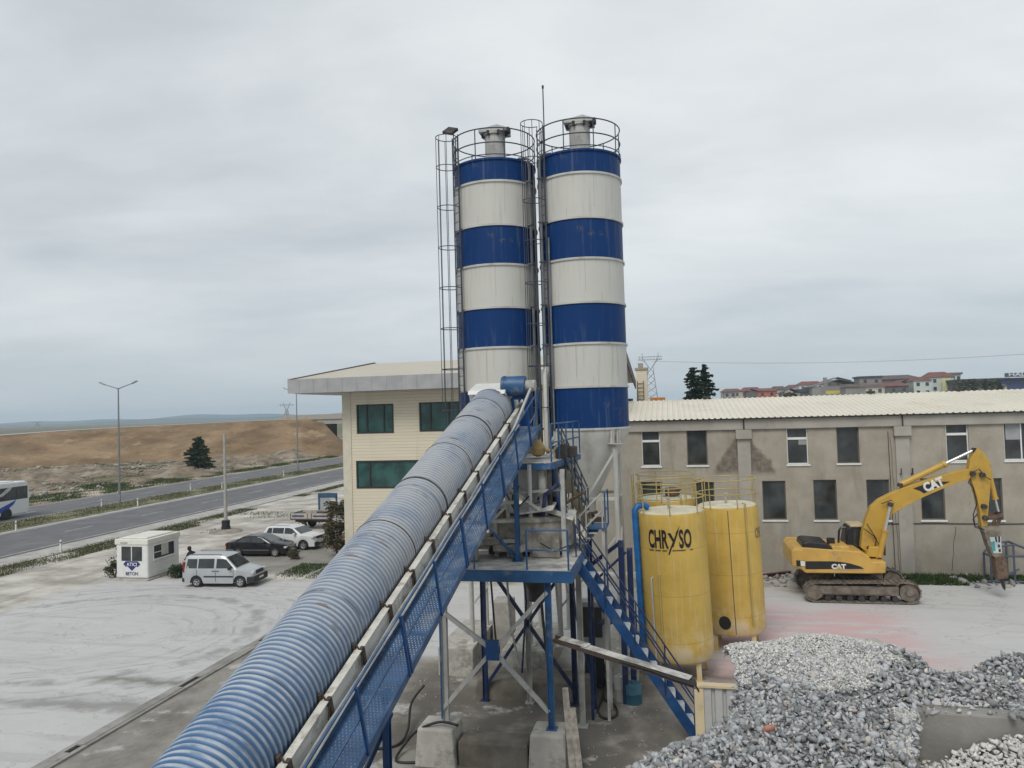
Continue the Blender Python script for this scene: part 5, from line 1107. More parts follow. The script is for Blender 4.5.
ram((515, 228), (815, 86), .60, .13, .065, BC, 'stick_ram')
for v in (BC-.45, BC+.45): ram((418, 520), (464, 302), .52, .125, .06, v, 'boom_ram')
ram((868, 150), (915, 345), .68, .105, .05, BC, 'bucket_ram')
mb = MB(); a, b = E(*c8(845, 362)), E(*c8(920, 345)); mb.beam((a[0], BC-.3, a[1]), (b[0], BC-.3, b[1]), .06, .14); mb.beam((a[0], BC+.3, a[1]), (b[0], BC+.3, b[1]), .06, .14); c_ = E(*c8(890, 408)); mb.beam((b[0], BC-.2, b[1]), (c_[0], BC-.2, c_[1]), .06, .13); mb.beam((b[0], BC+.2, b[1]), (c_[0], BC+.2, c_[1]), .06, .13); mb.build('link_arm', RUST, ex)
for pt in ((800, 180), (838, 185), (845, 312), (850, 358), (385, 480)):
    x, z = E(*c8(*pt)); mb = MB(); mb.lathe([(.11, BC-.37), (.11, BC+.37)], 16, (x, 0, z), axis='y'); mb.build('pivot_pin', DARK, ex, smooth=True)
mb = MB(); mb.prism(out([(836, 396), (866, 392), (908, 392), (915, 430), (920, 515), (895, 520), (880, 510), (862, 465), (848, 420)]), BC-.24, BC+.24); mb.build('breaker_bracket', M('bracket_grey', (.20, .17, .13), .8, var=.35, sc=4, dirt=(.1, .08, .06), damt=.6), ex, bevel=.02)
mb = MB(); mb.add([(x, BC-.252, z) for x, z in out([(868, 436), (914, 432), (917, 500), (884, 500)])], [(0,1,2,3)], 0); mb.add([(x, BC-.256, z) for x, z in out([(870, 455), (888, 452), (892, 492), (880, 492)])], [(0,1,2,3)], 1)
for pts in (((888, 434), (896, 434), (898, 456), (892, 454)), ((902, 432), (909, 432), (910, 455), (903, 456)), ((900, 466), (908, 464), (910, 476), (902, 478)), ((903, 484), (912, 482), (913, 495), (905, 496))): mb.add([(x, BC-.258, z) for x, z in out(pts)], [(0,1,2,3)], 2)
mb.build('breaker_label', [M('label_pale', (.45, .50, .50), .6, var=.2), M('label_teal', (.06, .27, .28), .6), MBLK], ex)
mb = MB(); mb.prism(out([(890, 515), (925, 505), (940, 530), (946, 605), (900, 608), (893, 560)]), BC-.26, BC+.26); mb.build('breaker_body', RUST, ex, bevel=.06)
a, b, c_ = E(*c8(925, 604)), E(*c8(935, 640)), E(*c8(940, 656)); mb = MB(); mb.tube([(a[0], BC, a[1]), (b[0], BC, b[1]), (c_[0], BC, c_[1])], [.075, .07, .012], 14); mb.build('chisel', DARK, ex, smooth=True)
for pts, v in (([(792, 195), (780, 215), (800, 235), (815, 300), (800, 345), (808, 390), (840, 402)], BC-.3), ([(815, 340), (798, 362), (806, 395), (845, 405)], BC-.34), ([(360, 400), (400, 430), (425, 470), (418, 505)], BC-.36), ([(372, 380), (410, 440), (400, 495)], BC-.36), ([(430, 300), (470, 285), (480, 300), (462, 310)], BC-.36), ([(800, 172), (822, 160), (845, 190), (870, 205)], BC-.34)):
    mb = MB(); P = [Vector((x, v, z)) for x, z in out(pts)]; mb.tube(P, .022, 6); mb.build('hydraulic_hose', BLACK, ex, smooth=True)
mb = MB(); mb.prism(out([(365, 510), (380, 470), (425, 470), (440, 515)]), BC-.5, BC+.5); mb.build('boom_foot', CATY2, ex, bevel=.04)
mb = MB(); mb.cbox((E(*c8(450, 480))[0], BC+.5, E(*c8(450, 480))[1]), (.3, .4, .9)); mb.build('red_guard', M('oxide_red', (.10, .03, .025), .7), ex, bevel=.05)

for ob_ in bpy.data.objects:
    if ob_.parent in (ex, cab) and ob_.type == 'MESH' and ob_.name.split('.')[0] in ('upper_body', 'counterweight', 'engine_hood', 'hood_handrail', 'cab', 'cab_roof', 'cab_window', 'cab_guard', 'mirror', 'valve_cover', 'side_decal', 'number_plate', 'lettering', 'panel_line'):
        f_ = .94 if ob_.name.split('.')[0] in ('cab', 'cab_roof', 'cab_window', 'cab_guard') else .84
        for v_ in ob_.data.vertices: v_.co.z = .93+(v_.co.z-.93)*f_; v_.co.x += .09
ex.location = xy(7.8+.2, 36.6+.15, 0); ex.scale = (1.005,)*3
# ------------------------------------------------------------------ vehicles
TYRE = M('tyre', (.018, .018, .018), .85, var=.2, dirt=(.16, .15, .14), damt=.5, dsc=4); RIM = M('rim', (.48, .48, .49), .4, metal=.5, var=.1); CGL = glass('car_glass', (.03, .038, .04), .7)
TRIMB = M('car_trim', (.02, .02, .021), .6); LAMP = M('head_lamp', (.55, .57, .58), .15, var=.05); TAIL = M('tail_lamp', (.25, .01, .01), .3); PLATE = M('plate_white', (.65, .65, .65), .5)
def wheel(par, x, y, r, w, side, rim=RIM, spokes=True):
    mb = MB(); mb.lathe([(r*.62, -w/2), (r*.9, -w/2), (r, -w*.36), (r, w*.36), (r*.9, w/2), (r*.62, w/2)], 28, (x, y, r), axis='y', cap=False); wh = mb.build('wheel', TYRE, par, smooth=True)
    mb = MB(); o = side*w*.34
    mb.lathe([(0.001, o+side*.02), (r*.16, o+side*.02), (r*.2, o-side*.015), (r*.52, o-side*.01), (r*.60, o+side*.02), (r*.64, o-side*.02)], 28, (x, y, r), axis='y', cap=False); rm = mb.build('rim', rim, wh, smooth=True)
    if spokes:
        mb = MB()
        for k in range(5):
            a = 2*pi*k/5+.3; a2 = a+pi/5
            for q in (a2,): mb.add([(x+r*.24*cos(q-.3), y+o+side*.004, r+r*.24*sin(q-.3)), (x+r*.24*cos(q+.3), y+o+side*.004, r+r*.24*sin(q+.3)), (x+r*.5*cos(q+.22), y+o+side*.004, r+r*.5*sin(q+.22)), (x+r*.5*cos(q-.22), y+o+side*.004, r+r*.5*sin(q-.22))], [(0,1,2,3)])
        mb.build('rim_openings', TRIMB, wh)
def car(name, label, cat, u, v, yaw, paint, W, top, belt, width, wheels, r, glass_side, screen, rear, zlow=.24, extras=None, rail=False, trimlow=False, group=None, rimmat=RIM, scale=.92):
    """lofted body: top/belt/width are (x, value) profiles along the car, wheels the two axle positions; front towards +x"""
    root = thing(name, label, cat, u, v, 0, group, yaw, local=True)
    tx, tz = zip(*top); bx, bz = zip(*belt); wx, ww = zip(*width)
    xs = sorted({round(x, 3) for x in list(np.arange(tx[0], tx[-1]+.001, .06))+list(tx)})
    T = lambda x: float(np.interp(x, tx, tz)); B = lambda x: float(min(np.interp(x, bx, bz), T(x)-.05)); Wd = lambda x: float(np.interp(x, wx, ww))*W/2
    roof = max(tz)
    def WT(x): 
        h = max(0, T(x)-B(x)-.05)/(roof-np.interp(x, bx, bz)+1e-6); return Wd(x)*(.955-.155*min(1, h))
    ra = r+.07
    def low(x):
        z = zlow
        for c in wheels:
            d = abs(x-c)
            if d < ra: z = max(z, r+sqrt(ra*ra-d*d))
        return z
    vs = []; fs = []; mi = []; n = 0
    for x in xs:
        w = Wd(x); t = T(x); b = B(x); lo = low(x); wt = WT(x); mid = max(lo+.03, .2+.45*(b-.2)); mid = min(mid, b-.02)
        lo = min(lo, mid-.01)
        half = [(.0, zlow), (w*.72, zlow), (w*.985, lo), (w, mid), (w*.985, b), (wt*1.005, max(b+.01, t-.07)), (wt*.93, t-.012), (wt*.5, t), (0, t+.006)]
        ring = [(x, -y, z) for y, z in half]+[(x, y, z) for y, z in half[-2:0:-1]]
        vs += ring; n = len(ring)
    for i in range(len(xs)-1):
        for k in range(n):
            fs.append((i*n+k, i*n+(k+1) % n, (i+1)*n+(k+1) % n, (i+1)*n+k))
            arch = low((xs[i]+xs[i+1])/2) > zlow+.02
            mi.append(1 if k in (0, n-1) or (k in (1, n-2) and arch) else (1 if trimlow and k in (1, n-2) else 0))
    fs += [tuple(range(n)), tuple(range((len(xs)-1)*n, len(xs)*n))]; mi += [0, 0]
    mb = MB(); mb.v = vs; mb.f = fs; mb.mi = mi; body = mb.build('body', [paint, TRIMB], root, smooth=True, angle=42)
    def side_y(x, z):
        b = B(x); t = T(x)-.07; q = min(1, max(0, (z-b)/max(.02, t-b))); return Wd(x)*.985+(WT(x)*1.005-Wd(x)*.985)*q+.008
    for poly in glass_side:
        for s in (-1, 1):
            mb = MB(); mb.add([(x, s*side_y(x, z), z) for x, z in poly], [tuple(range(len(poly)))]); mb.build('side_window', CGL, root)
    for nm, (xa, xb) in (('windscreen', screen), ('rear_window', rear)):
        mb = MB(); N = 8
        for k in range(N):
            p, q = xa+(xb-xa)*k/N, xa+(xb-xa)*(k+1)/N
            for m in range(6):
                fy = [-.9+.3*m, -.9+.3*(m+1)]
                mb.quad(*[(x, WT(x)*y, T(x)+.012-(.012 if abs(y) > .8 else 0)*.6) for x, y in ((p, fy[0]), (q, fy[0]), (q, fy[1]), (p, fy[1]))])
        mb.build(nm, CGL, root, smooth='all')
    for c in wheels:
        for s in (-1, 1): wheel(root, c, s*(W/2-.12), r, .20, s, rimmat)
    if extras: extras(root, T, B, Wd, side_y)
    root.scale = (scale,)*3
    return root, T, B, Wd, side_y
def boxes(root, name, mat, lst, bevel=.0):
    for a, b in lst: mb = MB(); mb.box(a, b); mb.build(name, mat, root, bevel=bevel)
SILVER = M('silver_paint', (.46, .48, .49), .3, metal=.3, var=.04); NOIR = M('black_paint', (.008, .008, .011), .18, var=.1, spec=.6); BLANC = M('white_car_paint', (.66, .67, .67), .3, var=.04)
# van
def van_x(root, T, B, Wd, sy):
    boxes(root, 'headlight', LAMP, [((1.98, s*.62-.16, .74), (2.15, s*.62+.16, .90)) for s in (-1, 1)], .03)
    boxes(root, 'front_bumper', TRIMB, [((1.75, -.86, .24), (2.24, .86, .62))], .06); boxes(root, 'grille', TRIMB, [((2.05, -.44, .70), (2.17, .44, .90))], .02)
    boxes(root, 'number_plate', PLATE, [((2.245, -.26, .42), (2.255, .26, .53))]); boxes(root, 'rear_bumper', TRIMB, [((-2.24, -.86, .30), (-1.98, .86, .56))], .05)
    boxes(root, 'tail_lamp', TAIL, [((-2.17, s*.80-.06, .85), (-2.05, s*.80+.06, 1.45)) for s in (-1, 1)], .02)
    boxes(root, 'side_moulding', TRIMB, [((-.85, s*.905-.02, .60), (.95, s*.905+.02, .67)) for s in (-1, 1)]); boxes(root, 'wing_mirror', TRIMB, [((.72, s*1.0-.09, 1.03), (.86, s*1.0+.09, 1.2)) for s in (-1, 1)], .03)
    for s in (-1, 1):
        mb = MB(); mb.tube([(-1.9, s*.66, 1.80), (-1.85, s*.66, 1.86), (.1, s*.66, 1.87), (.2, s*.66, 1.80)], .022, 6); mb.build('roof_rail', M('rail_dark', (.1, .1, .1), .5), root)
    boxes(root, 'door_handle', TRIMB, [((x-.08, s*.905-.02, .93), (x+.08, s*.905+.025, .96)) for x in (-.25, .02) for s in (-1, 1)])
    for s in (-1, 1):
        for x in (-.12, .98, -1.28): mb = MB(); mb.box((x-.006, s*.893-.02, .36), (x+.006, s*.893+.022, 1.0)); mb.build('door_gap', TRIMB, root)
vx_, vy_, _ = gr(219, 586)
car('panel_van', 'silver glazed van with dark bumpers parked on the pale yard beside the white booth', 'van', vx_+.1, vy_+.45, radians(4), SILVER, 1.80,
    [(-2.20, .95), (-2.12, 1.45), (-2.02, 1.76), (-1.85, 1.82), (.15, 1.82), (.45, 1.74), (1.18, 1.08), (1.85, .95), (2.10, .84), (2.18, .62)], [(-2.2, 1.06), (2.2, 1.02)], [(-2.2, .93), (-1.9, 1), (1.4, 1), (2.0, .9), (2.18, .74)], (-1.32, 1.36), .315,
    [[(-1.95, 1.10), (-1.28, 1.10), (-1.28, 1.62), (-1.88, 1.62)], [(-1.20, 1.10), (-.22, 1.10), (-.22, 1.63), (-1.20, 1.63)], [(-.08, 1.10), (1.0, 1.10), (.50, 1.58), (.30, 1.62), (-.08, 1.63)]], (.50, 1.13), (-2.10, -2.03), extras=van_x)
def sed_x(root, T, B, Wd, sy):
    boxes(root, 'headlight', LAMP, [((2.05, s*.58-.22, .58), (2.25, s*.58+.2, .72)) for s in (-1, 1)], .03); boxes(root, 'grille', M('chrome', (.3, .3, .3), .3, metal=.7), [((2.22, -.36, .52), (2.33, .36, .70))], .02)
    boxes(root, 'tail_lamp', TAIL, [((-2.36, s*.62-.2, .72), (-2.22, s*.62+.2, .92)) for s in (-1, 1)], .02); boxes(root, 'wing_mirror', NOIR, [((.62, s*.98-.1, .94), (.76, s*.98+.08, 1.07)) for s in (-1, 1)], .03)
    boxes(root, 'chrome_strip', M('strip_grey', (.18, .16, .15), .4), [((-1.0, s*.905-.02, .46), (1.0, s*.905+.012, .50)) for s in (-1, 1)]); boxes(root, 'number_plate', PLATE, [((2.335, -.26, .38), (2.345, .26, .49))])
bx_, by_, _ = gr(258, 556)
car('sedan_car', 'black saloon car parked between the silver van and the white off-roader', 'car', bx_, by_+.5, radians(2), NOIR, 1.82,
    [(-2.36, .62), (-2.30, .98), (-1.72, 1.06), (-1.05, 1.36), (-.55, 1.45), (.05, 1.44), (.45, 1.34), (1.15, 1.00), (1.9, .88), (2.22, .74), (2.34, .52)], [(-2.36, .95), (-1.6, .97), (1.2, .93), (2.34, .8)], [(-2.36, .82), (-1.9, .97), (-.5, 1), (1.4, .98), (2.0, .88), (2.34, .68)], (-1.36, 1.42), .315,
    [[(-1.45, 1.02), (-.42, 1.0), (-.42, 1.36), (-.75, 1.35), (-1.02, 1.27)], [(-.34, 1.0), (.88, .98), (.40, 1.27), (.05, 1.36), (-.34, 1.37)]], (.50, 1.12), (-1.62, -1.05), zlow=.20, extras=sed_x)
def suv_x(root, T, B, Wd, sy):
    boxes(root, 'headlight', LAMP, [((1.95, s*.62-.22, .84), (2.16, s*.62+.2, .98)) for s in (-1, 1)], .03); boxes(root, 'grille', TRIMB, [((2.08, -.42, .80), (2.22, .42, .96))], .02)
    boxes(root, 'front_bumper', TRIMB, [((1.98, -.72, .28), (2.26, .72, .58))], .05); boxes(root, 'wing_mirror', BLANC, [((.62, s*1.02-.1, 1.10), (.78, s*1.02+.08, 1.25)) for s in (-1, 1)], .03); boxes(root, 'number_plate', PLATE, [((2.262, -.26, .50), (2.27, .26, .61))])
    boxes(root, 'tail_lamp', TAIL, [((-2.24, s*.66-.18, .95), (-2.12, s*.66+.18, 1.12)) for s in (-1, 1)], .02)
    for s in (-1, 1):
        mb = MB(); mb.tube([(-1.6, s*.62, 1.64), (-1.5, s*.62, 1.71), (.1, s*.62, 1.71), (.25, s*.62, 1.64)], .02, 6); mb.build('roof_rail', MATS['chrome'], root)
sx_, sy_, _ = gr(291, 549)
car('suv_car', 'white off-roader with black lower trim parked beyond the black saloon', 'car', sx_-.05, sy_+.55, radians(-6), BLANC, 1.86,
    [(-2.22, .80), (-2.16, 1.15), (-1.80, 1.60), (-1.55, 1.66), (.10, 1.66), (.45, 1.58), (1.15, 1.14), (1.85, 1.04), (2.12, .92), (2.22, .66)], [(-2.22, 1.12), (2.22, 1.05)], [(-2.22, .88), (-1.8, .99), (1.4, 1), (1.95, .9), (2.22, .76)], (-1.34, 1.36), .35,
    [[(-1.78, 1.18), (-1.30, 1.17), (-1.30, 1.54), (-1.62, 1.53)], [(-1.24, 1.17), (-.30, 1.16), (-.30, 1.56), (-1.24, 1.55)], [(-.22, 1.16), (.92, 1.13), (.42, 1.50), (.15, 1.56), (-.22, 1.57)]], (.52, 1.12), (-2.14, -1.85), zlow=.27, extras=suv_x, trimlow=True)
# flatbed truck
tx_, ty_, _ = gr(322, 530)
tk = thing('flatbed_truck', 'small worn flatbed truck parked behind the bush by the office corner', 'truck', tx_-.2, ty_+.8, 0, yaw=radians(-2), local=True)
BOARD = M('truck_board', (.42, .40, .36), .7, var=.15, dirt=(.2, .17, .14), damt=.6, dsc=2)
mb = MB(); mb.box((-2.6, -1.0, .85), (1.0, 1.0, .95)); mb.build('bed_floor', RUST, tk)
for nm, a, b in (('side_board', (-2.6, -1.05, .96), (1.0, -1.0, 1.42)), ('side_board', (-2.6, 1.0, .96), (1.0, 1.05, 1.42)), ('tail_board', (-2.66, -1.05, .96), (-2.61, 1.05, 1.42)), ('head_board', (1.0, -1.05, .96), (1.06, 1.05, 1.7))):
    mb = MB(); mb.box(a, b); sb = mb.build(nm, BOARD, tk)
    if nm == 'side_board' and a[1] < 0:
        for x0, x1 in ((-2.45, -1.3), (-.45, .85)): mb = MB(); mb.box((x0, -1.062, 1.12), (x1, -1.052, 1.26)); mb.build('blue_stripe', M('stripe_blue', (.03, .06, .2), .5), sb)
        for x in (-2.58, -1.0, -.6, .95): mb = MB(); mb.box((x-.03, -1.075, .9), (x+.03, -1.052, 1.42)); mb.build('stake', RUST, sb)
mb = MB(); mb.box((-2.5, -.45, .6), (3.0, -.3, .84)); mb.box((-2.5, .3, .6), (3.0, .45, .84)); mb.build('chassis', DARK, tk)
mb = MB(); mb.prism([(1.2, .55), (2.95, .55), (3.0, 1.2), (2.75, 2.05), (2.6, 2.12), (1.3, 2.15), (1.2, 2.05)], -.95, .95); cbk = mb.build('cab', M('cab_grey', (.42, .42, .41), .5, dirt=(.2, .18, .15), damt=.5), tk, bevel=.07)
for s in (-1, 1): mb = MB(); mb.add([(x, s*.958, z) for x, z in ((1.55, 1.3), (2.75, 1.3), (2.58, 1.95), (1.55, 1.98))], [(0,1,2,3)]); mb.build('side_window', CGL, cbk)
mb = MB(); mb.quad((1.185, -.7, 1.45), (1.185, .7, 1.45), (1.185, .65, 1.95), (1.185, -.65, 1.95)); mb.build('rear_window', CGL, cbk)
for x in (-1.6, 2.2):
    for s in (-1, 1): wheel(tk, x, s*.82, .40, .24, s, RUST)
mb = MB(); r7 = random.Random(6)
for k in range(7): mb.cbox((r7.uniform(-2, .6), r7.uniform(-.7, .7), 1.1+r7.uniform(0, .25)), (r7.uniform(.3, .8), r7.uniform(.3, .6), r7.uniform(.2, .4)), rz=r7.uniform(0, 3))
mb.build('scrap_load', RUST, tk, bevel=.03)
tk.scale = (.92,)*3
# blue framed board standing behind the truck
q = aty(328, 511, 62); nb = thing('notice_board', 'blue framed board standing beyond the flatbed truck', 'board', q[0], q[1], 0, yaw=0, local=True)
mb = MB(); mb.box((-.85, -.04, .9), (-.70, .04, 2.3)); mb.box((.70, -.04, .9), (.85, .04, 2.3)); mb.box((-.85, -.04, 2.1), (.85, .04, 2.5)); mb.box((-.85, -.04, .0), (-.78, .04, .9)); mb.box((.78, -.04, 0), (.85, .04, .9)); mb.box((-.7, -.035, .85), (.7, .035, 1.0)); mb.build('frame', M('board_blue', (.03, .09, .17), .6, var=.2), nb)
mb = MB(); mb.box((-.66, -.02, 1.02), (.1, .02, 2.08)); mb.build('panel', M('board_grey', (.35, .37, .38), .7), nb)
# bus on the far carriageway
bs = thing('coach_bus', 'white coach with a dark window band and blue swoosh on the far carriageway', 'bus', 0, 0, 0.1, yaw=pi/2, local=True)
q = gr(31, 517); bs.location = xy(FAR0-3.0, q[1]-5.9, .10)
mb = MB(); mb.prism([(-5.95, .35), (5.85, .35), (5.98, .8), (5.98, 2.6), (5.8, 3.25), (5.5, 3.42), (-5.5, 3.42), (-5.9, 3.1), (-6, 1.2)], -1.25, 1.25); mb.build('body', M('coach_white', (.70, .71, .72), .3, var=.04), bs, bevel=.12, seg=3)
for s in (-1, 1):
    mb = MB(); mb.add([(x, s*1.257, z) for x, z in ((-5.6, 1.75), (5.75, 1.75), (5.75, 2.95), (-5.6, 2.95))], [(0,1,2,3)]); w = mb.build('window_band', CGL, bs)
    for x in np.arange(-4.5, 5.5, 1.5): mb = MB(); mb.box((x-.02, s*1.26-.003, 1.76), (x+.02, s*1.26+.003, 2.94)); mb.build('window_joint', TRIMB, w)
    mb = MB(); mb.add([(x, s*1.262, z) for x, z in ((2.0, .6), (3.3, .75), (4.2, 1.35), (4.5, 1.75), (3.7, 1.45), (2.6, 1.1), (1.6, .95))], [tuple(range(7))]); mb.build('blue_swoosh', M('swoosh_blue', (.01, .07, .36), .4), bs)
    mb = MB(); mb.add([(x, s*1.268, z) for x, z in ((1.8, 2.0), (3.0, 2.2), (3.9, 2.75), (4.0, 2.95), (3.6, 2.95), (2.8, 2.42), (1.6, 2.15))], [tuple(range(7))]); mb.build('white_swoosh', M('swoosh_pale', (.5, .45, .5), .4), bs)
mb = MB(); mb.quad((6.0, -1.0, 2.0), (6.0, 1.0, 2.0), (5.9, .95, 2.9), (5.9, -.95, 2.9)); mb.build('rear_window', CGL, bs); mb = MB(); mb.box((-5.0, -1.0, 3.42), (4.5, 1.0, 3.52)); mb.build('roof_unit', MATS['coach_white'], bs, bevel=.04)
for x in (-3.6, 3.4):
    for s in (-1, 1):
        mb = MB(); mb.lathe([(.0, s*1.256), (.60, s*1.256)], 24, (x, 0, .50), axis='y', cap=False); mb.build('wheel_arch', TRIMB, bs); wheel(bs, x, s*1.14, .50, .28, s)
# weighbridge booth
ba, bb, bc = gr(148, 581), gr(118, 580), gr(178, 571)
bt = thing('yard_booth', 'small white booth with dark windows and blue lettering at the yard entrance', 'booth', ba[0], ba[1], 0, local=True)
BW, BD, BH = 2.05, 2.75, 2.28
BWH = M('booth_white', (.70, .70, .675), .55, var=.04, dirt=(.45, .41, .33), damt=.45, dsc=1.6, dlo=.55, streak=True)
mb = MB(); mb.box((-BW, 0, .12), (0, BD, BH)); mb.build('body', BWH, bt, bevel=.10, seg=3)
mb = MB(); mb.box((-BW-.05, -.05, BH-.28), (.05, BD+.05, BH+.02)); mb.lathe([(1.45, BH+.0), (1.3, BH+.10), (.8, BH+.15), (0, BH+.17)], 4, (-BW/2, BD/2, 0)) if False else mb.box((-BW+.2, .2, BH+.022), (-.2, BD-.2, BH+.10)); mb.build('roof', M('booth_roof', (.70, .69, .62), .6, var=.05, dirt=(.5, .45, .33), damt=.4), bt, bevel=.09, seg=3)
mb = MB(); mb.box((-BW-.1, -.1, -.05), (.1, BD+.1, .115)); mb.build('base_slab', CONC, bt, bevel=.03)
mb = MB(); mb.quad((-1.68, -.012, 1.10), (-.36, -.012, 1.10), (-.36, -.012, 1.90), (-1.68, -.012, 1.90)); w = mb.build('front_window', GLD, bt); mb = MB(); mb.box((-1.045, -.03, 1.10), (-.995, -.013, 1.90)); mb.build('window_bar', PVC, w)
mb = MB(); y0, y1, z0, z1 = .42, 2.3, 1.12, 1.86; mb.box((.005, y0, z0), (.05, y0+.06, z1)); mb.box((.005, y1-.06, z0), (.05, y1, z1)); mb.box((.005, y0, z0-.10), (.09, y1, z0)); mb.box((.005, y0, z1), (.05, y1, z1+.07)); w = mb.build('side_window_frame', PVC, bt, bevel=.01)
mb = MB(); mb.quad((.012, y0+.06, z0), (.012, y1-.06, z0), (.012, y1-.06, z1), (.012, y0+.06, z1)); mb.build('pane', GLD, w); mb = MB(); mb.box((.016, 1.12, z0+.1), (.03, 1.72, z1)); mb.build('blind', M('blind_pale', (.5, .49, .45), .8), w); mb = MB(); mb.box((.02, y0, 1.45), (.04, 1.12, 1.49)); mb.build('sliding_bar', PVC, w)
for z in (.35, .72): mb = MB(); mb.box((.0, .25, z-.02), (.018, 2.55, z+.02)); mb.build('side_rib', BWH, bt)
SBL = M('sign_blue', (.012, .03, .16), .5)
mb = MB(); f = lambda x, y: (-1.02+x, -.016, .72+y); mb.add([f(x, y) for x, y in ((-.55, .20), (-.38, .36), (.38, .36), (.55, .20), (.38, .05), (.28, .08), (0, -.17), (-.28, .08), (-.38, .05))], [tuple(range(9))]); e = mb.build('sign_emblem', SBL, bt)
mb = MB(); mb.text('ATICI', .27, lambda x, y: (-1.02+x, -.022, .82+y), 1.0, .005); mb.build('sign_lettering', WHITE, e)
mb = MB(); mb.text('BETON', .27, lambda x, y: (-1.02+x, -.018, .30+y), .92, .004); mb.build('sign_word', SBL, e)
mb = MB(); mb.box((-1.7, -.075, BH-.20), (-1.25, -.052, BH-.13)); mb.build('roof_slot', GREYST, bt)
for k in range(4): mb = MB(); mb.lathe([(.04, .5+.4*k), (.04, .58+.4*k)], 8, (-BW-.05, .12, 0)); mb.build('hinge', DARK, bt)
# ------------------------------------------------------------------ lamp posts, poles, markers
LPM = M('lamp_post', (.22, .23, .235), .5, metal=.3, var=.08)
def lamp_post(u, v, h, label):
    o = thing('street_lamp', label, 'street lamp', u, v, .12, 'double arm street lamps on the road median', local=True)
    mb = MB(); mb.tube([(0, 0, 0), (0, 0, h*.5), (0, 0, h)], [.13, .10, .065], 12); mb.lathe([(.2, 0), (.2, .03), (.15, .05), (.15, .9), (.12, .95)], 12); mb.build('pole', LPM, o, smooth=True)
    for s in (-1, 1):
        mb = MB(); mb.tube([(0, 0, h-.12), (s*.5, 0, h+.06), (s*1.75, 0, h+.42)], [.055, .05, .04], 8); a = mb.build('arm', LPM, o, smooth=True)
        mb = MB(); mb.prism([(-.1, -.06), (.65, .02), (.68, .07), (.55, .15), (-.1, .05)], -.14, .14); hd = mb.build('lamp_head', M('lamp_head_grey', (.30, .31, .31), .5), a, bevel=.03); hd.location = (s*1.75, 0, h+.42); hd.rotation_euler = (0, -.28*1, 0 if s > 0 else pi)
    return o
LM = (NEAR1-1.0+FAR0)/2
q = gr(118, 505); lamp_post(q[0]+.2, q[1], 12.4, 'tall double arm street lamp on the median nearer the coach')
q = gr(294.5, 470.5); lamp_post(q[0]+.6, q[1], 12.8, 'double arm street lamp on the median partly behind the office roof')
q = gr(226, 532); up_ = thing('utility_pole', 'plain grey concrete utility pole with a black wrapped foot beside the dirt track', 'pole', q[0], q[1], 0, local=True)
mb = MB(); mb.tube([(0, 0, 0), (0, 0, 7.7)], [.15, .10], 10); pl = mb.build('pole', M('pole_grey', (.36, .35, .33), .85, var=.1), up_, smooth=True)
mb = MB(); mb.lathe([(.34, .0), (.36, .3), (.30, .62), (.33, .9), (.2, .95)], 14); mb.build('foot_wrap', BLACK, up_, smooth=True)
mb = MB(); mb.lathe([(.5, -.05), (1.3, .0), (1.15, .12), (.6, .22), (.2, .26)], 16); mb.build('soil_mound', M('mound', (.26, .235, .2), .95, var=.3), up_, smooth=True)
for i, (px, py) in enumerate(((16, 532), (60.7, 553), (101.6, 508), (137.7, 507), (190.5, 491), (222, 490), (283.6, 477))):
    q = gr(px, py); m = MB(); m.prism([(-.055, 0), (.055, 0), (.055, .78), (.0, .84), (-.055, .78)], -.04, .04); m.cur = 1; m.box((-.057, -.042, .58), (.057, .042, .68))
    where = ('median edge near the coach', 'near shoulder beside the verge grass', 'median just left of the nearer street lamp', 'median just right of the nearer street lamp', 'median left of the utility pole', 'median behind the utility pole', 'median left of the farther street lamp')[i]
    single('marker_post', m, [WHITE, M('reflector_grey', (.2, .15, .12), .4)], 'short white marker post on the '+where, 'marker post', q[0], q[1], 0.08 if i == 1 else .1, group='white marker posts along the road', local=True)
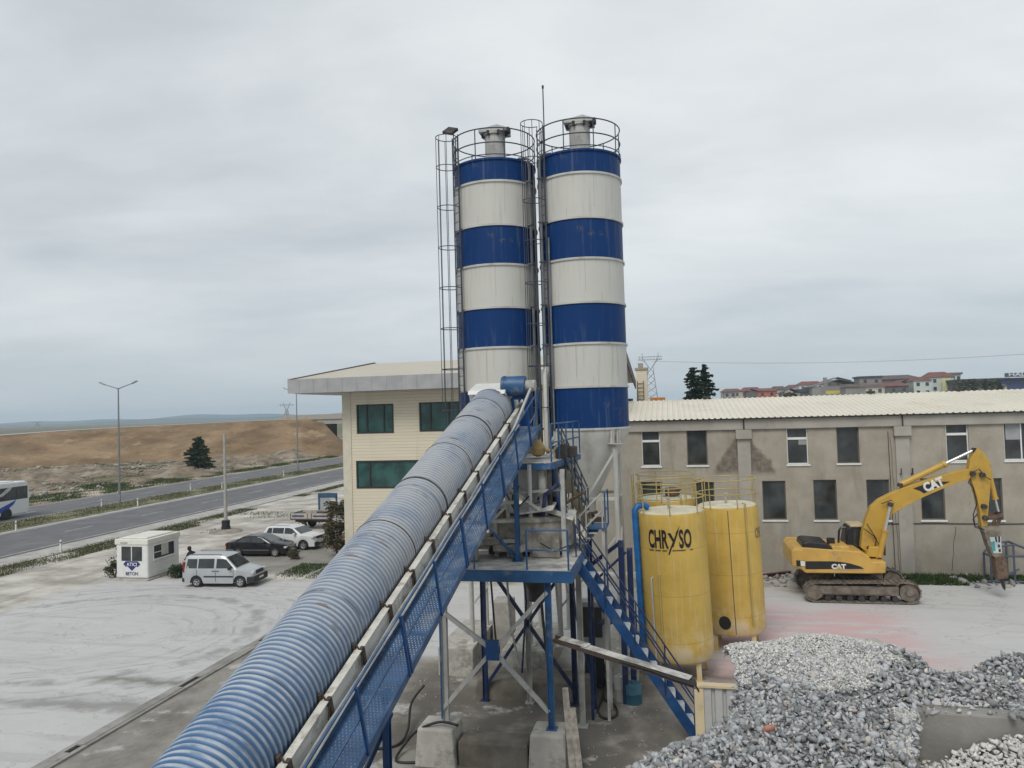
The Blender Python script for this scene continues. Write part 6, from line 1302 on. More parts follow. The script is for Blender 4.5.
# person bending behind the van
def person(u, v, yaw):
    J = {'hip': (0, 0, .95), 'waist': (.02, 0, 1.12), 'chest': (.16, 0, 1.34), 'neck': (.27, 0, 1.50), 'skull': (.34, 0, 1.60), 'crown': (.38, 0, 1.70)}
    for s, n in ((1, 'l'), (-1, 'r')):
        J.update({n+'hip': (0, s*.10, .90), n+'knee': (.05, s*.12, .50), n+'ank': (-.03, s*.12, .09), n+'toe': (.14, s*.14, .04), n+'sh': (.20, s*.19, 1.41), n+'el': (.30, s*.25, 1.16), n+'wr': (.48, s*.20, 1.05), n+'hand': (.57, s*.18, 1.03)})
    E_ = [('hip', 'waist'), ('waist', 'chest'), ('chest', 'neck'), ('neck', 'skull'), ('skull', 'crown')]
    for n in 'lr': E_ += [('hip', n+'hip'), (n+'hip', n+'knee'), (n+'knee', n+'ank'), (n+'ank', n+'toe'), ('chest', n+'sh'), (n+'sh', n+'el'), (n+'el', n+'wr'), (n+'wr', n+'hand')]
    R_ = {'hip': .15, 'waist': .14, 'chest': .16, 'neck': .065, 'skull': .095, 'crown': .075, 'hip_': .10, 'knee': .065, 'ank': .045, 'toe': .045, 'sh': .075, 'el': .05, 'wr': .035, 'hand': .04}
    keys = list(J); me = bpy.data.meshes.new('person'); me.from_pydata([J[k] for k in keys], [(keys.index(a), keys.index(b)) for a, b in E_], [])
    ob = bpy.data.objects.new('person', me); C.objects.link(ob)
    m = ob.modifiers.new('Skin', 'SKIN')
    if not me.skin_vertices: me.attributes  # layer is made by the modifier in the interface only
    bm = bmesh.new(); bm.from_mesh(me); lay = bm.verts.layers.skin.verify(); bm.verts.ensure_lookup_table()
    for i, k in enumerate(keys):
        r = R_.get(k) or R_.get(k[1:]) or .1
        if k in ('lhip', 'rhip'): r = .10
        bm.verts[i][lay].radius = (r*(1.0), r); bm.verts[i][lay].use_root = (k == 'hip')
    bm.to_mesh(me); bm.free(); s_ = ob.modifiers.new('Sub', 'SUBSURF'); s_.levels = s_.render_levels = 2
    me.materials.append(M('dark_clothes', (.012, .012, .014), .9))
    ob.location = xy(u, v, 0); ob.rotation_euler = (0, 0, -TH+yaw)
    tag(ob, 'person in black clothes stooping behind the silver van, head and shoulders showing over its roof', 'person')
    mb = MB(); mb.lathe([(0, 1.58), (.07, 1.58), (.105, 1.62), (.115, 1.68), (.095, 1.74), (.05, 1.775), (0, 1.78)], 16, (.35, 0, 0)); h = mb.build('hair', M('dark_hair', (.02, .016, .012), .8), None, smooth='all'); h.parent = ob
    mb = MB(); mb.lathe([(0, 1.54), (.06, 1.55), (.085, 1.60), (.085, 1.66), (.06, 1.70), (0, 1.71)], 16, (.385, 0, 0)); h = mb.build('face', M('skin', (.40, .25, .18), .6), None, smooth='all'); h.parent = ob
q = aty(193.5, 551, 42.3); person(q[0], q[1], pi-.3)
# ------------------------------------------------------------------ planting
def leafmat(name, a, b, rough=.7):
    t = NT(name); at = t.n('ShaderNodeAttribute'); at.attribute_name = 'tone'
    c = t.mix(at.outputs['Fac'], a, b); c = t.mix(t.mul(t.step(t.noise(sc=1.1, det=3), .4, .65), .5), c, tuple(x*.55 for x in a))
    return t.done(c, rough, spec=.2)
def np_mesh(name, V, Fc, mat, tone=None, col=None, nsides=3):
    """V (n,3), Fc (m,k) as one mesh with an optional value or colour for every vertex"""
    me = bpy.data.meshes.new(name); V = np.asarray(V, np.float32); Fc = np.asarray(Fc, np.int32); m, k = Fc.shape
    me.vertices.add(len(V)); me.vertices.foreach_set('co', V.ravel())
    me.loops.add(m*k); me.loops.foreach_set('vertex_index', Fc.ravel())
    me.polygons.add(m); me.polygons.foreach_set('loop_start', np.arange(0, m*k, k, dtype=np.int32)); me.polygons.foreach_set('loop_total', np.full(m, k, np.int32))
    me.update(calc_edges=True)
    if tone is not None:
        a = me.attributes.new('tone', 'FLOAT', 'POINT'); a.data.foreach_set('value', np.asarray(tone, np.float32))
    if col is not None:
        a = me.attributes.new('stone', 'FLOAT_COLOR', 'POINT'); a.data.foreach_set('color', np.asarray(col, np.float32).ravel())
    me.materials.append(mat); ob = bpy.data.objects.new(name, me); C.objects.link(ob); return ob
rng = np.random.default_rng(11)
def leaves(P, size, flat=.35, dirs=None):
    """little kite-shaped leaf faces round the points P"""
    n = len(P); d = rng.normal(size=(n, 3)); d[:, 2] *= flat if dirs is None else 1
    if dirs is not None: d = dirs+d*.35
    d /= np.linalg.norm(d, axis=1)[:, None]+1e-9
    e = np.cross(d, rng.normal(size=(n, 3))); e /= np.linalg.norm(e, axis=1)[:, None]+1e-9
    s = (size*rng.uniform(.6, 1.4, n))[:, None]
    V = np.stack([P-d*s, P+e*s*.42, P+d*s, P-e*s*.42], 1).reshape(-1, 3); Fc = np.arange(4*n).reshape(n, 4)
    return V, Fc, np.repeat(rng.uniform(0, 1, n), 4)
LEAF_PINE = leafmat('pine_needles', (.012, .028, .012), (.045, .075, .032)); LEAF_FIR = leafmat('fir_needles', (.010, .024, .016), (.035, .062, .035))
LEAF_BUSH = leafmat('bush_leaf', (.022, .032, .012), (.075, .085, .03)); LEAF_DRY = leafmat('dry_twig', (.065, .055, .03), (.15, .13, .075)); BARK = M('bark', (.07, .05, .035), .9, var=.3)
def place(ob, u, v, z=0): ob.location = xy(u, v, z); ob.rotation_euler = (0, 0, -TH)
def fir(u, v, h, rb, label, seed, group=None, nm='fir_tree', z0=.10, pw=.85, leaf=.14, dens=22, lm=None):
    r = np.random.default_rng(seed); o = thing(nm, label, 'tree', u, v, 0, group, local=True)
    mb = MB(); mb.tube([(0, 0, 0), (.05, 0, h*.5), (0, 0, h*.985)], [h*.018, h*.011, .015], 8); mb.build('trunk', BARK, o, smooth=True)
    P = []; D = []; z = h*z0
    mb = MB()
    while z < h*.99:
        t = z/h; R = rb*(1-t)**pw*r.uniform(.8, 1.12)+.10
        nb = max(4, int(9*(1-t)+3))
        for k in range(nb):
            a = r.uniform(0, 2*pi); L = R*r.uniform(.55, 1.12); m = max(4, int(L*dens))
            if L > .5: mb.tube([(0, 0, z), (cos(a)*L*.6, sin(a)*L*.6, z-L*.10), (cos(a)*L, sin(a)*L, z-L*.12)], [.02, .012, .006], 4)
            for j in range(m):
                s = (j+r.uniform(0, 1))/m; w = .24*L*(1-s)+.05
                P.append((cos(a)*L*s+r.normal(0, w*.5), sin(a)*L*s+r.normal(0, w*.5), z-.30*L*s+.18*L*s*s+r.normal(0, .05))); D.append((cos(a), sin(a), -.25))
        z += h*.028*(1.15-.5*t)
    mb.build('branch', BARK, o)
    V, Fc, tn = leaves(np.array(P), leaf*max(.6, h/12), dirs=np.array(D)); c = np_mesh('crown', V, Fc, lm or LEAF_FIR, tn); c.parent = o
    return o
q1 = aty(694, 398, 76); q2 = aty(705.5, 398, 78)
fir(q1[0], q1[1], 12.9, 5.4, 'left one of two dark firs rising behind the factory roof', 3, 'dark firs behind the factory roof', leaf=.19, dens=34); fir(q2[0], q2[1], 13.3, 5.4, 'right, slightly taller one of two dark firs rising behind the factory roof', 4, 'dark firs behind the factory roof', leaf=.19, dens=34)
def bushy(name, label, cat, u, v, h, R, n, size, mat, seed, trunk=.0, lumps=14, z0=.1, conic=0.0, stems=0):
    r = np.random.default_rng(seed); o = thing(name, label, cat, u, v, 0, local=True)
    mb = MB()
    if trunk: mb.tube([(0, 0, 0), (.05, .02, h*.35), (0, 0, h*.85)], [trunk, trunk*.7, trunk*.2], 8)
    for k in range(max(stems, 5)):
        a = r.uniform(0, 2*pi); mb.tube([(0, 0, z0*h+ .02 if trunk else 0), (cos(a)*R*.35, sin(a)*R*.35, h*.45), (cos(a)*R*.75, sin(a)*R*.75, h*r.uniform(.6, .95)*(1-conic*.4))], [max(.02, trunk*.4), max(.012, trunk*.2), .006], 5)
    mb.build('trunk', BARK, o, smooth=True)
    P = []
    for k in range(lumps):
        t = r.uniform(0, 1); zz = h*(z0+.12+(1-z0-.2)*t); rr = R*(1-conic*t)*r.uniform(.35, .8)*(1 if conic else sqrt(max(.15, 1-(2*t-1)**2*.8))); a = r.uniform(0, 2*pi)
        c = np.array((cos(a)*rr, sin(a)*rr, zz)); s = R*(1-conic*t*.7)*r.uniform(.26, .46)
        d = r.normal(size=(n//lumps, 3)); d /= np.linalg.norm(d, axis=1)[:, None]; P.append(c+d*s*r.uniform(.45, 1.1, (n//lumps, 1))*np.array((1, 1, .8)))
    P = np.concatenate(P); P[:, 2] = np.maximum(P[:, 2], .04)
    V, Fc, tn = leaves(P, size); c = np_mesh('crown', V, Fc, mat, tn); c.parent = o
    return o
q = gr(198.5, 474.5); hp = aty(198.5, 437, xy(*q)[1])[2]
fir(q[0], q[1], hp, 3.0, 'lone dark conical pine beyond the road in front of the earth bank', 5, None, 'pine_tree', .24, .50, .36, 30, LEAF_PINE)
q = aty(341, 545, 47.5); bushy('corner_bush', 'tall tangled brownish bush against the corner of the office building', 'bush', q[0]-.15, q[1]-.3, 3.7, 1.0, 4200, .085, LEAF_DRY, 6, .05, 46, .02, .25, 26)
q = gr(109.5, 579); bushy('small_shrub', 'twiggy green shrub at the left side of the white booth', 'shrub', q[0]+.1, q[1]+.3, 1.25, .62, 900, .06, LEAF_BUSH, 7, .0, 14, .02, .1, 12)
q = gr(172, 579); bushy('low_shrub', 'low dark spreading shrub between the booth and the silver van', 'shrub', q[0]+.1, q[1]+.5, .62, .85, 1500, .06, LEAF_PINE, 8, .0, 18, .02, 0, 6)
q = gr(293, 560); bushy('round_shrub', 'dark round shrub on the ground below the nose of the white off-roader', 'shrub', q[0], q[1]+.2, .72, .5, 1100, .05, LEAF_DRY, 9, .0, 14, .05, 0, 6)
# grass and weeds
GRASS = leafmat('grass_blades', (.05, .065, .018), (.13, .13, .05)); GRASSG = leafmat('green_weeds', (.022, .05, .012), (.08, .12, .03))
def grass(name, quads, n, h, mat, label=None, hole=.5):
    """tufts of blades inside quads given in yard coordinates"""
    A = [abs((b[0]-a[0])*(d[1]-a[1])-(b[1]-a[1])*(d[0]-a[0])) for a, b, c, d in quads]; pr = np.array(A)/sum(A)
    k = rng.choice(len(quads), n, p=pr); s, t = rng.uniform(0, 1, n), rng.uniform(0, 1, n); Q = np.array(quads, float)[k]
    P = Q[:, 0]*((1-s)*(1-t))[:, None]+Q[:, 1]*(s*(1-t))[:, None]+Q[:, 2]*(s*t)[:, None]+Q[:, 3]*((1-s)*t)[:, None]
    f = np.sin(P[:, 0]*1.3+1)*np.sin(P[:, 1]*.9)+np.sin(P[:, 0]*.41+P[:, 1]*.63+2)*.8+rng.normal(0, .5, n); P = P[f > hole-1.0]; n = len(P)
    ed = rng.uniform(.45, 1.25, n)*h; a = rng.uniform(0, 2*pi, n); w = ed*.16; lean = rng.normal(0, .35, (n, 2))*ed[:, None]
    z = P[:, 2] if P.shape[1] > 2 else np.zeros(n)
    base = np.stack([P[:, 0], P[:, 1], z], 1); dx = np.stack([np.cos(a)*w, np.sin(a)*w, np.zeros(n)], 1)
    V = np.stack([base-dx, base+dx, base+np.stack([lean[:, 0], lean[:, 1], ed], 1)], 1).reshape(-1, 3)
    ob = np_mesh(name, V, np.arange(3*n).reshape(n, 3), mat, np.repeat(rng.uniform(0, 1, n), 3)); ob.rotation_euler = (0, 0, -TH); tag(ob, label, 'grass' if label else None, kind='stuff'); return ob
Q_ = lambda u0, u1, v0, v1, z=0: ((u0, v0, z), (u1, v0, z), (u1, v1, z), (u0, v1, z))
grass('median_grass', [Q_(FAR0+.2, NEAR1-1.3, 35, 170, .13)], 46000, .13, GRASS, hole=.35)
grass('verge_grass', [Q_(NEAR0+2.2, NEAR0+4.2, 36, 66, .02), Q_(NEAR0+4.2, NEAR0+5.0, 36, 56, .02), Q_(-41.5, -40.0, 76, 110, .02)], 34000, .13, GRASS, hole=.55)
grass('wild_grass', [Q_(FAR1-9, FAR1-1.2, 66, 100), Q_(FAR1-14, FAR1-9, 84, 96), Q_(FAR1-5, FAR1-1.5, 100, 150), Q_(-108, -96, 112, 122)], 46000, .20, GRASSG, hole=.75)
b1, b2 = gr(280, 575), gr(318, 575)
grass('lot_grass', [Q_(b1[0]-.2, b1[0]+1.6, b1[1]-1.0, b1[1]+3.0, .0), Q_(b2[0]-.4, b2[0]+1.6, b2[1]-1.0, b2[1]+5.5), Q_(-26, -20, 57, 61)], 18000, .12, GRASSG, hole=.75)
grass('wall_weeds', [Q_(4.8, 16.5, FV-1.1, FV-.06), Q_(8.5, 13.5, FV-1.8, FV-1.0), Q_(1.5, 5.2, FV-1.0, FV-.1), Q_(16, 30, FV-1.4, FV-.1)], 22000, .24, GRASSG, hole=.7)
grass('dry_weeds', [Q_(-41.5, -18, 60, 64), Q_(-36.5, -33.0, 52, 54)], 2500, .16, GRASS, hole=.9)
# stones: rubble heaps beyond the road and along the factory wall
ICO = None
def ico():
    global ICO
    if ICO is None:
        bm = bmesh.new(); bmesh.ops.create_icosphere(bm, subdivisions=1, radius=1); bm.verts.ensure_lookup_table()
        ICO = (np.array([v.co[:] for v in bm.verts]), np.array([[v.index for v in f.verts] for f in bm.faces])); bm.free()
    return ICO
def stones(name, P, size, cols, mat, flat=.62, kinds=10):
    V0, F0 = ico(); n = len(P); nv = len(V0)
    T = []
    for k in range(kinds):
        v = V0*rng.uniform(.72, 1.18, (nv, 1))
        for c in range(9):                                         # chop flat fracture faces
            d = rng.normal(size=3); d /= np.linalg.norm(d); dist = rng.uniform(.32, .62); over = np.maximum(v@d-dist, 0); v = v-over[:, None]*d
        T.append(v)
    T = np.array(T)[rng.integers(0, kinds, n)]
    sc = np.stack([rng.uniform(.9, 1.9, n), rng.uniform(.7, 1.25, n), rng.uniform(.45, .95, n)*flat/.62], 1)*size[:, None]
    T = T*sc[:, None, :]
    a, b, c = rng.uniform(0, 2*pi, n), rng.normal(0, .55, n), rng.normal(0, .55, n)
    def rot(T, i, j, t): x, y = T[..., i].copy(), T[..., j].copy(); T[..., i] = x*np.cos(t)[:, None]-y*np.sin(t)[:, None]; T[..., j] = x*np.sin(t)[:, None]+y*np.cos(t)[:, None]
    rot(T, 1, 2, b); rot(T, 0, 2, c); rot(T, 0, 1, a)
    V = (T+P[:, None, :]).reshape(-1, 3); Fc = (F0[None]+np.arange(n)[:, None, None]*nv).reshape(-1, 3)
    return np_mesh(name, V, Fc, mat, col=np.repeat(np.concatenate([cols, np.ones((n, 1))], 1), nv, 0))
def stonemat(name, rough=.85):
    t = NT(name); at = t.n('ShaderNodeAttribute'); at.attribute_name = 'stone'
    c = t.mix(t.mul(t.step(t.noise(sc=38, det=4), .35, .65), .35), at.outputs['Color'], (.42, .42, .41)); return t.done(c, rough, spec=.25)
STONE = stonemat('crushed_stone')
n = 1500; P = np.stack([rng.uniform(-128, -70, n), rng.uniform(75, 150, n), np.zeros(n)], 1)
w1, w2 = gr(60, 492), gr(235, 463)
keep = (P[:, 0] < -70-abs(rng.normal(0, 6, n))) & (np.sin(P[:, 0]*.22+P[:, 1]*.09)+np.sin(P[:, 1]*.17)+rng.normal(0, .6, n) > .1); P = P[keep]; n = len(P)
sz = rng.gamma(2, .10, n)+.06; P[:, 2] = sz*.25; g = rng.uniform(.16, .42, n)[:, None]; cl = np.clip(g*np.array([[1, .9, .76]])*rng.uniform(.9, 1.1, (n, 3)), 0, 1)
o = stones('rubble', P, sz, cl, STONE); o.rotation_euler = (0, 0, -TH); o['kind'] = 'stuff'
n = 900; P = np.stack([rng.uniform(3.5, 24, n), FV-.2-abs(rng.normal(0, .8, n)), np.zeros(n)], 1); sz = rng.gamma(2, .035, n)+.03; P[:, 2] = sz*.3; g = rng.uniform(.15, .45, n)[:, None]
o = stones('wall_rubble', P, sz, g*np.array([[1, .95, .88]]), STONE); o.rotation_euler = (0, 0, -TH); o['kind'] = 'stuff'
# scrub on the waste ground
n = 190; sp = np.stack([rng.uniform(-122, -72, n), rng.uniform(84, 150, n)], 1); P = np.concatenate([np.stack([c[0]+rng.normal(0, s_, 60), c[1]+rng.normal(0, s_, 60), abs(rng.normal(0, .35*s_, 60))], 1) for c, s_ in zip(sp, rng.uniform(.25, .95, n))])
V, Fc, tn = leaves(P, .10); o = np_mesh('scrub', V, Fc, LEAF_DRY, tn); o.rotation_euler = (0, 0, -TH); o['kind'] = 'stuff'
n = 1100; P = np.stack([rng.uniform(-12, 3, n), rng.uniform(14, 25.5, n), np.zeros(n)], 1); P = P[rng.uniform(0, 1, n) < .25+.75*(np.sin(P[:, 0]*1.7)*np.sin(P[:, 1]*1.3) > .1)]; n = len(P); sz = rng.gamma(2, .009, n)+.008; P[:, 2] = sz*.3
o = stones('yard_grit', P, sz, rng.uniform(.2, .55, (n, 1))*np.array([[1, .97, .92]]), STONE); o.rotation_euler = (0, 0, -TH); o['kind'] = 'stuff'
# low heaps of spoil beyond the road
HEAP = M('spoil', (.19, .15, .105), .95, var=.4, sc=.5, dirt=(.40, .35, .28), damt=.7, dsc=.35, bump=.6, bsc=4)
mb = MB(); r8 = random.Random(9)
for k in range(34):
    u, v = r8.uniform(-118, -74), r8.uniform(92, 150); R = r8.uniform(1.6, 5.5); h = R*r8.uniform(.16, .34); vs = [(u, v, h)]; fs = []
    if u > -72-(v-90)*.0 : continue
    for j in range(1, 5):
        for a in range(14): t = 2*pi*a/14; rr = R*j/4*(1+r8.uniform(-.14, .14)); vs.append((u+rr*cos(t)*1.5, v+rr*sin(t), max(-.05, h*(cos(pi*j/4)+1)/2*(1+r8.uniform(-.25, .25))-(0.05 if j == 4 else 0))))
    for a in range(14): fs.append((0, 1+a, 1+(a+1) % 14))
    for j in range(3):
        for a in range(14): b = 1+j*14; fs.append((b+a, b+14+a, b+14+(a+1) % 14, b+(a+1) % 14))
    mb.add(vs, fs)
single('spoil_terrain', mb, HEAP, kind='structure', smooth='all')
# ------------------------------------------------------------------ far town on the right
def house(px0, px1, yt, yw, D, wall, roof, label, base=0, depth=9, wins=True, gable=False, cat='house', nm='town_house', storeys=2, winmat=None, kind_flat=False):
    a, b = aty(px0, yw, D), aty(px1, yw, D); t = aty((px0+px1)/2, yt, D)[2]; ze = (a[2]+b[2])/2
    u0, u1, v0 = a[0], b[0], (a[1]+b[1])/2; o = thing(nm, label, cat, (u0+u1)/2, v0, 0, None)
    mb = MB(); mb.box((u0, v0, -1), (u1, v0+depth, ze)); mb.build('wall', wall, o)
    mb = MB(); ov = .5
    if kind_flat: mb.box((u0-ov, v0-ov, ze), (u1+ov, v0+depth+ov, max(t, ze+.3)))
    elif gable: um = (u0+u1)/2; mb.prism([(u0-ov, ze-.15), (um, t), (u1+ov, ze-.15), (u1+ov, ze+.1), (um, t+.25), (u0-ov, ze+.1)], v0-ov, v0+depth+ov)
    else:
        mb.add([(u0-ov, v0-ov, ze), (u1+ov, v0-ov, ze), (u1+ov, v0+depth+ov, ze), (u0-ov, v0+depth+ov, ze), (u0+(u1-u0)*.18, v0+depth*.5, t), (u1-(u1-u0)*.18, v0+depth*.5, t)], [(0,1,5,4), (1,2,5), (2,3,4,5), (3,0,4), (0,3,2,1)])
    mb.build('roof', roof, o)
    if wins:
        nn = max(2, int((u1-u0)/3.0))
        for s in range(storeys):
            for k in range(nn):
                x = u0+(u1-u0)*(k+.5)/nn; z = ze-1.9-2.9*s; mb = MB(); mb.box((x-.55, v0-.05, z-.1), (x+.55, v0-.01, z+1.2)); mb.build('window', winmat or GLD, o)
    return o
RED = M('roof_red', (.17, .06, .045), .8, var=.25, sc=.4); RBR = M('roof_brownish', (.10, .07, .055), .8, var=.25, sc=.4); RGR = M('roof_greyish', (.14, .13, .12), .8, var=.2, sc=.3); RDK = M('roof_dark', (.05, .055, .07), .7, var=.2, sc=.3)
WB = M('wall_beige', (.42, .38, .31), .85, var=.1, sc=.3); WP = M('wall_pink', (.46, .24, .20), .85, var=.1, sc=.3); WO = M('wall_orange', (.40, .13, .07), .85, var=.12, sc=.3); WG = M('wall_grey', (.24, .225, .21), .85, var=.15, sc=.2); WD = M('wall_dark', (.11, .105, .10), .9, var=.2, sc=.2); WGR = M('wall_mint', (.50, .55, .50), .8, var=.06, sc=.3); WW = M('wall_pale', (.55, .56, .54), .8, var=.06, sc=.3)
WYL = M('wall_yellow', (.55, .55, .25), .8); WBL = M('wall_blue', (.03, .05, .13), .7)
house(722, 742, 388.5, 391.5, 330, WB, RED, 'beige town house with red hipped roof beside the dark firs')
house(741, 762, 387, 391, 340, WP, RED, 'pink town house with red roof left of the orange house')
house(758, 776, 388, 391, 320, WO, RED, 'orange town house with red roof in the far row')
house(772, 787, 386, 389.5, 350, WB, RBR, 'beige town house with brown roof right of the orange house')
house(782, 800, 388.5, 393, 300, WG, RDK, 'low grey shed with dark slanting roof in the far town', wins=False, gable=True)
house(799, 824, 381, 384.5, 330, WW, RED, 'pale house with long red roof and dark ground floor'); house(798, 812, 389, 392, 300, WD, RDK, 'small dark shed below the long red roofed house', wins=False, kind_flat=True)
house(813, 866, 379.5, 386, 290, WG, RGR, 'broad grey-brown workshop with low gabled roof and a yellow sign', gable=True, wins=False, depth=20, cat='workshop', nm='town_workshop')
q0, q1 = aty(826, 394, 288), aty(839, 390.5, 288); mb = MB(); mb.box((q0[0], q0[1]-.2, q0[2]), (q1[0], q0[1], q1[2])); single('yellow_sign', mb, M('sign_yellow', (.55, .46, .05), .6), 'plain yellow sign board on the front of the broad workshop', 'sign', *q0[:2], 0)
q0 = aty(825.5, 390, 320); zt_ = aty(825.5, 377.5, 320)[2]; mb = MB(); mb.box((q0[0]-.7, q0[1]-.7, 0), (q0[0]+.7, q0[1]+.7, zt_)); single('roof_tower', mb, WG, 'slim grey tower standing over the far workshop roofs', 'tower', *q0[:2], 0)
house(860, 881, 376, 377.5, 280, WG, RDK, 'grey block with flat dark roof left of the brown roofs', kind_flat=True, nm='town_block', cat='building')
house(878, 921, 374.5, 379, 310, WD, RBR, 'long dark building under a wide brown roof', depth=16, wins=False, nm='town_hall', cat='building'); house(879, 908, 382, 386, 270, WD, RED, 'low dark house with red-brown roof in front of the long brown roof')
house(914, 931, 376.5, 380.5, 270, WGR, RED, 'pale mint house with red roof'); house(929, 953, 371.5, 377, 275, WGR, RED, 'taller pale green house with red roof and yellow stair strip'); house(951, 960.5, 372.5, 374.5, 280, WW, RGR, 'narrow pale blue-white block at the right end of the mint houses', kind_flat=True)
q0, q1 = aty(942.5, 391, 273.5), aty(950, 378, 273.5); mb = MB(); mb.box((q0[0], q0[1]-.15, q0[2]), (q1[0], q0[1], q1[2])); single('stair_strip', mb, WYL, 'yellow rendered stair strip on the taller pale green house', 'facade strip', *q0[:2], 0)
house(961, 1006, 378.5, 381, 260, WD, RDK, 'long dark hangar right of the mint houses', wins=False, kind_flat=True, depth=24, nm='hangar', cat='hangar')
house(1004, 1040, 377.5, 379, 250, WBL, RDK, 'dark blue building under the roof sign', kind_flat=True, nm='blue_building', cat='building')
q0, q1 = aty(1005, 377.2, 249), aty(1036, 372.2, 249); sgn = thing('roof_sign', 'long dark roof sign with pale capital letters on the blue building', 'sign', *q0[:2], 0)
mb = MB(); mb.box((q0[0], q0[1], q0[2]), (q1[0], q0[1]+.3, q1[2])); mb.build('board', M('sign_slate', (.045, .07, .10), .6), sgn)
s_ = aty(1008.2, 376.3, 248.9); mb = MB(); mb.text('HAL', 1.75, lambda x, y: (s_[0]+x, q0[1]-.05, s_[2]+y), 1.55, .04, cx=False); mb.build('letters', WW, sgn)
fill = [(724, 736, 390, 391.6, 300, WG, RBR, 'low grey house in front of the beige town house'), (746, 757, 389.3, 391.2, 305, WD, RBR, 'low dark house in front of the pink town house'), (788, 800, 384.5, 386.8, 380, WB, RED, 'small beige house behind the slanting shed'), (806, 820, 385.8, 388.2, 310, WG, RGR, 'grey lean-to under the long red roofed house'), (826, 850, 377.6, 381, 350, WD, RBR, 'dark brown roofed house behind the broad workshop'), (846, 862, 383.5, 387, 275, WG, RBR, 'brown roofed shed right of the yellow sign'), (866, 884, 384, 387, 262, WB, RBR, 'beige shed in front of the grey block'), (896, 916, 380, 384, 285, WG, RBR, 'grey brown roofed shed left of the mint houses'), (968, 990, 383.5, 386.5, 245, WG, RGR, 'pale grey shed in front of the dark hangar'), (990, 1006, 382.5, 386, 243, WB, RBR, 'beige shed between the hangar and the blue building')]
for k_, (a_, b_, c_, d_, e_, f_, g_, h_) in enumerate(fill): house(a_, b_, c_, d_, e_, f_, g_, h_, wins=k_ % 2 == 0, gable=k_ % 3 == 1, storeys=1)
q0 = aty(650, 402, 62); q1 = aty(665, 397.3, 62); ct_ = thing('shipping_container', 'orange container showing just above the ridge of the factory roof', 'container', q0[0], q0[1], 0)
mb = MB(); mb.box((q0[0], q0[1], 6.9), (q1[0], q0[1]+2.4, q1[2])); mb.build('box', M('container_orange', (.50, .20, .035), .6, dirt=(.3, .12, .03), damt=.5), ct_); mb = MB(); mb.box((q0[0]+.1, q0[1]+.1, 0), (q1[0]-.1, q0[1]+2.3, 6.88)); mb.build('plinth', WG, ct_)
for k in range(5):
    q = aty((668, 708, 790, 968, 993)[k], 400, (95, 90, 240, 245, 244)[k]); hh = aty(0, 0, 1)[2]
    tz_ = aty((668, 708, 790, 968, 993)[k], (396, 392, 389, 377.5, 378)[k], (95, 90, 240, 245, 244)[k])[2]
    bushy('town_tree', ('bare low tree beyond the factory ridge', 'dark bushy tree at the foot of the firs', 'small tree between the far town houses', 'leafy tree above the left end of the dark hangar', 'leafy tree above the middle of the dark hangar')[k], 'tree', q[0], q[1], tz_, 1.6 if k < 2 else 4.0, 1400, .22 if k < 2 else .6, LEAF_BUSH if k != 1 else LEAF_FIR, 20+k, .12, 18, .35)
# pylons and wires
PYL = M('pylon_steel', (.16, .17, .18), .6, metal=.2)
def pylon(px, yt, D, label, h, w, style, t=.16):
    q = aty(px, yt, D); o = thing('power_pylon', label, 'pylon', q[0], q[1], 0, 'lattice power pylons', local=True)
    H = q[2]; mb = MB(); n = 8
    wd = lambda f: w*(1-.72*f)
    top = H*(.80 if style else .62)
    for i in range(n):
        f0, f1 = i/n, (i+1)/n; a, b = wd(f0)/2, wd(f1)/2; z0, z1 = top*f0, top*f1
        for s in ((-1, -1), (1, -1), (1, 1), (-1, 1)): mb.beam((s[0]*a, s[1]*a, z0), (s[0]*b, s[1]*b, z1), t)
        for k in (-1, 1):
            mb.beam((-a, k*a, z0), (b, k*b, z1), t*.6); mb.beam((a, k*a, z0), (-b, k*b, z1), t*.6); mb.beam((k*a, -a, z0), (k*b, b, z1), t*.6)
    if style:
        b = wd(1)/2; bw = w*.50
        for s in (-1, 1):
            for k in (-1, 1): mb.beam((s*b, k*b, top), (s*bw*.95, 0, H*.93), t)
            mb.beam((s*bw*.95, 0, H*.93), (s*bw*.95, 0, H*1.0), t); mb.beam((s*bw*.6, 0, H*.86), (s*bw*1.4, 0, H*.92), t*.7)
        for z in (.90, .945): mb.beam((-bw*1.45, 0, H*z), (bw*1.45, 0, H*z), t)
        for k in range(8): x = bw*1.4*(k/4-1); mb.beam((x, 0, H*.90), (x+bw*.17, 0, H*.945), t*.6)
    else:
        b = wd(1)/2; bw = w*.62
        for s in (-1, 1):
            for k in (-1, 1): mb.beam((s*b, k*b, top), (s*bw, 0, H*.86), t)
            mb.beam((s*bw, 0, H*.86), (s*bw*1.1, 0, H), t)
        for z in (.83, .87): mb.beam((-bw*2.3, 0, H*z), (bw*2.3, 0, H*z), t)
        for k in range(12): x = bw*2.3*(k/6-1); mb.beam((x, 0, H*.83), (x+bw*.19, 0, H*.87), t*.6)
        for x in (-bw*2, 0, bw*2): mb.beam((x, 0, H*.83), (x, 0, H*.74), t*.7)
    mb.build('lattice', PYL, o); return q
pq = pylon(650, 353, 430, 'tall lattice pylon behind the factory roof near the firs', 40, 9.5, True, .27)
pylon(286.5, 402, 1250, 'far small pylon with wide cross arms over the bridge end', 40, 9, False, .45); pylon(37, 421.5, 2100, 'tiny faint pylon on the far plain at the left', 40, 12, False, .8)
mb = MB(); A_, B__ = Vector(aty(652, 361, 430)), Vector(aty(1120, 347, 330)); pts = []
for i in range(41):
    t = i/40; p = A_.lerp(B__, t); p.z -= 3.6*4*t*(1-t); pts.append(p)
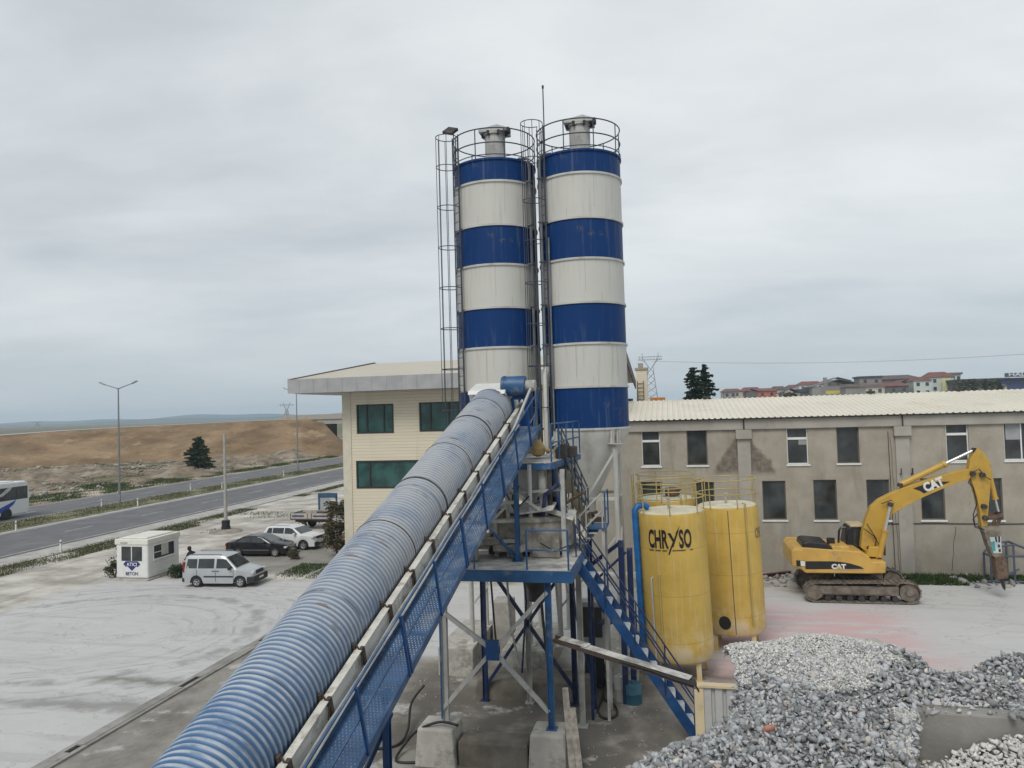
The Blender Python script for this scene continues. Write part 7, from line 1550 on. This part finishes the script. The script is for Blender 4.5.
mb.tube(pts, .075, 5); single('power_line', mb, PYL, 'single power line sagging from the tall pylon to the right', 'power line', pq[0], pq[1], 0)
# scrap frame and beam at the factory wall
q0 = atv(992, 585, FV-1.2); fr = thing('tube_rack', 'blue-grey tubular steel frame lying by the factory wall beyond the breaker', 'rack', q0[0], q0[1], 0)
FRM = M('frame_slate', (.07, .085, .12), .6, var=.2)
u0, v0 = q0[0], q0[1]
for k, pts in enumerate(([(0, 0, .1), (.0, 0, 1.3), (.35, 0, 1.75), (1.1, 0, 1.85), (1.9, 0, 1.5), (2.6, 0, 1.35)], [(0, .8, .1), (.0, .8, 1.3), (.35, .8, 1.75), (1.1, .8, 1.85), (1.9, .8, 1.5), (2.6, .8, 1.35)], [(-.2, 0, .1), (2.6, 0, .1)], [(-.2, .8, .1), (2.6, .8, .1)], [(1.0, 0, .1), (1.0, 0, 1.85)], [(1.0, .8, .1), (1.0, .8, 1.85)], [(0, 0, 1.3), (2.4, 0, 1.3)], [(0, .8, 1.3), (0, 0, 1.3)], [(1.1, .8, 1.85), (1.1, 0, 1.85)], [(.1, 0, .1), (1.2, 0, .7)], [(1.2, .8, .1), (.1, 0, .9)])):
    mb = MB(); mb.tube([(u0+x, v0+y, z) for x, y, z in pts], .05, 8); mb.build('frame_tube', FRM, fr, smooth=True)
a, b = gr(758, 579), gr(791, 575); mb = MB(); mb.ibeam((a[0], a[1], .12), (b[0], b[1], .12), .2, .2); single('steel_beam', mb, M('oxide_beam', (.13, .05, .045), .8, var=.3), 'dark red steel beam lying on the ground left of the excavator', 'beam', a[0], a[1], 0)
# ------------------------------------------------------------------ aggregate bins and gravel in the foreground
GZ = 7.0
def wxy(p): return (p[0], p[1])
left_edge = np.array([(-3.0, -.85), (.17, 4.10), (.86, 4.70), (1.46, 5.30), (1.62, 5.70), (1.70, 6.36)])
D1 = np.array((.48, .82)); D1 /= np.linalg.norm(D1); N1 = np.array((D1[1], -D1[0])); C1 = np.array((2.54, 4.86))
D2 = np.array((.57, -.16)); D2 /= np.linalg.norm(D2); N2 = np.array((-D2[1], D2[0]))
def edge_dist(P):
    """distance to the right of the left edge (positive inside)"""
    d = np.full(len(P), 1e9); sgn = np.full(len(P), 1.0)
    for i in range(len(left_edge)-1):
        a, b = left_edge[i], left_edge[i+1]; ab = b-a; t = np.clip(((P-a)@ab)/(ab@ab), 0, 1); q = a+t[:, None]*ab; dd = np.linalg.norm(P-q, axis=1)
        cr = ab[1]*(P[:, 0]-a[0])-ab[0]*(P[:, 1]-a[1]); m = dd < d; sgn[m] = np.sign(cr[m]); d = np.minimum(d, dd)
    return d*sgn
def far_limit(x): return np.interp(x, [-9, 1.9, 2.0, 2.90, 2.96, 3.02, 3.6, 4.3, 5.2, 9], [6.26, 6.26, 6.26, 6.24, 5.72, 5.66, 5.78, 5.80, 5.75, 5.6])
def field(P):
    x, y = P[:, 0], P[:, 1]; e = edge_dist(P); s1 = (P-C1)@N1; t1 = (P-C1)@D1; s2 = (P-C1)@N2
    und = .022*np.sin(x*5.1+y*2.3)+.02*np.sin(x*2.3-y*4.7+1)+.012*np.sin(x*9+y*8)
    z = GZ+und; kind = np.ones(len(P), int)
    z = z-.22*np.exp(-np.maximum(e, 0)/.16)*np.clip((5.9-y)/.5, .25, 1)                                    # stones rolling over the left edge
    pale_bin = (s1 > .02) & (s2 < -.02)                                             # pale stone in the next bin
    zl = GZ-.30+np.clip(s1, 0, 3)*.34+und*.8-np.clip(-s2, 0, 3)*.02; z = np.where(pale_bin, np.minimum(zl, GZ+.10), z); kind[pale_bin] = 2
    back = (s1 > -.25) & (s2 > .0) & (x > 2.3); z = np.where(back, z+.03*np.clip(s2/.5, 0, 1)*np.clip((x-2.5)/.6, 0, 1), z)
    fine = (y > 5.30+.22*np.sin(x*5)+.10*np.sin(x*23+y*17)) & (x < 3.0); kind[fine] = 3; q = np.clip((y-5.0)/.6, 0, 1); z = z+.08*q*q*(3-2*q)*np.clip((2.93-x)/.08, 0, 1)-.07*np.clip((x-2.9)/.08, 0, 1)*np.clip((3.6-x)/.3, 0, 1)*np.clip((y-5.2)/.3, 0, 1)
    fl = far_limit(x)-y; z = z-.12*np.exp(-np.maximum(fl, 0)/.08)
    z = np.where(y < 3.2, z-.0, z)
    kind[(e < 0) | (fl < 0)] = 0
    return z, kind
# concrete body of the bins
agb = bpy.data.objects.new('aggregate_bins', None); C.objects.link(agb); tag(agb, 'concrete aggregate bin walls under the gravel heaps in the foreground', 'bin walls'); ORG[agb.name] = (0, 0, 0)
CW = M('bin_concrete', (.42, .405, .38), .95, var=.15, sc=3, dirt=(.26, .245, .22), damt=.6, dsc=2.5, bump=.5, bsc=40)
poly = [(-2.9, -.85), (.25, 4.06), (.86, 4.68), (1.56, 5.30), (1.72, 5.7), (1.80, 6.18), (2.90, 6.20), (2.92, 5.66), (4.3, 5.74), (8.5, 5.5), (8.5, -3.5), (-2.9, -3.5)]
mb = MB(); mb.prism(poly, -.1, 6.66, axis='z'); mb.build('bin_mass', CW, agb)
mb = MB(); mb.prism([(2.88, 5.60), (2.955, 5.62), (2.96, 6.24), (2.85, 6.255)], 6.4, 7.03, axis='z'); mb.build('end_block', CW, agb, bevel=.04)
def wallbox(name, p, d, nrm, L, th, z0, z1, mat):
    a = np.array(p); q = [a, a+d*L, a+d*L+nrm*th, a+nrm*th]; mb = MB(); mb.prism([tuple(t) for t in q], z0, z1, axis='z'); return mb.build(name, mat, agb, bevel=.012)
wallbox('dividing_wall', C1-D1*5+N1*(-.13), D1, N1, 5.0, .12, 6.2, 6.985, CW)
wallbox('cross_wall', C1-D2*.0, D2, N2, 2.6, .14, 6.2, 6.985, M('cross_concrete', (.25, .24, .22), .95, var=.15, sc=3, dirt=(.15, .14, .125), damt=.5, dsc=2, bump=.4, bsc=30))
# heap surface under the stones
gx, gy = np.meshgrid(np.linspace(-2.5, 8.2, 260), np.linspace(-3, 6.4, 230)); G = np.stack([gx.ravel(), gy.ravel()], 1); z, kd = field(G); 
idx = -np.ones(len(G), int); ok = kd > 0; idx[ok] = np.arange(ok.sum()); s1g, s2g, t1g = (G-C1)@N1, (G-C1)@N2, (G-C1)@D1; z = z-.09*(((s2g > -.05) & (s2g < .20) & (s1g > -.04)) | ((s1g > -.19) & (s1g < .04) & (t1g < .03)))
V = np.stack([G[ok, 0], G[ok, 1], z[ok]-.022], 1)
ii = np.arange(len(G)).reshape(gx.shape); q = np.stack([ii[:-1, :-1], ii[:-1, 1:], ii[1:, 1:], ii[1:, :-1]], -1).reshape(-1, 4); q = idx[q]; q = q[(q >= 0).all(1)]; zq = V[q][:, :, 2]; q = q[(zq.max(1)-zq.min(1)) < .07]; GV = V[:, :2][q].mean(1); s1q, s2q, t1q = (GV-C1)@N1, (GV-C1)@N2, (GV-C1)@D1; q = q[~(((s2q > -.10) & (s2q < .17) & (s1q > -.03)) | ((s1q > -.17) & (s1q < .03) & (t1q < .05)))]
hb = np_mesh('gravel_bed', V, q, M('gravel_bed', (.12, .122, .125), .95, var=.4, sc=25, dirt=(.25, .25, .24), damt=.6, dsc=18)); hb['kind'] = 'stuff'
def scatter(n, x0, x1, y0, y1, k, rmin, rmax, colf, name, layers=.03):
    P = np.stack([rng.uniform(x0, x1, n), rng.uniform(y0, y1, n)], 1); z, kd = field(P); m = kd == k
    s1 = (P-C1)@N1; s2 = (P-C1)@N2; t1 = (P-C1)@D1; t2 = (P-C1)@D2
    m &= ~((s1 > -.14) & (s1 < .0) & (t1 < .02) & (rng.uniform(0, 1, n) > .40+.45*np.clip((t1+.45)/.4, 0, 1)))      # the wall tops stay mostly bare
    m &= ~((s2 > -.03) & (s2 < .14) & (s1 > .0) & (rng.uniform(0, 1, n) > .18))
    P, z = P[m], z[m]; n = len(P); r = rng.uniform(rmin, rmax, n)*rng.choice([.75, 1, 1, 1.35], n)
    P3 = np.stack([P[:, 0], P[:, 1], z+rng.uniform(-layers, layers*.45, n)], 1)
    o = stones(name, P3, r, colf(n), STONE); o['kind'] = 'stuff'; return o
def dark(n):
    g = (.12+.42*rng.uniform(0, 1, n)**1.2)[:, None]*np.array([[.97, 1.0, 1.03]]); t = rng.uniform(0, 1, n); w = t > .95; g[w] = rng.uniform(.42, .7, (w.sum(), 1))*np.array([[1, .92, .8]]); w = t < .03; g[w] = np.array([[.42, .34, .30]]); return g
def pale(n): return rng.uniform(.48, .78, n)[:, None]*np.array([[1, .97, .92]])
def finec(n): return rng.uniform(.36, .78, n)[:, None]*np.array([[1, .98, .94]])
scatter(66000, -1.5, 6.4, 2.5, 6.3, 1, .015, .031, dark, 'dark_gravel')
scatter(26000, -.9, 5.6, 3.2, 6.3, 1, .005, .011, dark, 'gravel_fines', .02)
scatter(15000, 1.5, 5.2, 3.2, 5.0, 2, .015, .027, pale, 'pale_gravel', .02)
scatter(22000, 1.6, 3.05, 5.2, 6.3, 3, .006, .015, finec, 'fine_gravel', .016)
scatter(1400, 1.3, 3.05, 4.9, 5.75, 3, .015, .030, dark, 'strewn_gravel', .012)
n = 900; t_ = rng.uniform(-1.6, .0, n); w_ = rng.uniform(-.13, -.01, n); P = C1+t_[:, None]*D1+w_[:, None]*N1
o = stones('wall_grit', np.stack([P[:, 0], P[:, 1], np.full(n, 6.985)+rng.uniform(-.006, .006, n)], 1), rng.uniform(.005, .016, n), finec(n), STONE); o['kind'] = 'stuff'
p = uv(ray(767, 731)); k = (GZ+.02-EYE)/p[2]; pc = xy(p[0]*k, p[1]*k)
o = stones('brick_chunk', np.array([[pc[0], pc[1], GZ+.03]]), np.array([.042]), np.array([[.42, .17, .12]]), STONE); tag(o, 'reddish brick chunk lying on the dark gravel', 'stone')
# ------------------------------------------------------------------ air
mb = MB(); mb.box((-4900, -4900, -1.2), (4900, 4900, 70)); hz = single('haze', mb, M('slot_shade', (0, 0, 0)), kind='stuff')
hm = bpy.data.materials.new('haze'); hm.use_nodes = True; nt = hm.node_tree; nt.nodes.clear(); ou = nt.nodes.new('ShaderNodeOutputMaterial'); pv = nt.nodes.new('ShaderNodeVolumePrincipled')
pv.inputs['Color'].default_value = (.72, .86, 1.0, 1); pv.inputs['Density'].default_value = HAZE; pv.inputs['Anisotropy'].default_value = 0.0
nt.links.new(pv.outputs[0], ou.inputs['Volume']); hz.data.materials.clear(); hz.data.materials.append(hm)
